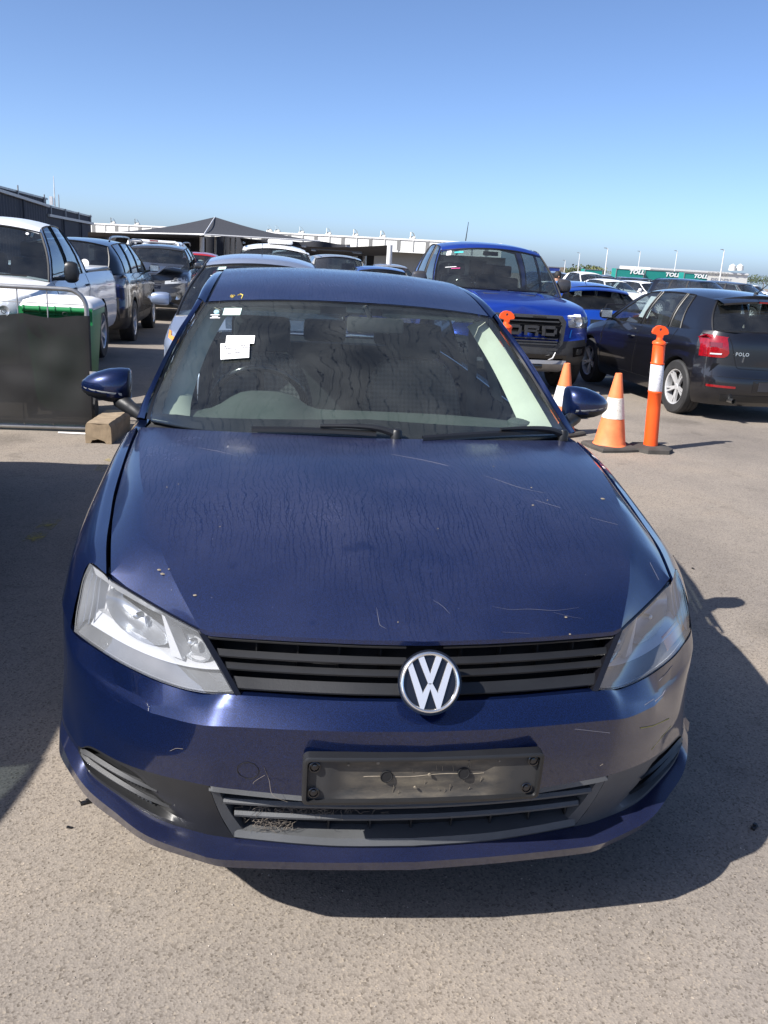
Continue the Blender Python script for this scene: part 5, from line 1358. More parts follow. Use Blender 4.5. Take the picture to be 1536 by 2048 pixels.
def std_lights(hl=((.42,.80),(.74,.90),(.40,.66),(.78,.76)),tl=((.50,.86),(.80,.88),(.52,.68),(.80,.72)),grille=(.36,.70,.58),tlmat='red_lens',plate=True,door=True,handles=(2.1,3.0),doory=(1.25,2.42,3.32),low=(.55,.34,.24),mirror_y=1.5,platez=(.42,.82),hlmat='lens_clean'):
    def f(c):
        S=c['S'];zb=c['zbelt']; T=c['T']
        k=S['H']/1.48; W2=c['W2']
        for s_ in(1,-1):
            (a,b,d,e)=hl
            c['patch']('f',[(s_*a[0],a[1]),(s_*b[0],b[1])],[(s_*d[0],d[1]),(s_*e[0],e[1])],'headlamp','lamp_silver',.004,9,5,dome=.0)
            c['patch']('f',[(s_*a[0],a[1]),(s_*b[0],b[1])],[(s_*d[0],d[1]),(s_*e[0],e[1])],'headlamp_lens',hlmat,.012,9,5,dome=.012)
            mx=(a[0]+b[0]+d[0]+e[0])/4; mz=(a[1]+b[1]+d[1]+e[1])/4
            hh=c['hit']('f',s_*mx,mz)
            if hh[0]:
                mb=MB(); mb.lathe([(.05,.0),(.052,.012),(.04,.004),(.0,.002)],14,c=hh[0]+V(0,-.006,0),M=Matrix.Rotation(R(90),3,'X')); mb.build('lamp_reflector',M['reflector'],T)
            (a,b,d,e)=tl
            c['patch']('r',[(s_*a[0],a[1]),(s_*b[0],b[1])],[(s_*d[0],d[1]),(s_*e[0],e[1])],'tail_lamp',tlmat,.012,7,5,dome=.01)
        g=grille; c['patch']('f',[(-g[0],g[1]),(0,g[1]+.01),(g[0],g[1])],[(-g[0]*.9,g[2]),(0,g[2]),(g[0]*.9,g[2])],'grille','gloss_black',.003,11,4)
        g=low; c['patch']('f',[(-g[0],g[1]),(g[0],g[1])],[(-g[0]*.85,g[2]),(g[0]*.85,g[2])],'lower_grille','black_plastic',.003,11,4)
        if plate:
            c['patch']('r',[(-.19,platez[1]),(.19,platez[1])],[(-.19,platez[1]-.12),(.19,platez[1]-.12)],'number_plate','paper',.006,4,3)
            c['patch']('f',[(-.19,platez[0]),(.19,platez[0])],[(-.19,platez[0]-.11),(.19,platez[0]-.11)],'number_plate','paper',.010,4,3)
        if door:
            z0=S['zs']+.10
            for v in 'LR':
                y0,y1,y2=doory
                c['seam'](v,[(y0,zb(y0)-.02),(y0-.02,z0+.25),(y0+.02,z0)]); c['seam'](v,[(y1,zb(y1)-.01),(y1,z0)])
                c['seam'](v,[(y2,zb(y2)-.01),(y2-.04,z0+.48),(y2-.30,z0+.1),(y2-.34,z0)]); c['seam'](v,[(y0+.02,z0),(y2-.34,z0)])
                for y in handles:
                    h=c['hit'](v,y,zb(y)-.13); s_=1 if v=='R' else -1
                    if h[0]:
                        mb=MB(); mb.tube([h[0]+V(s_*d,dy,0) for d,dy in((-.005,-.08),(.022,-.06),(.028,0),(.022,.06),(-.005,.08))],.011,6); mb.build('door_handle',c['PM'] if not S.get('handlem') else M[S['handlem']],T)
        c['mirror_pair'](mirror_y,mat=M[S['mirm']] if S.get('mirm') else None,w_=S.get('mirw',.20),h=S.get('mirh',.14))
    return f

# ------------------------------------------------------------------ paints of the other vehicles
PA={}
PA['white']=carpaint('white_paint',(.82,.83,.84),(.83,.84,.85),dust=.05,dustc=(.5,.47,.42),metal=0,rough=.35,coat=.6)
PA['black']=carpaint('black_paint',(.004,.004,.006),(.007,.007,.010),dust=.022,dustc=(.16,.15,.15),metal=.2,rough=.3)
PA['grey']=carpaint('dark_grey_paint',(.055,.058,.068),(.085,.09,.10),dust=.12,metal=.6,rough=.35)
PA['silverblue']=carpaint('silver_blue_paint',(.30,.36,.48),(.40,.46,.60),dust=.14,dustc=(.32,.31,.33),metal=.75,rough=.38)
PA['silver']=carpaint('silver_paint',(.42,.43,.45),(.5,.51,.53),dust=.1,metal=.7,rough=.36)
PA['blue']=carpaint('bright_blue_paint',(.004,.035,.30),(.008,.06,.42),dust=.07,dustc=(.16,.15,.2),metal=.55,rough=.34)
PA['focusblue']=carpaint('vivid_blue_paint',(.003,.06,.42),(.006,.09,.55),dust=.05,dustc=(.18,.17,.2),metal=.55,rough=.34)
PA['red']=carpaint('red_paint',(.42,.012,.012),(.5,.02,.02),dust=.06,metal=.2,rough=.35)
PA['beige']=carpaint('beige_paint',(.42,.40,.35),(.5,.48,.42),dust=.1,metal=.3,rough=.4)
PA['midblue']=carpaint('slate_blue_paint',(.05,.09,.17),(.08,.12,.22),dust=.1,metal=.6,rough=.36)
M['raptor_grey']=simple('charcoal_plastic',(.040,.042,.046),.5,bump=.15,bscale=200,var=.15)
M['skid']=simple('silver_skid_plate',(.30,.30,.31),.45,metal=.5)
M['orange']=simple('orange_plastic',(.85,.095,.012),.45,var=.06)
M['orange_faded']=simple('faded_orange_plastic',(.80,.20,.07),.6,var=.18,scale=9)
def band(name,c,n_):
    m,n,b=nmat(name); L=n.links; tc=N(n,'TexCoord'); nz=N(n,'TexNoise',i_Scale=70.0,i_Detail=5.0,i_Roughness=.75); L.new(tc.outputs['Object'],nz.inputs['Vector'])
    r=ramp(n,[(.35,n_),(.50,c)],nz.outputs[0]); L.new(r.outputs[0],b.inputs['Base Color']); b.inputs['Roughness'].default_value=.4; return m
M['band_white']=band('white_reflective_band',(.75,.75,.78),(.42,.42,.46))
M['band_dirty']=band('dirty_reflective_band',(.68,.64,.58),(.42,.36,.28))
M['base_rubber']=simple('dusty_rubber_base',(.055,.05,.045),.85,bump=.3,bscale=60,var=.35)
M['steel']=simple('galvanised_steel',(.36,.36,.36),.4,metal=.7,var=.2)
M['concrete']=simple('sandy_concrete',(.27,.205,.135),.95,bump=.8,bscale=45,var=.28,scale=12)
M['bin_green']=simple('bin_green_plastic',(.015,.20,.06),.4,var=.12)
M['bin_white']=simple('white_bin_lid',(.72,.72,.72),.5,var=.06)
def cloth():
    m,n,b=nmat('black_shade_cloth'); L=n.links; out=n.nodes['Material Output']; tc=N(n,'TexCoord')
    nz=N(n,'TexNoise',i_Scale=2.0,i_Detail=5.0); L.new(tc.outputs['Object'],nz.inputs['Vector'])
    r=ramp(n,[(.3,(.007,.007,.008)),(.7,(.018,.018,.019))],nz.outputs[0]); L.new(r.outputs[0],b.inputs['Base Color']); b.inputs['Roughness'].default_value=.75
    t=N(n,'BsdfTransparent'); mx=N(n,'MixShader'); mx.inputs[0].default_value=.965; L.new(t.outputs[0],mx.inputs[1]); L.new(b.outputs[0],mx.inputs[2]); L.new(mx.outputs[0],out.inputs[0]); return m
M['cloth']=cloth()
M['sail']=simple('dark_shade_sail',(.032,.034,.042),.9,var=.12)
M['corrugated']=simple('dark_steel_cladding',(.028,.033,.050),.6,var=.1)
M['white_steel']=simple('white_steel_cladding',(.62,.62,.59),.6,var=.05)
M['grey_wall']=simple('grey_wall',(.26,.26,.25),.8,var=.08)
M['post_white']=simple('painted_post',(.62,.62,.62),.5,var=.08)
M['hi_orange']=simple('orange_post_band',(.80,.25,.02),.5)
M['hi_red']=simple('red_post_band',(.62,.05,.02),.5)
M['teal']=simple('teal_trailer_curtain',(.012,.22,.19),.55,var=.10)
M['white_paint']=simple('white_lettering',(.80,.80,.80),.6)
M['leaf']=simple('dull_foliage',(.065,.085,.035),.9,var=.4,scale=2)
M['bark']=simple('bark',(.12,.09,.07),.95)
M['skin']=simple('skin',(.45,.26,.18),.6)
M['hair']=simple('dark_hair',(.012,.010,.010),.7)
M['hivis']=simple('orange_hi_vis_shirt',(.85,.16,.04),.8)
M['trousers']=simple('navy_trousers',(.02,.025,.04),.85)
def placed(x,y): return (x,y,gz(x,y))
PI=math.pi
# ------------------------------------------------------------------ near vehicles
# tall wagon parked on the left, just outside the frame: it throws the shadow over the left of the bay
NB=dict(SPEC['suv']); NB.update(L=5.35,yr=4.2,cf=.45,pf=3.6,zs=.22,cladz=.42,belt=[(0,.98),(.25,1.05),(.9,1.12),(1.4,1.15),(3.8,1.17),(4.9,1.18),(5.35,1.12)],top=[(0,1.02),(.2,1.10),(.9,1.18),(1.35,1.21),(4.9,1.21),(5.35,1.14)],roofw=.53,wsb=.42,wst=1.10,cols=[('A',.55,1.16),('g',.85,1.35),('g',2.55,2.62),('B',2.63,2.68),('g',3.55,3.52),('B',3.63,3.59),('g',4.45,4.37),('C',4.53,4.43),('end',5.10,4.90)],rwb=5.22,rwt=5.0,boot=5.2)
make_car('parked_wagon','dark grey wagon alongside the blue sedan that shades the asphalt at the left',NB,PA['grey'],(-3.16,-1.02,0),0,detail=1,lights=std_lights(hl=((.40,.92),(.76,1.0),(.40,.78),(.80,.86)),grille=(.36,.86,.66),handles=(2.1,3.0)),cat='car')
# --- white ute, far left
def ute_extra(c):
    T=c['T']
    b=MB(); b.box((0,4.25,1.175),(1.58,1.75,.05),bev=.018); b.build('tray_lid',c['PM'],T)
    b=MB(); b.box((.80,4.25,1.165),(.03,1.7,.02)); b.box((-.80,4.25,1.165),(.03,1.7,.02)); b.build('lid_seal',M['seal'],T)
    b=MB(); b.tube([V(-.55,1.02,1.185),V(-.1,1.10,1.205)],.010,5); b.build('wiper',M['seal'],T)
    b=MB(); b.tube([V(.05,1.0,1.195),V(.62,1.10,1.18)],.010,5); b.build('wiper',M['seal'],T)
    b=MB(); b.lathe([(0,0),(.018,0)],8,c=V(.50,1.70,1.60),M=V(.2,-.9,.7).to_track_quat('Z','Y').to_matrix()); b.build('windscreen_sticker',M['paper'],T)
S=dict(SPEC['ute']); S.update(L=5.15,mirm='black_plastic',mirw=.17,mirh=.23,handlem='black_plastic',wsglass='glass_clear',glass='glass_clear',tw=.25)
make_car('white_ute','white dual cab ute with black mirrors behind the black mesh barrier',S,PA['white'],placed(-3.42,6.95),0,wheel=dict(spokes=6),
  lights=std_lights(hl=((.44,.93),(.78,1.02),(.44,.76),(.82,.84)),grille=(.40,.93,.74),handles=(2.12,2.92),doory=(1.32,2.28,3.10),mirror_y=1.55,low=(.5,.55,.42)),extra=ute_extra)
# --- black suv seen from behind
def suv_extra(c):
    T=c['T']
    for s_ in(1,-1):
        b=MB(); b.tube(crk([V(s_*.60,1.9,1.655),V(s_*.60,2.1,1.72),V(s_*.60,3.8,1.72),V(s_*.60,4.1,1.645)],4),.016,6); b.build('roof_bar',M['chrome_dull'],T)
    b=MB(); b.tube([V(-.5,4.44,1.20),V(.05,4.50,1.22)],.010,5); b.build('rear_wiper',M['seal'],T)
    b=MB(); b.lathe([(0,0),(.065,0),(.065,.003),(0,.003)],14,c=V(-.28,4.50,1.30),M=V(0,.97,.25).to_track_quat('Z','Y').to_matrix()); b.build('window_sticker',M['paper'],T)
    for s_ in(1,-1): c['patch']('r',[(s_*.48,.55),(s_*.68,.56)],[(s_*.48,.49),(s_*.68,.50)],'reflector','red_dark',.006,5,3)
S=dict(SPEC['suv']); S.update(L=4.6,tw=.23)
make_car('black_suv','black wagon with roof bars, its tail towards the camera, behind the white ute',S,PA['black'],placed(-3.42,17.5),PI,wheel=dict(spokes=5),
  lights=std_lights(hl=((.42,.92),(.78,1.0),(.42,.80),(.80,.86)),tl=((.55,1.12),(.86,1.14),(.56,.96),(.86,.94)),tlmat='smoke_lens',grille=(.36,.86,.66),platez=(.55,.86)),extra=suv_extra)
# --- grey crossover with crumpled bonnet
def crumple(c):
    T=c['T']; b=MB(); rows=[]
    rnd=random.Random(4)
    for j in range(5):
        y=.14+.24*j; rows.append([V(-.70+.175*i,y,1.03+.045*j+ (.07 if i>5 else 0)*(1-j/4)+rnd.uniform(-.012,.012)+(.05*math.sin(i*1.1) if j<2 else 0)) for i in range(9)])
    b.grid(rows); b.build('crumpled_bonnet',c['PM'],T,angle=25)
    for s_ in(1,-1):
        b=MB(); b.tube(crk([V(s_*.60,1.9,1.62),V(s_*.60,2.1,1.68),V(s_*.60,3.8,1.68),V(s_*.60,4.1,1.61)],4),.016,6); b.build('roof_bar',M['chrome_dull'],T)
        h=c['hit']('f',s_*.62,.56)
        if h[0]:
            b=MB(); b.lathe([(.075,0),(.08,.02),(.05,.012),(0,.012)],14,c=h[0],M=Matrix.Rotation(R(90),3,'X')); b.build('fog_lamp',M['chrome'],T)
S=dict(SPEC['suv']); S.update(L=4.4,H=1.60,ztop=1.56,roofc=1.615,W=1.78)
make_car('damaged_crossover','dark grey crossover with a buckled bonnet and chrome ringed fog lamps, behind the black wagon',S,PA['grey'],placed(-2.84,18.3),0,
  lights=std_lights(hl=((.36,.93),(.80,1.0),(.36,.80),(.82,.84)),grille=(.30,.86,.70),platez=(.5,.86),low=(.5,.45,.32)),extra=crumple)
# --- white ute with canopy, tail to camera
def canopy(c):
    T=c['T']; b=MB(); z0,z1=1.16,1.78
    fr=[V(-.80,5.15,z0),V(-.66,5.02,z1-.06),V(-.56,5.0,z1),V(.56,5.0,z1),V(.66,5.02,z1-.06),V(.80,5.15,z0)]
    bk=[V(p.x,3.3,p.z) for p in fr]; b.grid([bk,fr]); b.build('canopy_shell',c['PM'],T,angle=40)
    b=MB(); b.grid([[V(-.70,5.12,z0+.06),V(.70,5.12,z0+.06)],[V(-.58,5.0,z1-.10),V(.58,5.0,z1-.10)]]); b.build('canopy_window',M['glass_dark'],T)
    b=MB(); b.tube([V(-.79,5.15,z0),V(-.64,5.01,z1-.05),V(-.55,5.0,z1-.02),V(.55,5.0,z1-.02),V(.64,5.01,z1-.05),V(.79,5.15,z0)],.045,6); b.build('canopy_frame',c['PM'],T)
    b=MB(); b.box((0,5.03,z1+.0),(.22,.03,.03)); b.build('brake_lamp',M['red_lens'],T)
S=dict(SPEC['ute'])
make_car('canopy_ute','white ute with a framed canopy window and red brake lamp, behind the buckled crossover',S,PA['white'],placed(-3.25,28.2),PI,detail=1,
  lights=std_lights(tl=((.66,1.08),(.84,1.10),(.66,.82),(.84,.82)),handles=(2.1,2.9),doory=(1.32,2.28,3.10)),extra=canopy)
make_car('red_hatchback','red hatchback beside the white canopy ute near the shade sail posts',SPEC['hatch'],PA['red'],placed(-2.38,25.0),0,detail=1,lights=std_lights())
# --- silver blue hatch right behind
def silver_extra(c):
    T=c['T']; w_=c['wsr']
    def onw(u,v): # u -1..1, v 0 bottom..1 top
        x=(u+1)/2*12; i=min(int(x),11); y=v*6; j=min(int(y),5); a=x-i;b_=y-j
        return w_[j][i].lerp(w_[j][i+1],a).lerp(w_[j+1][i].lerp(w_[j+1][i+1],a),b_)+V(0,-.006,.004)
    b=MB(); b.add([onw(-.72,.90),onw(-.60,.90),onw(-.60,.955),onw(-.72,.955)],[(0,1,2,3)]); b.build('registration_label',M['sticker_green'],T,norm=False)
    rnd=random.Random(9)
    for k in range(14):
        u,v=rnd.uniform(-.80,-.30),rnd.uniform(.50,.86); pts=[]
        for q in range(4): pts.append(onw(u,v)); u+=rnd.uniform(-.01,.06); v+=rnd.uniform(-.05,.05)
        b=MB(); b.tube(pts,.006,4); b.build('chalk_writing',M['white_paint'],T,norm=False)
    b=MB(); b.tube([V(0,2.85,1.52),V(0,3.0,1.66)],[.006,.003],5); b.lathe([(.03,0),(.02,.03),(0,.035)],8,c=V(0,2.84,1.50)); b.build('aerial',M['seal'],T)
    for s_ in(1,-1):
        h=c['hit']('f',s_*.78,.80)
        if h[0]: c['patch']('f',[(s_*.72,.86),(s_*.83,.87)],[(s_*.72,.74),(s_*.83,.78)],'indicator','amber',.016,5,4)
S=dict(SPEC['hatch']); S.update(L=4.35,W=1.78,H=1.51,ztop=1.46,roofc=1.53,yf=.88,yr=3.5,wsb=.80,wsglass='glass_clear',
   cols=[('A',1.0,1.90),('g',1.15,1.98),('g',2.30,2.40),('B',2.38,2.46),('g',3.20,3.15),('B',3.28,3.22),('g',3.55,3.45),('C',3.62,3.50),('end',4.1,3.75)],wst=1.80,rwb=4.22,rwt=3.85,mirw=.22,mirh=.13,clad=None)
make_car('silver_hatchback','pale silver blue hatchback with chalk writing on its windscreen, directly behind the blue sedan',S,PA['silverblue'],placed(-.38,5.95),0,
  lights=std_lights(hl=((.44,.80),(.78,.94),(.42,.66),(.82,.80)),mirror_y=1.45),extra=silver_extra)
def box_extra(c):
    T=c['T']; b=MB(); b.box((.12,2.9,1.79),(.50,1.2,.09),bev=.04); b.build('roof_vent_box',M['bin_white'],T)
    for s_ in(1,-1):
        b=MB(); b.tube([V(s_*.63,1.9,1.73),V(s_*.63,4.1,1.73)],.018,6); b.build('roof_bar',M['seal'],T)
S=dict(SPEC['suv']); S.update(L=4.7,H=1.74,ztop=1.66,roofc=1.745)
make_car('white_wagon','white wagon with a raised white box on its roof, behind the silver blue hatchback',S,PA['white'],placed(-.14,14.5),0,detail=1,lights=std_lights(),extra=box_extra)
def rack(c):
    T=c['T']
    for s_ in(1,-1):
        b=MB(); b.tube([V(s_*.58,1.9,1.76),V(s_*.58,4.2,1.76)],.018,6); b.build('roof_rail',M['seal'],T)
    for y in(2.1,3.0,3.9):
        b=MB(); b.tube([V(-.6,y,1.79),V(.6,y,1.79)],.016,6); b.build('roof_bar',M['seal'],T)
S=dict(SPEC['suv']); S.update(ztop=1.62,roofc=1.69)
make_car('beige_wagon','beige wagon with a roof rack seen from behind, next to the grey steel shade posts',S,PA['beige'],placed(1.55,25.5),PI,detail=1,lights=std_lights(platez=(.55,.86)),extra=rack)
make_car('white_tray_ute','small white ute with a cage tray left of the beige wagon',SPEC['ute'],PA['white'],placed(.55,31),PI,detail=1,lights=std_lights(),
  extra=lambda c:[(lambda b:b.tube([V(x,5.0,1.15),V(x,5.0,1.62)],.02,5).build('cage_bar',M['steel'],c['T']))(MB()) for x in(-.7,-.35,0,.35,.7)]+[MB().tube([V(-.75,5.0,1.62),V(.75,5.0,1.62)],.025,5).build('cage_rail',M['steel'],c['T'])])
S=dict(SPEC['hatch']); S.update(glass='glass_dark',ztop=1.42,roofc=1.47)
make_car('blue_hatchback','bright blue hatchback roof with dark rear glass left of the big blue ute',S,PA['blue'],placed(2.40,22.8),PI,detail=1,lights=std_lights())
make_car('silver_sedan','silver sedan glimpsed between the blue hatchback and the big blue ute',SPEC['sedan'],PA['silver'],placed(4.15,28),0,detail=1,lights=std_lights())
# --- big blue ute
RAP_FP=[(0,.16),(.06,.08),(.16,.02),(.30,.0),(.48,.0),(.55,.012),(.58,.035),(.80,.045),(.92,.06),(1,.13)]
def rapt(c):
    T=c['T']; P=c['patch']
    for s_ in(1,-1):
        P('f',[(s_*.60,1.02),(s_*.93,1.00)],[(s_*.62,.87),(s_*.94,.86)],'headlamp','smoke_lens',.004,9,5)
        P('f',[(s_*.60,1.02),(s_*.93,1.00)],[(s_*.62,.87),(s_*.94,.86)],'headlamp_lens','lens_clean',.014,9,5,dome=.014)
        P('f',[(s_*.60,1.03),(s_*.80,1.03)],[(s_*.61,1.005),(s_*.80,1.00)],'running_lamp','paper',.016,6,3)
        h=c['hit']('f',s_*.74,.94)
        if h[0]: MB().lathe([(.06,.0),(.062,.02),(.045,.006),(.0,.004)],16,c=h[0]+V(0,-.006,0),M=Matrix.Rotation(R(90),3,'X')).build('lamp_reflector',M['reflector'],T)
        P('f',[(s_*.70,.62),(s_*.92,.64)],[(s_*.72,.50),(s_*.90,.52)],'fog_recess','gloss_black',.004,6,4)
        P('f',[(s_*.77,.60),(s_*.85,.605)],[(s_*.77,.535),(s_*.85,.54)],'fog_lamp','lens_clean',.014,5,4)
        P('f',[(s_*.66,.84),(s_*.672,.84)],[(s_*.64,.74),(s_*.655,.74)],'blue_tape','tape_blue',.012,3,4)
        # chassis horns rising from the skid plate
        b=MB(); b.tube([V(s_*.36,-.035,.46),V(s_*.42,-.030,.49),V(s_*.45,-.02,.56)],[.012,.013,.007],6); b.build('skid_horn',M['skid'],T)
    # grille: octagonal frame, mesh, letter bar
    fr=[(-.56,.94),(-.50,1.01),(.50,1.01),(.56,.94),(.545,.67),(.47,.575),(-.47,.575),(-.545,.67)]
    def Y(x,z):
        h=c['hit']('f',x,z); return h[0].y if h[0] else .05
    yy=min(Y(0,.8),Y(.3,.9))
    def q(x,z,d): return V(x,yy-.045+.10*x*x-d,z)
    b=MB(); o=[q(x,z,.012) for x,z in fr]; o2=[q(x,z,-.07) for x,z in fr]; i_=[q(x*.9,.79+(z-.79)*.84,.012) for x,z in fr]; i2=[q(x*.89,.79+(z-.79)*.82,-.026) for x,z in fr]
    b.grid([o2,o,i_,i2],closed=True); b.build('grille_surround',M['raptor_grey'],T,smooth=False)
    b=MB(); b.add(i2,[tuple(range(8))]); b.build('grille_backing',M['dark'],T,smooth=False)
    for z in(.935,.725,.69,.655):
        b=MB(); b.box(q(0,z,-.005),(.92,.03,.014)); b.build('grille_bar',M['raptor_grey'],T,smooth=False)
    b=MB()
    for s_ in(1,-1): b.box(q(s_*.20,.985,.016),(.17,.012,.022))
    b.build('grille_vent',M['gloss_black'],T,smooth=False)
    # letters
    def stroke(mb,x,z,w_,h_): mb.box(q(x,z,.018),(w_,.045,h_))
    w1=.034; H=.118; zc=.822
    def L_F(mb,x): stroke(mb,x-.07,zc,w1,H); stroke(mb,x+.01,zc+H/2-.017,.13,w1); stroke(mb,x,zc,.11,.028)
    def L_O(mb,x):
        stroke(mb,x-.075,zc,w1,H-.03); stroke(mb,x+.075,zc,w1,H-.03); stroke(mb,x,zc+H/2-.017,.14,w1); stroke(mb,x,zc-H/2+.017,.14,w1)
    def L_R(mb,x):
        stroke(mb,x-.075,zc,w1,H); stroke(mb,x,zc+H/2-.017,.14,w1); stroke(mb,x+.07,zc+.03,w1,.05); stroke(mb,x,zc-.004,.13,.026); stroke(mb,x+.065,zc-.04,w1,.05)
    def L_D(mb,x):
        stroke(mb,x-.075,zc,w1,H); stroke(mb,x,zc+H/2-.017,.14,w1); stroke(mb,x,zc-H/2+.017,.14,w1); stroke(mb,x+.078,zc,w1,H-.045)
    for f,x in((L_F,-.34),(L_O,-.12),(L_R,.11),(L_D,.34)):
        mb=MB(); f(mb,x); mb.build('grille_letter',M['raptor_grey2'],T,smooth=False)
    # skid plate + lower intake
    P('f',[(-.62,.52),(0,.53),(.62,.52)],[(-.62,.46),(.62,.46)],'lower_intake','gloss_black',.006,9,3)
    b=MB(); b.grid([[V(x,.02+.10*x*x+dy,z) for x in(-.62,-.4,-.2,0,.2,.4,.62)] for dy,z in((-.02,.455),(-.035,.41),(.02,.34),(.22,.28))]); b.build('skid_plate',M['skid'],T)
    for s_ in(1,-1):
        b=MB(); b.box((s_*.22,.0,.375),(.16,.03,.05),bev=.01); b.build('tow_slot',M['gloss_black'],T)
    b=MB(); b.tube([V(-.35,2.1,1.87),V(-.33,2.1,2.13)],[.008,.004],5); b.build('aerial',M['seal'],T)
    # bonnet ridges
    for s_ in(1,-1):
        b=MB(); b.tube([V(s_*.42,.30,1.118),V(s_*.46,.8,1.205),V(s_*.48,1.15,1.225)],[.004,.02,.006],6); b.build('bonnet_ridge',c['PM'],T)
        b=MB(); b.box((s_*.25,.82,1.208),(.20,.16,.012),bev=.004); b.build('bonnet_vent',M['raptor_grey'],T)
    # windscreen papers
    w_=c['wsr']
    def onw(u,v):
        x=(u+1)/2*12; i=min(int(x),11); y=v*6; j=min(int(y),5); a=x-i;b_=y-j
        return w_[j][i].lerp(w_[j][i+1],a).lerp(w_[j+1][i].lerp(w_[j+1][i+1],a),b_)+V(0,-.006,.004)
    for n_,u0,u1,v0,v1,m_ in(('windscreen_label',-.88,-.80,.86,.97,'paper'),('windscreen_label',-.74,-.58,.90,.935,'tape_teal'),('window_writing',-.86,-.68,.553,.565,'paper'),('window_writing',-.76,-.62,.515,.527,'tape_pink')):
        b=MB(); b.add([onw(u0,v0),onw(u1,v0),onw(u1,v1),onw(u0,v1)],[(0,1,2,3)]); b.build(n_,M[m_],T,norm=False)
    zb=c['zbelt']
    for v in 'LR':
        c['seam'](v,[(1.38,zb(1.38)),(1.38,.55)]); c['seam'](v,[(2.3,zb(2.3)),(2.3,.5)]); c['seam'](v,[(3.1,zb(3.1)),(3.0,.6)])
    for n_,x in(('wiper',.05),('wiper',-.62)):
        b=MB(); b.tube([V(x,1.06,1.255),V(x+.58,1.12,1.25)],.011,5); b.build(n_,M['seal'],T)
    c['mirror_pair'](1.72,z=1.33,w_=.23,h=.20,mat=M['raptor_grey3'],dx=.06)
    P('r',[(-.3,.95),(.3,.95)],[(-.3,.8),(.3,.8)],'tailgate_panel','raptor_grey',.006,4,3)
    for s_ in(1,-1): P('r',[(s_*.80,1.1),(s_*.95,1.1)],[(s_*.80,.8),(s_*.95,.8)],'tail_lamp','red_lens',.01,4,4)
M['tape_blue']=simple('blue_tape',(.02,.25,.75),.6); M['tape_teal']=simple('teal_label',(.05,.5,.5),.6); M['tape_pink']=simple('pink_marker',(.8,.1,.35),.6)
M['raptor_grey2']=simple('matte_black_letters',(.028,.029,.033),.5); M['raptor_grey3']=simple('gunmetal_mirror',(.075,.072,.075),.35,metal=.4,coat=.4)
S=dict(SPEC['ute']); S.update(L=5.35,W=1.98,H=1.87,zs=.37,r=.405,ar=.47,yf=.92,yr=4.1,tw=.28,clad='raptor_grey',cladz=.55,cladf=.70,cladr=.8,cf=.55,pf=3.2,crr=.08,
   belt=[(0,.99),(.10,1.04),(.3,1.08),(.9,1.15),(1.4,1.18),(3.2,1.21),(5.2,1.2),(5.35,1.19)],top=[(0,1.04),(.10,1.10),(.3,1.15),(.9,1.225),(1.4,1.25),(3.2,1.26),(5.35,1.22)],
   cols=[('A',1.30,1.98),('g',1.44,2.06),('g',2.25,2.30),('B',2.33,2.37),('g',3.05,2.92),('C',3.15,3.0),('end',3.32,3.14)],wsb=1.14,wst=1.88,rwb=3.36,rwt=3.2,boot=3.36,roofw=.72,ztop=1.80,roofc=1.875,rimf=.56)
make_car('blue_ute','big bright blue dual cab ute with block lettered black grille and charcoal bumper',S,PA['blue'],placed(2.86,9.0),0,frontp=RAP_FP,wheel=dict(spokes=6,rim_mat='gloss_black'),lights=rapt)
# --- blue hatch behind the big ute
def focus(c):
    T=c['T'];P=c['patch']
    for s_ in(1,-1):
        P('f',[(s_*.4,.78),(s_*.8,.9)],[(s_*.42,.68),(s_*.82,.78)],'headlamp','lens_clean',.006,6,4)
        P('r',[(s_*.56,.96),(s_*.87,1.0)],[(s_*.58,.82),(s_*.87,.80)],'tail_lamp','red_lens',.012,7,5,dome=.01)
    h=c['hit']('r',0,.93); c0=h[0]+V(0,.006,0)
    mx=Matrix.Translation(c0)@Matrix.Rotation(R(180),4,'Z')@Matrix.Rotation(R(80),4,'X')
    b=MB(); b.lathe([(0,0),(.085,0),(.088,.004),(0,.006)],28); b.v=[tuple(mx@V(p[0],p[1]*.42,p[2])) for p in b.v]; b.build('oval_badge_rim',M['chrome'],T)
    b=MB(); b.lathe([(0,.006),(.078,.006),(.078,.0075),(0,.0075)],28); b.v=[tuple(mx@V(p[0],p[1]*.40,p[2])) for p in b.v]; o=b.build('oval_badge',M['badge_blue'],T)
    text('badge_lettering','Ford',.052,M['chrome'],T,mx@Matrix.Translation(V(0,0,.0085)),.001,shear=.35,bold=.001)
    P('r',[(-.26,.86),(.26,.86)],[(-.25,.72),(.25,.72)],'plate_recess','gloss_black',.004,6,4)
    P('r',[(-.19,.84),(.19,.84)],[(-.19,.74),(.19,.74)],'number_plate','plate_dark',.008,4,3)
    P('r',[(-.5,.42),(.5,.42)],[(-.5,.28),(.5,.28)],'diffuser','black_plastic',.006,6,3)
    y1=c['G'][-1][2]; b=MB(); rows=[]
    for dy,dz_ in((-.08,.01),(.06,.0),(.19,-.035),(.185,-.055),(.02,-.055)): rows.append([V(x,y1+dy+.10*(1-(x/.56)**2),c['S']['roofc']-.065+dz_-.05*(x/.56)**2) for x in [-.56+1.12*k/12 for k in range(13)]])
    b.grid(rows); b.build('roof_spoiler',c['PM'],T)
    b=MB(); b.tube([V(.02,4.26,1.02),V(-.05,4.20,1.13),V(-.45,4.17,1.145)],[.02,.016,.008],6); b.build('rear_wiper',M['seal'],T)
    b=MB(); b.tube([V(0,3.1,1.47),V(0,3.25,1.60)],[.008,.004],5); b.build('aerial',M['seal'],T)
    c['mirror_pair'](1.5)
M['badge_blue']=simple('badge_blue_enamel',(.01,.03,.22),.2,coat=1); M['plate_dark']=simple('dark_number_plate',(.03,.03,.035),.5)
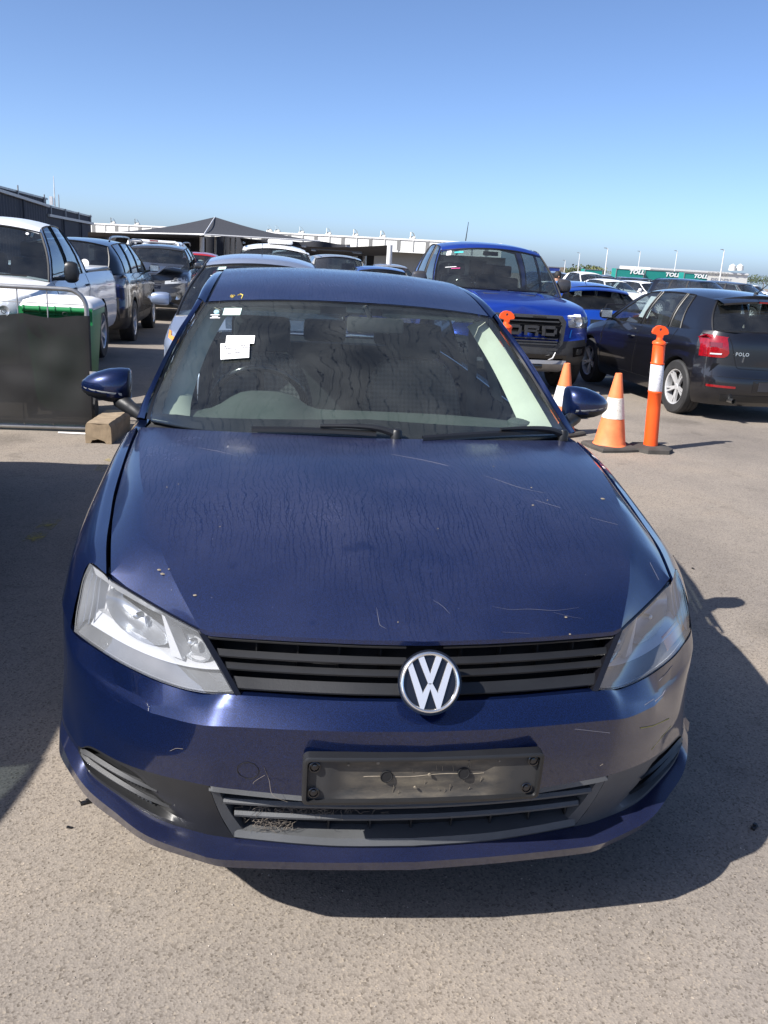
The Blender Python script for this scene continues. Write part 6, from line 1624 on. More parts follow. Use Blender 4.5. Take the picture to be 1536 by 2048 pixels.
S=dict(SPEC['hatch']); S.update(L=4.35,W=1.82,yf=.88,yr=3.52,rglass='glass_dark',glass='glass_dark',ztop=1.41,roofc=1.47)
make_car('rear_blue_hatchback','vivid blue hatchback with an oval badge between the blue ute and black hatchback',S,PA['focusblue'],placed(5.68,17.75),PI,lights=focus)
# --- black hatch on the right
def polo(c):
    T=c['T'];P=c['patch']
    for s_ in(1,-1):
        P('f',[(s_*.4,.78),(s_*.76,.88)],[(s_*.42,.66),(s_*.78,.76)],'headlamp','lens_clean',.006,6,4)
        o=P('r',[(s_*.60,.965),(s_*.80,.985)],[(s_*.565,.79),(s_*.61,.74),(s_*.80,.735)],'tail_lamp','red_lens',.014,9,6,dome=.014)
        P('L' if s_<0 else 'R',[(3.66,.965),(3.84,.965)],[(3.72,.755),(3.84,.755)],'tail_lamp_side','red_lens',.012,7,5)
        P('r',[(s_*.65,.90),(s_*.75,.90)],[(s_*.65,.85),(s_*.75,.85)],'lamp_element','red_dark',.030,4,3)
        P('r',[(s_*.64,.785),(s_*.74,.78)],[(s_*.645,.770),(s_*.74,.766)],'reversing_lamp','lamp_silver',.026,5,3)
        P('r',[(s_*.46,.43),(s_*.74,.435)],[(s_*.46,.405),(s_*.74,.41)],'reflector','red_lens',.010,8,3)
    Mx=Matrix.Translation(c['hit']('r',0,.90)[0]+V(0,.010,0))@Matrix.Rotation(R(180),4,'Z')@Matrix.Rotation(R(82),4,'X')
    vw_badge(Mx,.058,T)
    h=c['hit']('r',.42,.785)
    nn=h[1] if h[1].y>0 else -h[1]; nn=nn.normalized(); xx=V(0,0,1).cross(nn).normalized(); yy_=nn.cross(xx); mt=Matrix((xx,yy_,nn)).transposed().to_4x4()
    text('model_lettering','POLO',.055,M['chrome'],T,Matrix.Translation(h[0]+nn*.006)@mt,.002,bold=.001,spacing=1.15)
    # hatch outline, bumper step, diffuser, plate
    for s_ in(1,-1):
        c['seam']('r',[(s_*.60,1.02),(s_*.545,.90),(s_*.50,.74),(s_*.46,.63),(0,.62)],.008,'hatch_seam')
    c['seam']('r',[(-.72,.53),(0,.52),(.72,.53)],.006,'bumper_seam')
    P('r',[(-.26,.50),(.26,.50)],[(-.26,.37),(.26,.37)],'plate_recess','gloss_black',.003,6,4)
    P('r',[(-.19,.485),(.19,.485)],[(-.19,.385),(.19,.385)],'number_plate','plate_dark',.008,4,3)
    P('r',[(-.60,.33),(.60,.33)],[(-.58,.25),(.58,.25)],'diffuser','black_plastic',.008,9,3)
    b=MB(); b.tube([V(-.48 if False else .48,3.62,.27),V(.48,3.99,.27)],.028,10,cap=False); b.tube([V(.48,3.90,.27),V(.48,3.985,.27)],.0,6); b.v=b.v[:]; b.build('exhaust',M['chrome_dull'],T)
    b=MB(); b.lathe([(0,0),(.025,0)],10,c=V(.48,3.95,.27),M=Matrix.Rotation(R(90),3,'X')); b.build('exhaust_mouth',M['dark'],T)
    y1=c['G'][-1][2]; b=MB(); rows=[]
    for dy,dz_ in((-.06,.012),(.05,.004),(.17,-.028),(.168,-.050),(.0,-.055)): rows.append([V(x,y1+dy+.09*(1-(x/.55)**2),c['S']['roofc']-.060+dz_-.045*(x/.55)**2) for x in [-.55+1.10*k/12 for k in range(13)]])
    b.grid(rows); b.build('roof_spoiler',c['PM'],T)
    b=MB(); b.box((0,y1+.275,c['S']['roofc']-.100),(.34,.012,.016)); b.build('brake_lamp',M['red_lens'],T)
    b=MB(); b.tube([V(0,3.35,1.44),V(0,3.62,1.60)],[.007,.003],5); b.lathe([(.03,0),(.018,.03),(0,.034)],8,c=V(0,3.34,1.425)); b.build('aerial',M['seal'],T)
    zb=c['zbelt']; z0=.33
    for v in 'LR':
        s_=1 if v=='R' else -1
        c['seam'](v,[(1.18,zb(1.18)-.02),(1.16,.55),(1.22,z0)]); c['seam'](v,[(2.20,zb(2.2)-.01),(2.18,z0)]); c['seam'](v,[(3.08,zb(3.08)-.01),(3.05,.86),(2.84,.55),(2.70,z0)]); c['seam'](v,[(1.22,z0),(2.70,z0)])
        for y in (2.05,2.92):
            h=c['hit'](v,y,.80)
            if h[0]: MB().tube([h[0]+V(s_*d,dy,0) for d,dy in((-.005,-.08),(.022,-.06),(.028,0),(.022,.06),(-.005,.08))],.012,8).build('door_handle',c['PM'],T)
        P(v,[(1.25,.70),(2.75,.76)],[(1.25,.682),(2.75,.742)],'side_crease',c['PM'],.006,16,3)
    b=MB(); b.tube([V(.02,3.93,.98),V(-.02,3.90,1.03),V(-.40,3.86,1.05)],[.02,.014,.008],6); b.build('rear_wiper',M['seal'],T)
    c['mirror_pair'](1.42,w_=.19,h=.13)
    b=MB(); b.add([V(.60,1.72,1.02),V(.62,2.0,1.02),V(.56,2.06,1.30),V(.54,1.86,1.30)],[(0,1,2,3)]); b.build('paper_sheet',M['paper'],T,norm=False)
S=dict(SPEC['hatch']); S.update(L=3.97,W=1.69,H=1.45,zs=.20,yf=.80,yr=3.27,r=.318,ar=.352,crr=.55,prr=3.0,glass='glass_clear',rglass='glass_clear',
   belt=[(0,.68),(.25,.74),(.9,.88),(1.3,.93),(2.2,.955),(3.2,.995),(3.75,1.02),(3.97,1.0)],top=[(0,.72),(.2,.82),(.9,.96),(1.3,1.0),(3.7,1.05),(3.97,1.01)],
   cols=[('A',1.08,1.80),('g',1.22,1.90),('g',2.10,2.18),('B',2.16,2.24),('g',2.80,2.80),('B',2.845,2.83),('g',3.10,2.98),('C',3.12,2.99),('end',3.70,3.42)],
   wsb=.94,wst=1.72,rwb=3.84,rwt=3.52,boot=3.82,roofw=.56,ztop=1.385,roofc=1.45,rimf=.66,rooffall=1.0)
make_car('black_hatchback','glossy black five door hatchback at the right edge beside the orange bollard',S,PA['black'],(5.12,11.39,gz(5,9)),PI+.065,wheel=dict(spokes=5,style=1,n=40),lights=polo,rearp=[(0,.10),(.1,.03),(.22,.0),(.40,0),(.46,.03),(.7,.04),(.9,.05),(1,.08)])
# ------------------------------------------------------------------ bollards and cones
def bollard(label,x,y,lean,group):
    z=gz(x,y); T=empty('bollard',label,'bollard',(x,y,z),0,group)
    def P(h,f=1): return V(lean*h,0,h)
    b=MB()
    b.add([V(sx*.19*ax,sy*.19*ay,zz) for zz,k in((0,1),(.035,.97),(.05,.55)) for sx,sy,ax,ay in [(1*k,1*k,1,.45),(1*k,1*k,.55,1),(-1*k,1*k,.55,1),(-1*k,1*k,1,.45),(-1*k,-1*k,1,.45),(-1*k,-1*k,.55,1),(1*k,-1*k,.55,1),(1*k,-1*k,1,.45)]],
       [tuple(range(8))]+[(r*8+i,r*8+(i+1)%8,(r+1)*8+(i+1)%8,(r+1)*8+i) for r in(0,1) for i in range(8)]+[tuple(16+i for i in range(8))])
    b.build('bollard_base',M['base_rubber'],T,smooth=False)
    prof=[(.058,.045),(.056,.10),(.054,.40),(.053,.54),(.057,.545),(.057,.555),(.052,.56),(.050,.80),(.055,.805),(.055,.815),(.050,.82),(.048,.98),(.054,.985),(.054,1.0),(.045,1.01),(.028,1.02),(.024,1.045)]
    prof=[(r_*1.16,z_) for r_,z_ in prof]; b=MB(); b.lathe(prof,22); b.v=[(p[0]+lean*p[2],p[1],p[2]) for p in b.v]; b.build('bollard_tube',M['orange'],T,angle=50)
    b=MB(); b.lathe([(.0620,.56),(.0632,.562),(.0610,.798),(.0598,.80)],22); b.v=[(p[0]+lean*p[2],p[1],p[2]) for p in b.v]; b.build('reflective_band',M['band_white'],T)
    # T shaped grab head with a hole
    b=MB(); out=[(-.024,1.03),(-.028,1.06),(-.034,1.068),(-.072,1.075),(-.078,1.09),(-.066,1.12),(-.035,1.145),(0,1.152),(.035,1.145),(.066,1.12),(.078,1.09),(.072,1.075),(.034,1.068),(.028,1.06),(.024,1.03)]
    hole=[(.013*math.cos(a),1.115+.013*math.sin(a)) for a in [R(-90-360*k/15-12) for k in range(15)]]
    for th in (-.014,.014): pass
    rows=[[V(x_+lean*z_,th,z_) for x_,z_ in L_] for L_,th in((hole,.014),(out,.014),(out,-.014),(hole,-.014),(hole,.014))]
    b.grid(rows,closed=True); b.build('grab_head',M['orange'],T,angle=40)
bollard('orange bollard with white band standing right of the traffic cones',3.277,5.873,-.065,'orange T-top bollards')
bollard('orange bollard whose head peeks over the blue sedan in front of the blue ute grille',2.085,6.9,-.03,'orange T-top bollards')
def cone(label,x,y,rz,dirty,group):
    T=empty('traffic_cone',label,'traffic cone',(x,y,gz(x,y)),rz,group)
    b=MB(); rows=[]
    for k_,z in((1,.0),(1,.022),(.93,.038),(.6,.045)):
        row=[]
        for i in range(24):
            a=2*math.pi*i/24; r=.20*k_/max(abs(math.cos(a)),abs(math.sin(a)))**.85; warp=.022*max(0,math.cos(a-.5)*math.cos(a-.5))*(math.cos(a-.5)>0)
            row.append(V(r*math.cos(a),r*math.sin(a),z+warp*k_))
        rows.append(row)
    b.grid(rows,closed=True); b.build('cone_base',M['base_rubber'],T,angle=40)
    R_=lambda z:lerp(.148,.030,(z-.04)/.665)
    b=MB(); b.lathe([(.165,.035),(.15,.05)]+[(R_(z),z) for z in(.06,.15,.29,.30,.47,.48,.6,.70)]+[(.024,.704),(.022,.69)],30); b.build('cone_body',M['orange_faded'],T)
    b=MB(); b.lathe([(R_(.29)+.0005,.29),(R_(.292)+.003,.292),(R_(.478)+.003,.478),(R_(.48)+.0005,.48)],30); b.build('reflective_collar',M['band_dirty' if dirty else 'band_white'],T)
cone('faded orange traffic cone with a dirty white collar left of the orange bollard',2.88,5.90,.2,True,'traffic cones')
cone('orange traffic cone half hidden behind the blue sedan mirror',2.60,6.52,.6,False,'traffic cones')
# ------------------------------------------------------------------ barrier, bin, block
def barrier():
    T=empty('crowd_barrier','steel crowd barrier wrapped in black shade cloth at the left edge','barrier',(-3.0,5.9,0)); o=V(-3.0,5.9,0)
    x1=1.19; x0=-1.2; zt=1.19; r=.15
    arc=lambda cx,cz,a0,a1:[V(cx+r*math.cos(R(lerp(a0,a1,k/6))),0,cz+r*math.sin(R(lerp(a0,a1,k/6)))) for k in range(7)]
    pts=[V(x1,0,.06)]+arc(x1-r,zt-r,0,90)+arc(x0+r,zt-r,90,180)+[V(x0,0,.06)]
    b=MB(); b.tube(pts,.019,10); b.build('barrier_frame',M['steel'],T)
    b=MB(); b.tube([V(x0,0,.035),V(x1,0,.035)],.019,10); b.build('bottom_rail',M['steel'],T)
    b=MB(); b.tube([V(x0,0,1.07),V(x1-.02,0,1.07)],.004,5); b.build('cross_wire',M['steel'],T)
    x=x0+.2
    while x<x1-.08:
        b=MB(); b.tube([V(x,0,.05),V(x,0,1.18)],.006,6); b.build('upright',M['steel'],T); x+=.235
    for xx in(-.95,.20):
        b=MB(); b.tube([V(xx,-.30 if xx<0 else 0,.02),V(xx,0,.03),V(xx,.30,.02)],.02,8); b.build('barrier_foot',M['steel'],T)
    rnd=random.Random(2); b=MB(); rows=[]
    for i in range(29):
        t=i/28; z=lerp(.07,.985,t); row=[]
        for k in range(61):
            u=k/60; xx=lerp(x0,x1+.012,u)
            sag=-.028*abs(math.sin(u*math.pi*5.1))*t**5
            wr=.016*math.sin(xx*4+z*5)+.011*math.sin(xx*9-z*8+1)+.009*math.sin(z*19+xx*6)*(1-abs(2*t-1))+.016*t**3*math.sin(xx*17)
            row.append(V(xx,-.030+wr*math.sin(math.pi*min(1,t*1.1))*.9*min(1,(1-u)*14),z+sag*min(1,(1-u)*10)))
        row[-1]=V(x1+.016,-.024,z); row.append(V(x1+.026,-.004,z)); row.append(V(x1+.022,.022,z)); rows.append(row)
    b.grid(rows); b.build('shade_cloth',M['cloth'],T)
    for k in range(5):
        xx=x0+.3+k*.48; b=MB(); b.tube([V(xx+.02*math.cos(a),-.02+.0*a,.99+.018*math.sin(a)) for a in [2*math.pi*q/8 for q in range(8)]],.003,4,closed=True); b.build('cable_tie',M['seal'],T)
barrier()
def bin_():
    T=empty('wheelie_bin','green wheelie bin with a white lid behind the barrier','bin',placed(-2.16,6.72))
    b=MB(); rows=[]
    for z,wx,wy in((.06,.21,.22),(.10,.225,.235),(.55,.255,.275),(.93,.28,.32),(.935,.305,.345),(.985,.305,.345),(.985,.27,.31)):
        row=[]
        for cx,cy,a0 in((wx-.04,wy-.04,0),(-wx+.04,wy-.04,90),(-wx+.04,-wy+.04,180),(wx-.04,-wy+.04,270)):
            for k in range(4): a=R(a0+30*k); row.append(V(cx+.04*math.cos(a),cy+.04*math.sin(a),z))
        rows.append(row)
    b.grid(rows,closed=True); b.build('bin_body',M['bin_green'],T,angle=30)
    b=MB(); rows=[]
    for z,wx,wy in((.99,.31,.35),(1.01,.315,.355),(1.05,.29,.33),(1.075,.22,.26),(1.08,.02,.02)):
        row=[]
        for cx,cy,a0 in((wx*.8,wy*.8,0),(-wx*.8,wy*.8,90),(-wx*.8,-wy*.8,180),(wx*.8,-wy*.8,270)):
            for k in range(4): a=R(a0+30*k); row.append(V(cx+wx*.2*math.cos(a),cy+wy*.2*math.sin(a),z))
        rows.append(row)
    b.grid(rows,closed=True); b.build('bin_lid',M['bin_white'],T)
    b=MB(); b.tube([V(-.27,-.38,.985),V(.27,-.38,.985)],.024,10); 
    for k in range(5): b.lathe([(.031,-.006),(.031,.006)],12,c=V(-.26+.13*k,-.38,.985),M=Matrix.Rotation(R(90),3,'Y'),cap=True)
    b.build('bin_handle',M['bin_green'],T)
    b=MB(); b.box((.29,-.33,.93),(.04,.06,.14)); b.box((-.29,-.33,.93),(.04,.06,.14)); b.build('handle_bracket',M['bin_green'],T,smooth=False)
    for x in(-.27,.27):
        b=MB(); b.lathe([(.03,-.025),(.10,-.025),(.10,.025),(.03,.025)],18,c=V(x,-.22,.10),M=Matrix.Rotation(R(90),3,'Y'),cap=True); b.build('bin_wheel',M['rubber'],T)
bin_()
def block():
    prof=[(-.105,0),(-.105,.135),(-.09,.168),(.085,.168),(.105,.135),(.105,0),(.06,0),(.045,.022),(.0,.035),(-.05,.026),(-.065,0)]
    mb=MB(); n_=14; rnd=random.Random(8); rows=[]
    P=[]
    for i,p in enumerate(prof):
        q=prof[(i+1)%len(prof)]; P+= [p,((p[0]+q[0])/2,(p[1]+q[1])/2)]
    for k in range(n_):
        y=.62*k/(n_-1); rows.append([V(x+rnd.uniform(-.003,.003),y+rnd.uniform(-.004,.004),z+rnd.uniform(-.002,.003)*(z>.02)) for x,z in P])
    mb.grid(rows,closed=True); m_=len(P); mb.f.append(tuple(range(m_))[::-1]); mb.f.append(tuple(len(mb.v)-m_+k for k in range(m_)))
    o=mb.build('concrete_block',M['concrete'],None,angle=30,loc=(-1.672,5.46,0)); o.rotation_euler=(0,0,R(-6)); tag(o,'sandy concrete wheel stop block lying between the barrier and the blue sedan','block')
block()
M['pipe']=M['post_white']
o=MB().tube([V(0,0,0),V(.30,-.02,0)],.008,8).build('plastic_pipe',M['paper'],None,loc=(-2.06,5.80,.009)); tag(o,'thin white plastic pipe lying under the barrier edge','pipe')
# small broken bits on the asphalt
def shard(px,py,s,label,seed):
    d=ray(px,py); t=-CAMP.z/d.z; p=CAMP+d*t; rnd=random.Random(seed); b=MB()
    b.box((0,0,s*.25),(s*2,s*.9,s*.5),bev=s*.12); b.box((s*.5,s*.1,s*.6),(s*.9,s*.7,s*.35),bev=s*.08); b.tube([V(-s*.8,0,s*.4),V(-s*1.2,s*.2,s*.9)],s*.12,5)
    o=b.build('plastic_clip',M['seal'],None,loc=(p.x,p.y,0)); o.rotation_euler=(0,0,rnd.uniform(0,3)); tag(o,label,'debris')
shard(172,1607,.016,'broken black plastic clip on the asphalt left of the bumper',1)
shard(139,1656,.008,'tiny black crumb of plastic nearest the lower left of the ground',2)
shard(1508,1656,.015,'black ribbed plastic piece in the shadow at the lower right',3)
shard(1312,1140,.012,'flat dark chip on the sunlit asphalt right of the headlamp',4)
shard(1386,1138,.009,'small dark chip just beyond the shadow right of the headlamp',5)
shard(1345,1112,.007,'thin grey sliver on the asphalt right of the bonnet',6)
# ------------------------------------------------------------------ grit on the asphalt (uncountable)
def grit():
    rnd=random.Random(5); b=MB()
    for k in range(2600):
        y=-1.0+7.0*rnd.random()**1.5; x=rnd.uniform(-2.4,4.2)
        if rnd.random()<.4: x=rnd.uniform(-1.5,1.6); y=rnd.uniform(-1.1,.6)
        s=rnd.uniform(.0012,.0032); c=V(x,y,s*.3)
        a=[V(rnd.uniform(.6,1.2)*s*math.cos(t),rnd.uniform(.6,1.2)*s*math.sin(t),0) for t in(0,1.5,3.1,4.6)]
        b.add([c+q for q in a]+[c+V(0,0,s*.8)],[(0,1,4),(1,2,4),(2,3,4),(3,0,4)])
    o=b.build('grit',M['grit'],None,smooth=False,norm=False); o['kind']='stuff'
M['grit']=simple('grit',(.34,.30,.26),.95,var=.6,scale=200)
grit()
# ------------------------------------------------------------------ shade sails
def post(x,y,h,r,label,bands=True,mat='post_white',group='shade sail posts'):
    T=empty('shade_post',label,'post',placed(x,y),0,group)
    MB().lathe([(r,0),(r,h)],14,cap=True).build('pole',M[mat],T)
    if bands:
        MB().lathe([(r*1.05,.75),(r*1.05,1.15)],14).build('red_band',M['hi_red'],T)
        MB().lathe([(r*1.06,1.15),(r*1.06,1.38)],14).build('orange_band',M['hi_orange'],T)
def sails():
    Y=40
    def A(px,py,y=Y): return at(px,py,y)
    T=empty('shade_sail','large dark peaked shade canopy behind the cars on the left','shade canopy',placed(-3,Y)); o=Vector(T.location)
    pk=A(430,434,Y+3); 
    nl=A(212,465,Y-1); hip=A(408,469,Y-3); nr=A(640,482,Y-1); fl_=A(300,463,Y+9); fr_=A(585,475,Y+9)
    def tri(a,b_,c_,n=8,sag=.25):
        mb=MB(); rows=[]
        for i in range(n+1):
            t=i/n; p,q=a.lerp(b_,t),a.lerp(c_,t); rows.append([p.lerp(q,k/n)-V(0,0,sag*math.sin(math.pi*t)*.5+sag*t*math.sin(math.pi*k/n)*.15)-o for k in range(n+1)])
        mb.grid(rows); return mb
    tri(pk,nl,hip).build('canopy_panel',M['sail'],T); tri(pk,hip,nr).build('canopy_panel',M['sail'],T); tri(pk,fl_,nl).build('canopy_panel',M['sail'],T); tri(pk,nr,fr_).build('canopy_panel',M['sail'],T)
    e=[nl,hip,nr]
    for a,b_ in zip(e,e[1:]): MB().tube([a-o,b_-o],.035,5).build('edge_cable',M['post_white'],T)
    MB().tube([pk-o,hip-o],.025,5).build('ridge_cable',M['post_white'],T)
    # second, flatter sail to the left
    T2=empty('shade_sail','flat dark shade sail hanging low at the left of the peaked canopy','shade canopy',placed(-6,Y-4)); o=Vector(T2.location)
    mb=MB(); a=A(176,466,Y-5);b_=A(410,473,Y-5);c_=A(176,492,Y-7);d_=A(410,500,Y-7)
    a,b_=A(176,464,Y-6),A(408,471,Y-6); c_,d_=A(176,474,Y+2),A(412,478,Y+2)
    rows=[[lerp(a,b_,k/14).lerp(lerp(c_,d_,k/14),i/4)-V(0,0,.15*math.sin(math.pi*k/14*3)**2*0)-o for k in range(15)] for i in range(5)]
    mb.grid(rows); mb.build('canopy_panel',M['sail'],T2)
    mb=MB(); hh=[A(176,472,Y+2),A(412,478,Y+2)]; rows=[[ (hh[0].lerp(hh[1],k/20))-V(0,.15*math.sin(k*1.3),t*1.55)-o for k in range(21)] for t in (0,.5,1)]
    mb.grid(rows); mb.build('side_curtain',M['sail'],T2)
    mb=MB(); ha,hb=A(398,470,Y+8),A(700,488,Y+8); rows=[[ha.lerp(hb,k/24)-V(0,.2*math.sin(k*1.1),t*1.7+.05*math.sin(k*.9)*(1-t))-o for k in range(25)] for t in (0,.5,1)]
    mb.grid(rows); mb.build('side_curtain',M['sail'],T2)
    # third sail sweeping right
    T3=empty('shade_sail','long dark shade sail drooping towards the right hand posts','shade canopy',placed(1,Y)); o=Vector(T3.location)
    q0,q1=A(480,476,Y),A(783,490,Y-6); q2,q3=A(500,500,Y+6),A(770,503,Y+4)
    mb=MB(); rows=[]
    for i in range(7):
        v=i/6; rows.append([q0.lerp(q1,u).lerp(q2.lerp(q3,u),v)-V(0,0,.22*math.sin(math.pi*u)*(1-v)+.30*math.sin(math.pi*v))-o for u in [k/16 for k in range(17)]])
    mb.grid(rows); mb.build('canopy_panel',M['sail'],T3)
    for pa,pb in((A(692,492,Y-2),A(745,506,Y+2)),(A(575,484,Y-2),A(560,500,Y+2))): MB().tube([pa-o,pb-o],.02,4).build('stay_cable',M['post_white'],T3)
    def pp(px,py,y,r,label,bands=True,mat='post_white'):
        p=at(px,py,y); post(p.x,y,p.z-gz(p.x,y),r,label,bands,mat)
    pp(404,470,Y-3,.10,'thick white post with orange and red bands under the peak of the shade canopy')
    pp(431,474,Y+2,.055,'thin white post with a red foot just right of the thick banded post')
    for k,(px,s) in enumerate(((449,'first'),(461,'second'),(471,'third'))): pp(px,475,Y+3,.04,'slim plain steel post, %s of three grouped under the canopy'%s,False,'steel')
    pp(730,499,Y+2,.10,'stout plain steel post left of the right hand banded post',False,'steel')
    pp(697,506,Y+6,.09,'short plain steel post half hidden by the beige wagon roof',False,'steel')
    pp(780,490,Y-6,.11,'thick white post with orange and red bands at the right end of the shade sails')
sails()
# ------------------------------------------------------------------ buildings
def dark_building():
    T=empty('dark_building','long dark clad shed with a white gutter line at the far left','building',placed(-14.5,50)); o=Vector(T.location)
    def wall(pxa,ya,pta,pxb,yb,ptb,name,Ya,Yb):
        a,b_=at(pxa,pta,Ya),at(pxb,ptb,Yb)
        return a,b_
    # two blocks: the nearer one higher
    for (pa,ta,Ya,pb,tb,Yb,g0,g1) in ((-120,345,40,92,399,52,388,412),(92,412,52.2,181,434,62,430,447)):
        a,b_=at(pa,ta,Ya),at(pb,tb,Yb); g=gz(a.x,Ya)
        ax=a.x; d=(b_-a); d.z=0
        side=V(-9,2,0)
        mb=MB(); n_=int(d.length/.35); rows=[[],[]]
        for k in range(n_*2+1):
            t=k/(n_*2); p=a.lerp(b_,t); off_=V(.05,0,0) if k%2 else V(0,0,0)
            rows[0].append(V(p.x,p.y,p.z)+off_-o); rows[1].append(V(p.x,p.y,g)+off_-o)
        mb.grid(rows); mb.build('wall',M['corrugated'],T,smooth=False)
        mb=MB(); b2=V(b_.x,b_.y,b_.z); mb.add([b2-o,b2+side*2-o,V(b2.x+side.x*2,b2.y+side.y*2,g)-o,V(b2.x,b2.y,g)-o],[(0,1,2,3)]); mb.add([a-o,a+side*2-o,V(a.x+side.x*2,a.y+side.y*2,g)-o,V(a.x,a.y,g)-o],[(0,1,2,3)]); mb.build('end_wall',M['corrugated'],T,smooth=False)
        mb=MB(); mb.add([a-o,b_-o,b_+side*2-o,a+side*2-o],[(0,1,2,3)]); mb.build('roof',M['corrugated'],T,smooth=False)
        mb=MB(); mb.tube([a-o+V(.05,0,.03),b_-o+V(.05,0,.03)],.07,4); mb.build('parapet_cap',M['steel'],T,smooth=False)
        ga,gb_=at(pa,g0-43 if pa<0 else g0,Ya),at(pb,g1,Yb); 
        mb=MB(); mb.tube([ga-o+V(.16,0,0),gb_-o+V(.16,0,0)],.10,4); mb.build('gutter',M['white_steel'],T,smooth=False)
        for t in (.05,.35,.65,.95):
            p=ga.lerp(gb_,t); mb=MB(); mb.tube([p-o+V(.15,0,0),p-o+V(.15,0,.55)],.04,5); mb.build('bracket',M['steel'],T)
        for t in(.3,.7):
            p=a.lerp(b_,t); mb=MB(); mb.tube([V(p.x+.14,p.y,g)-o,V(p.x+.14,p.y,ga.lerp(gb_,t).z)-o],.05,5); mb.build('downpipe',M['corrugated'],T)
dark_building()
def aerial_mast():
    p=at(107,352,58); z0=at(107,418,58).z; T=empty('radio_mast','slim white radio mast on the roof of the dark shed','aerial',(p.x,p.y,z0))
    MB().tube([V(0,0,0),V(0,0,p.z-z0)],[.05,.02],6).build('pole',M['post_white'],T); MB().tube([V(.25,0,0),V(.25,0,(p.z-z0)*.45)],[.04,.03],6).build('side_pole',M['steel'],T)
    MB().box((-.2,0,(p.z-z0)*.25),(.18,.18,.5)).build('antenna_box',M['post_white'],T)
aerial_mast()
def warehouse():
    Y=120; a=at(120,444,Y+14); b_=at(1004,489,Y-14); T=empty('long_warehouse','long low white warehouse with a row of roof vents beyond the shade sails','building',placed((a.x+b_.x)/2,Y)); o=Vector(T.location)
    g=min(gz(a.x,Y),gz(b_.x,Y))-.5; d=V(b_.x-a.x,b_.y-a.y,0); n_=34
    dr=d.normalized(); back=V(-dr.y,dr.x,0)
    f=1.55  # fascia depth
    top=[a.lerp(b_,k/n_) for k in range(n_+1)]
    mb=MB(); mb.grid([[p-o for p in top],[p-V(0,0,f)-o for p in top],[p-V(0,0,f)+back*.5-o for p in top]]); mb.build('fascia',M['white_steel'],T,smooth=False)
    mb=MB(); mb.grid([[p-o for p in top],[p+back*5+V(0,0,.1)-o for p in top]]); mb.build('roof',M['white_steel'],T,smooth=False)
    mb=MB(); mb.grid([[p-V(0,0,f)+back*3.2-o for p in top],[V(p.x,p.y,g)+back*3.2-o for p in top]]); mb.build('wall',M['grey_wall'],T,smooth=False)
    mb=MB(); mb.grid([[p-V(0,0,f-.02)-o for p in top],[p-V(0,0,f-.02)+back*3.3-o for p in top]]); mb.build('awning_soffit',M['grey_wall'],T,smooth=False)
    mb=MB(); mb.tube([p+V(0,-.05,.02)-o for p in (top[0],top[-1])],.12,4); mb.build('gutter',M['post_white'],T,smooth=False)
    for k in range(1,n_):
        p=top[k]; mb=MB(); mb.box(p-V(0,.10,f*.45)-o,(.45 if k%2 else .12,.10,f*.8)); mb.build('fascia_rib',M['white_steel'] if k%2==0 else M['grey_wall'],T,smooth=False)
    for k in (3,9,15,19,24,29,32):
        p=top[k].lerp(top[min(n_,k+1)],.5); mb=MB(); mb.box(V(p.x,p.y,g+1.9)+back*3.1-o,(3.4,.2,2.6)); mb.build('roller_door',M['dark'],T,smooth=False)
    for px in(233,287,568,584,632,685,737,788,843):
        t=(px-120)/(1004-120); p=a.lerp(b_,t)+back*1.0
        mb=MB(); rows=[]
        for k in range(7):
            an=R(90*k/6); rows.append([V(math.sin(an)*.55-.3,-.4,.2+.75*(math.cos(an))**1.0),V(math.sin(an)*.55-.3,.4,.2+.75*math.cos(an))])
        mb.grid(rows); mb.grid([[V(-.3,-.4,-.2),V(-.3,.4,-.2)],[V(-.3,-.4,.95),V(-.3,.4,.95)]]); mb.lathe([(.42,-.3),(.42,.25),(.25,.45),(0,.5)],10)
        mb.v=[tuple(Vector(q)+p-o) for q in mb.v]; mb.build('roof_vent',M['white_steel'],T)
warehouse()
def far_warehouse():
    Y=330; a=at(1300,537,Y); b_=at(1497,545,Y); g=gz(a.x,Y); T=empty('far_warehouse','distant low white warehouse behind the teal trailers','building',placed((a.x+b_.x)/2,Y)); o=Vector(T.location)
    cz=(a.z+b_.z)/2
    mb=MB(); mb.box(V((a.x+b_.x)/2,Y+15,(cz+g)/2)-o,(b_.x-a.x,30,cz-g)); mb.build('wall',M['white_steel'],T,smooth=False)
    mb=MB(); mb.box(V((a.x+b_.x)/2,Y-.3,cz-.4)-o,(b_.x-a.x,.4,.5)); mb.build('roof_edge',M['post_white'],T,smooth=False)
    for px in(1464,1479):
        p=at(px,541,Y); mb=MB(); mb.lathe([(1.4,0),(1.2,1.8),(0,2.6)],10,c=p-o); mb.build('roof_vent',M['white_steel'],T)
    p=at(1436,545,Y-.8); text('wall_sign','FIELDERS',2.2,M['grey_wall'],T,Matrix.Translation(p-o-V(0,.3,.8))@Matrix.Rotation(R(90),4,'X'),.05)
far_warehouse()
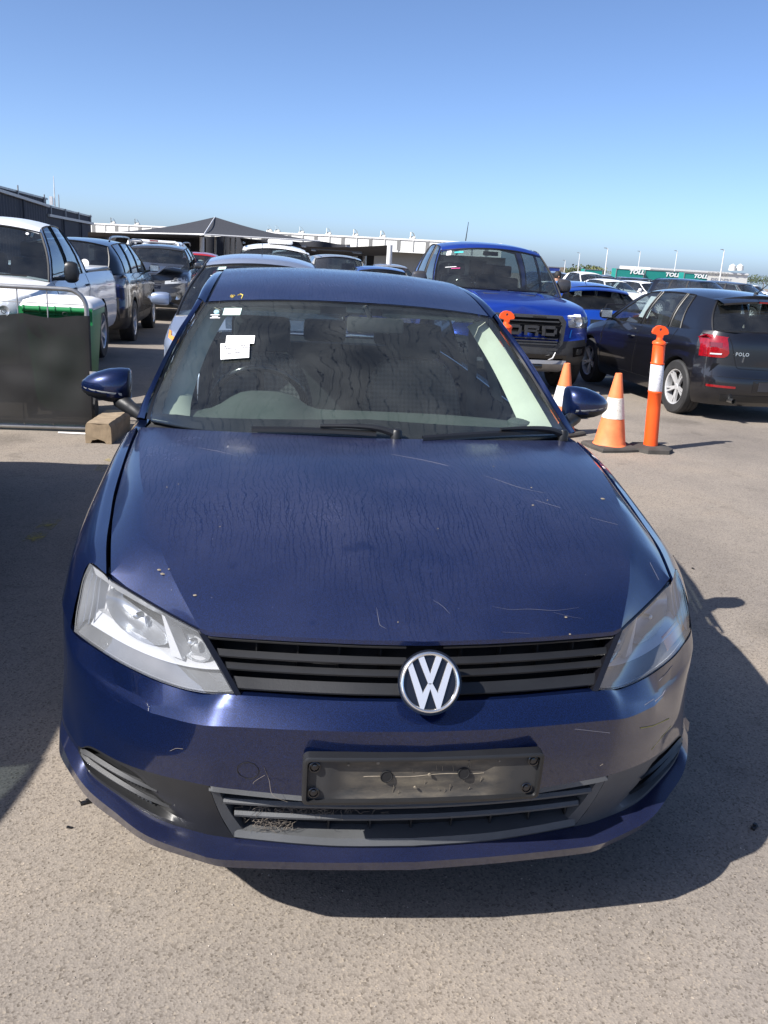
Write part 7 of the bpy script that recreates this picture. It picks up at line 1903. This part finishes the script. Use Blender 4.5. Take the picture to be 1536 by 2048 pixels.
def trailer(label,pxa,pxb,pya,pyb,Y,lett=None,mat='teal',grp='teal curtain side trailers'):
    a,b_=at(pxa,pya,Y),at(pxb,pyb,Y); g=gz((a.x+b_.x)/2,Y); z=(a.z+b_.z)/2; T=empty('semi_trailer',label,'trailer',((a.x+b_.x)/2,Y,g),0,grp)
    w_=b_.x-a.x; h=z-g
    MB().box((0,1.3,(h+1.15)/2+.0),(w_,2.5,h-1.15)).build('curtain_side',M[mat],T,smooth=False)
    MB().box((0,1.3,1.05),(w_,2.5,.16)).build('chassis',M['seal'],T,smooth=False)
    MB().box((0,.02,h-.06),(w_+.05,.12,.14)).build('top_rail',M['steel'],T,smooth=False)
    for s_ in(-1,1): MB().box((s_*(w_/2-.05),.02,(h+1.15)/2),(.12,.14,h-1.2)).build('corner_post',M['steel'],T,smooth=False)
    for x in (w_*.22,w_*.31,w_*.40):
        MB().lathe([(0,-.15),(.5,-.15),(.5,.15),(0,.15)],16,c=V(x,.3,.5),M=Matrix.Rotation(R(90),3,'X')).build('wheel',M['rubber'],T)
    if lett:
        p=at(lett[0],lett[1],Y-.06); text('lettering','TOLL',lett[2],M['white_paint'],T,Matrix.Translation(V(p.x-(a.x+b_.x)/2,-.06,p.z-g))@Matrix.Rotation(R(90),4,'X'),.02,shear=.25,bold=.05,xs=1.25)
trailer('teal trailer with white lettering, leftmost of the three far trailers',1233,1289,537,540,185,(1273,544.5,1.15))
trailer('longest teal trailer with white lettering, middle of the three far trailers',1291,1368,540,543,186,(1345,550,1.15))
trailer('teal trailer with white lettering lower down, rightmost of the three far trailers',1369,1416,545,548,180,(1401,553,1.05))
trailer('plain low teal container left of the lettered trailers',1170,1206,538,540,200)
trailer('dark blue container behind the head of the person in orange',1097,1121,533,534,150,mat='badge_blue',grp='containers on the skyline')
def pole(px,pt,pb,Y,label,twin=False):
    p=at(px,pt,Y); g=gz(p.x,Y); T=empty('light_pole',label,'light pole',(p.x,Y,g),0,'light poles over the car yard'); h=p.z-g
    MB().tube([V(0,0,0),V(0,0,h)],[.14,.08],8).build('pole',M['post_white'],T)
    MB().tube([V(0,0,h-.05),V(-.55,0,h+.05)],.05,5).build('arm',M['post_white'],T)
    MB().box((-.5,0,h+.06),(.45,.3,.12)).build('lamp_head',M['steel'],T)
pole(1216,497,540,160,'tall pale light pole right of the blue ute above the white cars')
pole(1355,502,545,190,'light pole standing above the middle teal trailer')
pole(1449,500,550,150,'tall light pole at the right in front of the far white warehouse')
pole(1281,503,540,210,'thin light pole above the leftmost teal trailer')
pole(1160,506,536,220,'faint thin light pole just right of the big blue ute roof')
pole(1131,521,533,230,'shortest and farthest light pole behind the person in orange')
# trees
def tree(px,pt,Y,wd,label,col='leaf'):
    p=at(px,pt,Y); g=gz(p.x,Y); h=p.z-g; T=empty('tree',label,'tree',(p.x,Y,g),0,'distant trees'); rnd=random.Random(int(px))
    b=MB(); b.tube([V(0,0,0),V(.1,0,h*.6)],[.25,.12],6); 
    for k in range(4): b.tube([V(0,0,h*.45),V(rnd.uniform(-1,1)*wd*.3,rnd.uniform(-1,1)*wd*.3,h*.8)],[.1,.04],5)
    b.build('trunk',M['bark'],T)
    b=MB()
    for k in range(420):
        c_=rnd.choice([(-.5,.55),(.45,.6),(0,.75),(-.2,.6),(.2,.5)])
        u=V(rnd.gauss(0,.2)+c_[0]*.6,rnd.gauss(0,.25),rnd.gauss(0,.11)); q=V(u.x*wd,u.y*wd,h*(c_[1]+.1+u.z))
        if q.z>h: q.z=h-rnd.random()*.3
        s=rnd.uniform(.2,.45); n1=V(rnd.uniform(-1,1),rnd.uniform(-1,1),rnd.uniform(-1,1)).normalized(); a=n1.orthogonal().normalized()*s; c2=n1.cross(a)
        b.add([q-a,q-c2*.7,q+a,q+c2*.7],[(0,1,2,3)])
    b.build('crown',M['leaf' if col=='leaf' else 'leaf2'],T,smooth=False,norm=False)
M['leaf2']=simple('yellow_green_foliage',(.11,.12,.045),.9,var=.3,scale=2)
tree(1176,530,240,8,'tallest grey green tree on the skyline left of the teal trailers')
tree(1193,534,235,6,'lighter yellow green tree beside the tallest tree','leaf2')
tree(1148,536,250,7,'low dull tree at the left end of the skyline clump')
tree(1505,549,420,12,'distant dark tree clump at the right end of the skyline')
tree(1530,550,430,12,'last distant tree touching the right edge of the photo')
# low far roofs of houses behind
def far_house(px0,px1,pt,Y,label):
    a,b_=at(px0,pt,Y),at(px1,pt,Y); g=gz(a.x,Y); T=empty('far_house',label,'house',((a.x+b_.x)/2,Y,g),0,'far houses'); w_=b_.x-a.x; h=a.z-g
    MB().box((0,3,(h-1.5)/2),(w_*.94,6,h-1.5)).build('wall',M['grey_wall'],T,smooth=False)
    MB().add([V(-w_/2,0,h-1.5),V(w_/2,0,h-1.5),V(w_/2,6,h-1.5),V(-w_/2,6,h-1.5),V(-w_*.3,3,h),V(w_*.3,3,h)],[(0,1,5,4),(1,2,5),(2,3,4,5),(3,0,4)]).build('roof',M['bark'],T,smooth=False)
far_house(1122,1140,534.5,300,'low brown roofed house at the far left of the skyline')
far_house(1146,1168,535.5,310,'low brown roofed house beside the low dull tree')
# ------------------------------------------------------------------ person
def person():
    x,y=at(1114,560,20).x,20; g=gz(x,y); T=empty('person','person with short dark hair in an orange hi-vis shirt behind the vivid blue hatchback','person',(x,y,g))
    def skin(name,pts,edges,rad,mat,sub=1,root=0):
        me=bpy.data.meshes.new(name); me.from_pydata(pts,edges,[]); o=bpy.data.objects.new(name,me); COL.objects.link(o); o.parent=T
        md=o.modifiers.new('skin','SKIN'); md.use_smooth_shade=True
        for v,r in zip(me.skin_vertices[0].data,rad): v.radius=(r,r) if not isinstance(r,tuple) else r
        me.skin_vertices[0].data[root].use_root=True
        s=o.modifiers.new('sub','SUBSURF'); s.levels=sub; s.render_levels=sub
        me.materials.append(mat); return o
    H=1.66; k=H/1.75
    P=[(0,0,.95),(0,0,1.15),(0,-.01,1.36),(0,-.01,1.47),(0,-.03,1.57),(0,-.03,1.66),(.10,0,.90),(.11,.0,.5),(.12,.03,.10),(.12,-.10,.05),(-.10,0,.90),(-.11,0,.5),(-.12,.03,.10),(-.12,-.10,.05),
       (.18,0,1.38),(.23,.0,1.12),(.22,-.12,.92),(.21,-.17,.84),(-.18,0,1.38),(-.23,0,1.12),(-.22,-.12,.92),(-.21,-.17,.84)]
    P=[tuple(c*k for c in p) for p in P]
    E_=[(0,1),(1,2),(2,3),(3,4),(4,5),(0,6),(6,7),(7,8),(8,9),(0,10),(10,11),(11,12),(12,13),(2,14),(14,15),(15,16),(16,17),(2,18),(18,19),(19,20),(20,21)]
    Rr=[(.16,.11),(.145,.10),(.17,.11),.055,.085,.075,.09,.06,.045,.04,.09,.06,.045,.04,.06,.045,.035,.03,.06,.045,.035,.03]
    skin('body',P,E_,Rr,M['skin'],2)
    skin('shirt',[tuple(c*k for c in p) for p in [(0,0,.93),(0,0,1.15),(0,-.01,1.36),(0,-.01,1.44),(.18,0,1.38),(.22,0,1.20),(-.18,0,1.38),(-.22,0,1.20)]],[(0,1),(1,2),(2,3),(2,4),(4,5),(2,6),(6,7)],[(.18,.13),(.165,.12),(.19,.13),.075,.08,.07,.08,.07],M['hivis'],2)
    skin('trousers',[tuple(c*k for c in p) for p in [(0,0,.93),(.10,0,.86),(.11,0,.5),(.12,.03,.12),(-.10,0,.86),(-.11,0,.5),(-.12,.03,.12)]],[(0,1),(1,2),(2,3),(0,4),(4,5),(5,6)],[(.17,.12),.105,.08,.07,.105,.08,.07],M['trousers'],2)
    b=MB(); b.lathe([(.002,.115),(.05,.105),(.082,.07),(.095,.02),(.092,-.02),(.08,-.06)],16,c=V(0,-.015,1.60*k)); b.build('hair',M['hair'],T)
    b=MB()
    for s_ in(1,-1): b.lathe([(0,0),(.012,0),(.0,.006)],8,c=V(s_*.032,-.105,1.60*k),M=Matrix.Rotation(R(90),3,'X'))
    b.build('eyes',M['hair'],T)
    b=MB(); b.box((0,-.115,1.575*k),(.022,.03,.035),bev=.008); b.build('nose',M['skin'],T)
person()
# ------------------------------------------------------------------ the rest of the yard
def copy_tree(o,parent=None,swap=None):
    c=o.copy(); COL.objects.link(c); c.parent=parent
    if swap and c.type=='MESH' and c.material_slots and c.material_slots[0].material==swap[0]:
        c.material_slots[0].link='OBJECT'; c.material_slots[0].material=swap[1]
    for ch in [x for x in KIDS[o.name]]: copy_tree(ch,c,swap)
    return c
KIDS={}
def index(o):
    KIDS[o.name]=list(o.children)
    for ch in o.children: index(ch)
protos={}
def yard_car(kind,paint,x,y,rz,label,group):
    S=SPEC[kind]
    L=S['L']; loc=placed(x,y)
    if kind not in protos:
        lt=std_lights() if kind in('hatch','sedan') else std_lights(hl=((.42,.92),(.78,1.0),(.42,.80),(.80,.86)),grille=(.36,.86,.66),platez=(.55,.86))
        T=make_car('yard_'+{'hatch':'hatchback','sedan':'sedan','suv':'wagon','ute':'ute'}[kind],label,S,PA[paint],loc,rz,group,detail=0,lights=lt,cat='ute' if kind=='ute' else 'car'); protos[kind]=(T,PA[paint])
        bpy.context.view_layer.update(); index(T); return T
    P,pm=protos[kind]; c=copy_tree(P,None,(pm,PA[paint])); c.location=loc; c.rotation_euler=(0,0,rz); c['label']=label; c['group']=group; return c
YG='cars in the distant rows of the yard'
def py_(px,Y): return at(px,555,Y).x
for px,Y,kind,paint,rz,label in (
  (1226,40,'ute','white',.25,'white ute among the distant cars just above the vivid blue hatchback roof'),
  (1288,35,'sedan','white',.22,'white sedan facing the camera beyond the vivid blue hatchback'),
  (1356,41,'hatch','white',.35,'white hatchback right of the white sedan in the distant rows'),
  (1318,48,'sedan','grey',.3,'dark grey sedan between the white sedan and the white hatchback'),
  (1418,40,'sedan','midblue',.4,'slate blue sedan above the roof of the black hatchback'),
  (1500,33,'suv','black',.5,'black wagon in the row behind the black hatchback aerial'),
  (1575,34,'suv','grey',.5,'dark grey wagon at the right edge behind the black hatchback'),
  (1172,52,'suv','silver',.2,'silver wagon next to the head of the person in orange'),
  (1150,44,'suv','grey',.2,'grey wagon directly right of the person in orange'),
  (1450,46,'suv','midblue',.4,'slate blue wagon left of the black wagon'),
  (1252,47,'suv','silver',.3,'silver wagon behind the gap between white ute and white sedan')):
    yard_car(kind,paint,py_(px,Y),Y,rz,label,YG)
rnd=random.Random(21)
nm={'white':'white','grey':'dark grey','silver':'silver','black':'black','midblue':'slate blue','red':'red','beige':'beige'}
kn={'hatch':'hatchback','sedan':'sedan','suv':'wagon','ute':'ute'}
for Y in (54,62,70,80,92,106,122):
    px=1150+rnd.uniform(0,20)
    step=2.7*FPX/(Y+1.8)*1.02
    while px<1560:
        x=py_(px,Y); k=rnd.choice(['hatch','sedan','suv','ute','suv']); c_=rnd.choice(['white','white','grey','silver','black','midblue','white','red' if rnd.random()<.3 else 'silver'])
        if rnd.random()<.9: yard_car(k,c_,x,Y,rnd.choice([.3,.3,.35]),'%s %s somewhere in the farthest rows of parked cars on the right'%(nm[c_],kn[k]),'far rows: %s %s'%(nm[c_],kn[k]))
        px+=step*rnd.uniform(.95,1.15)
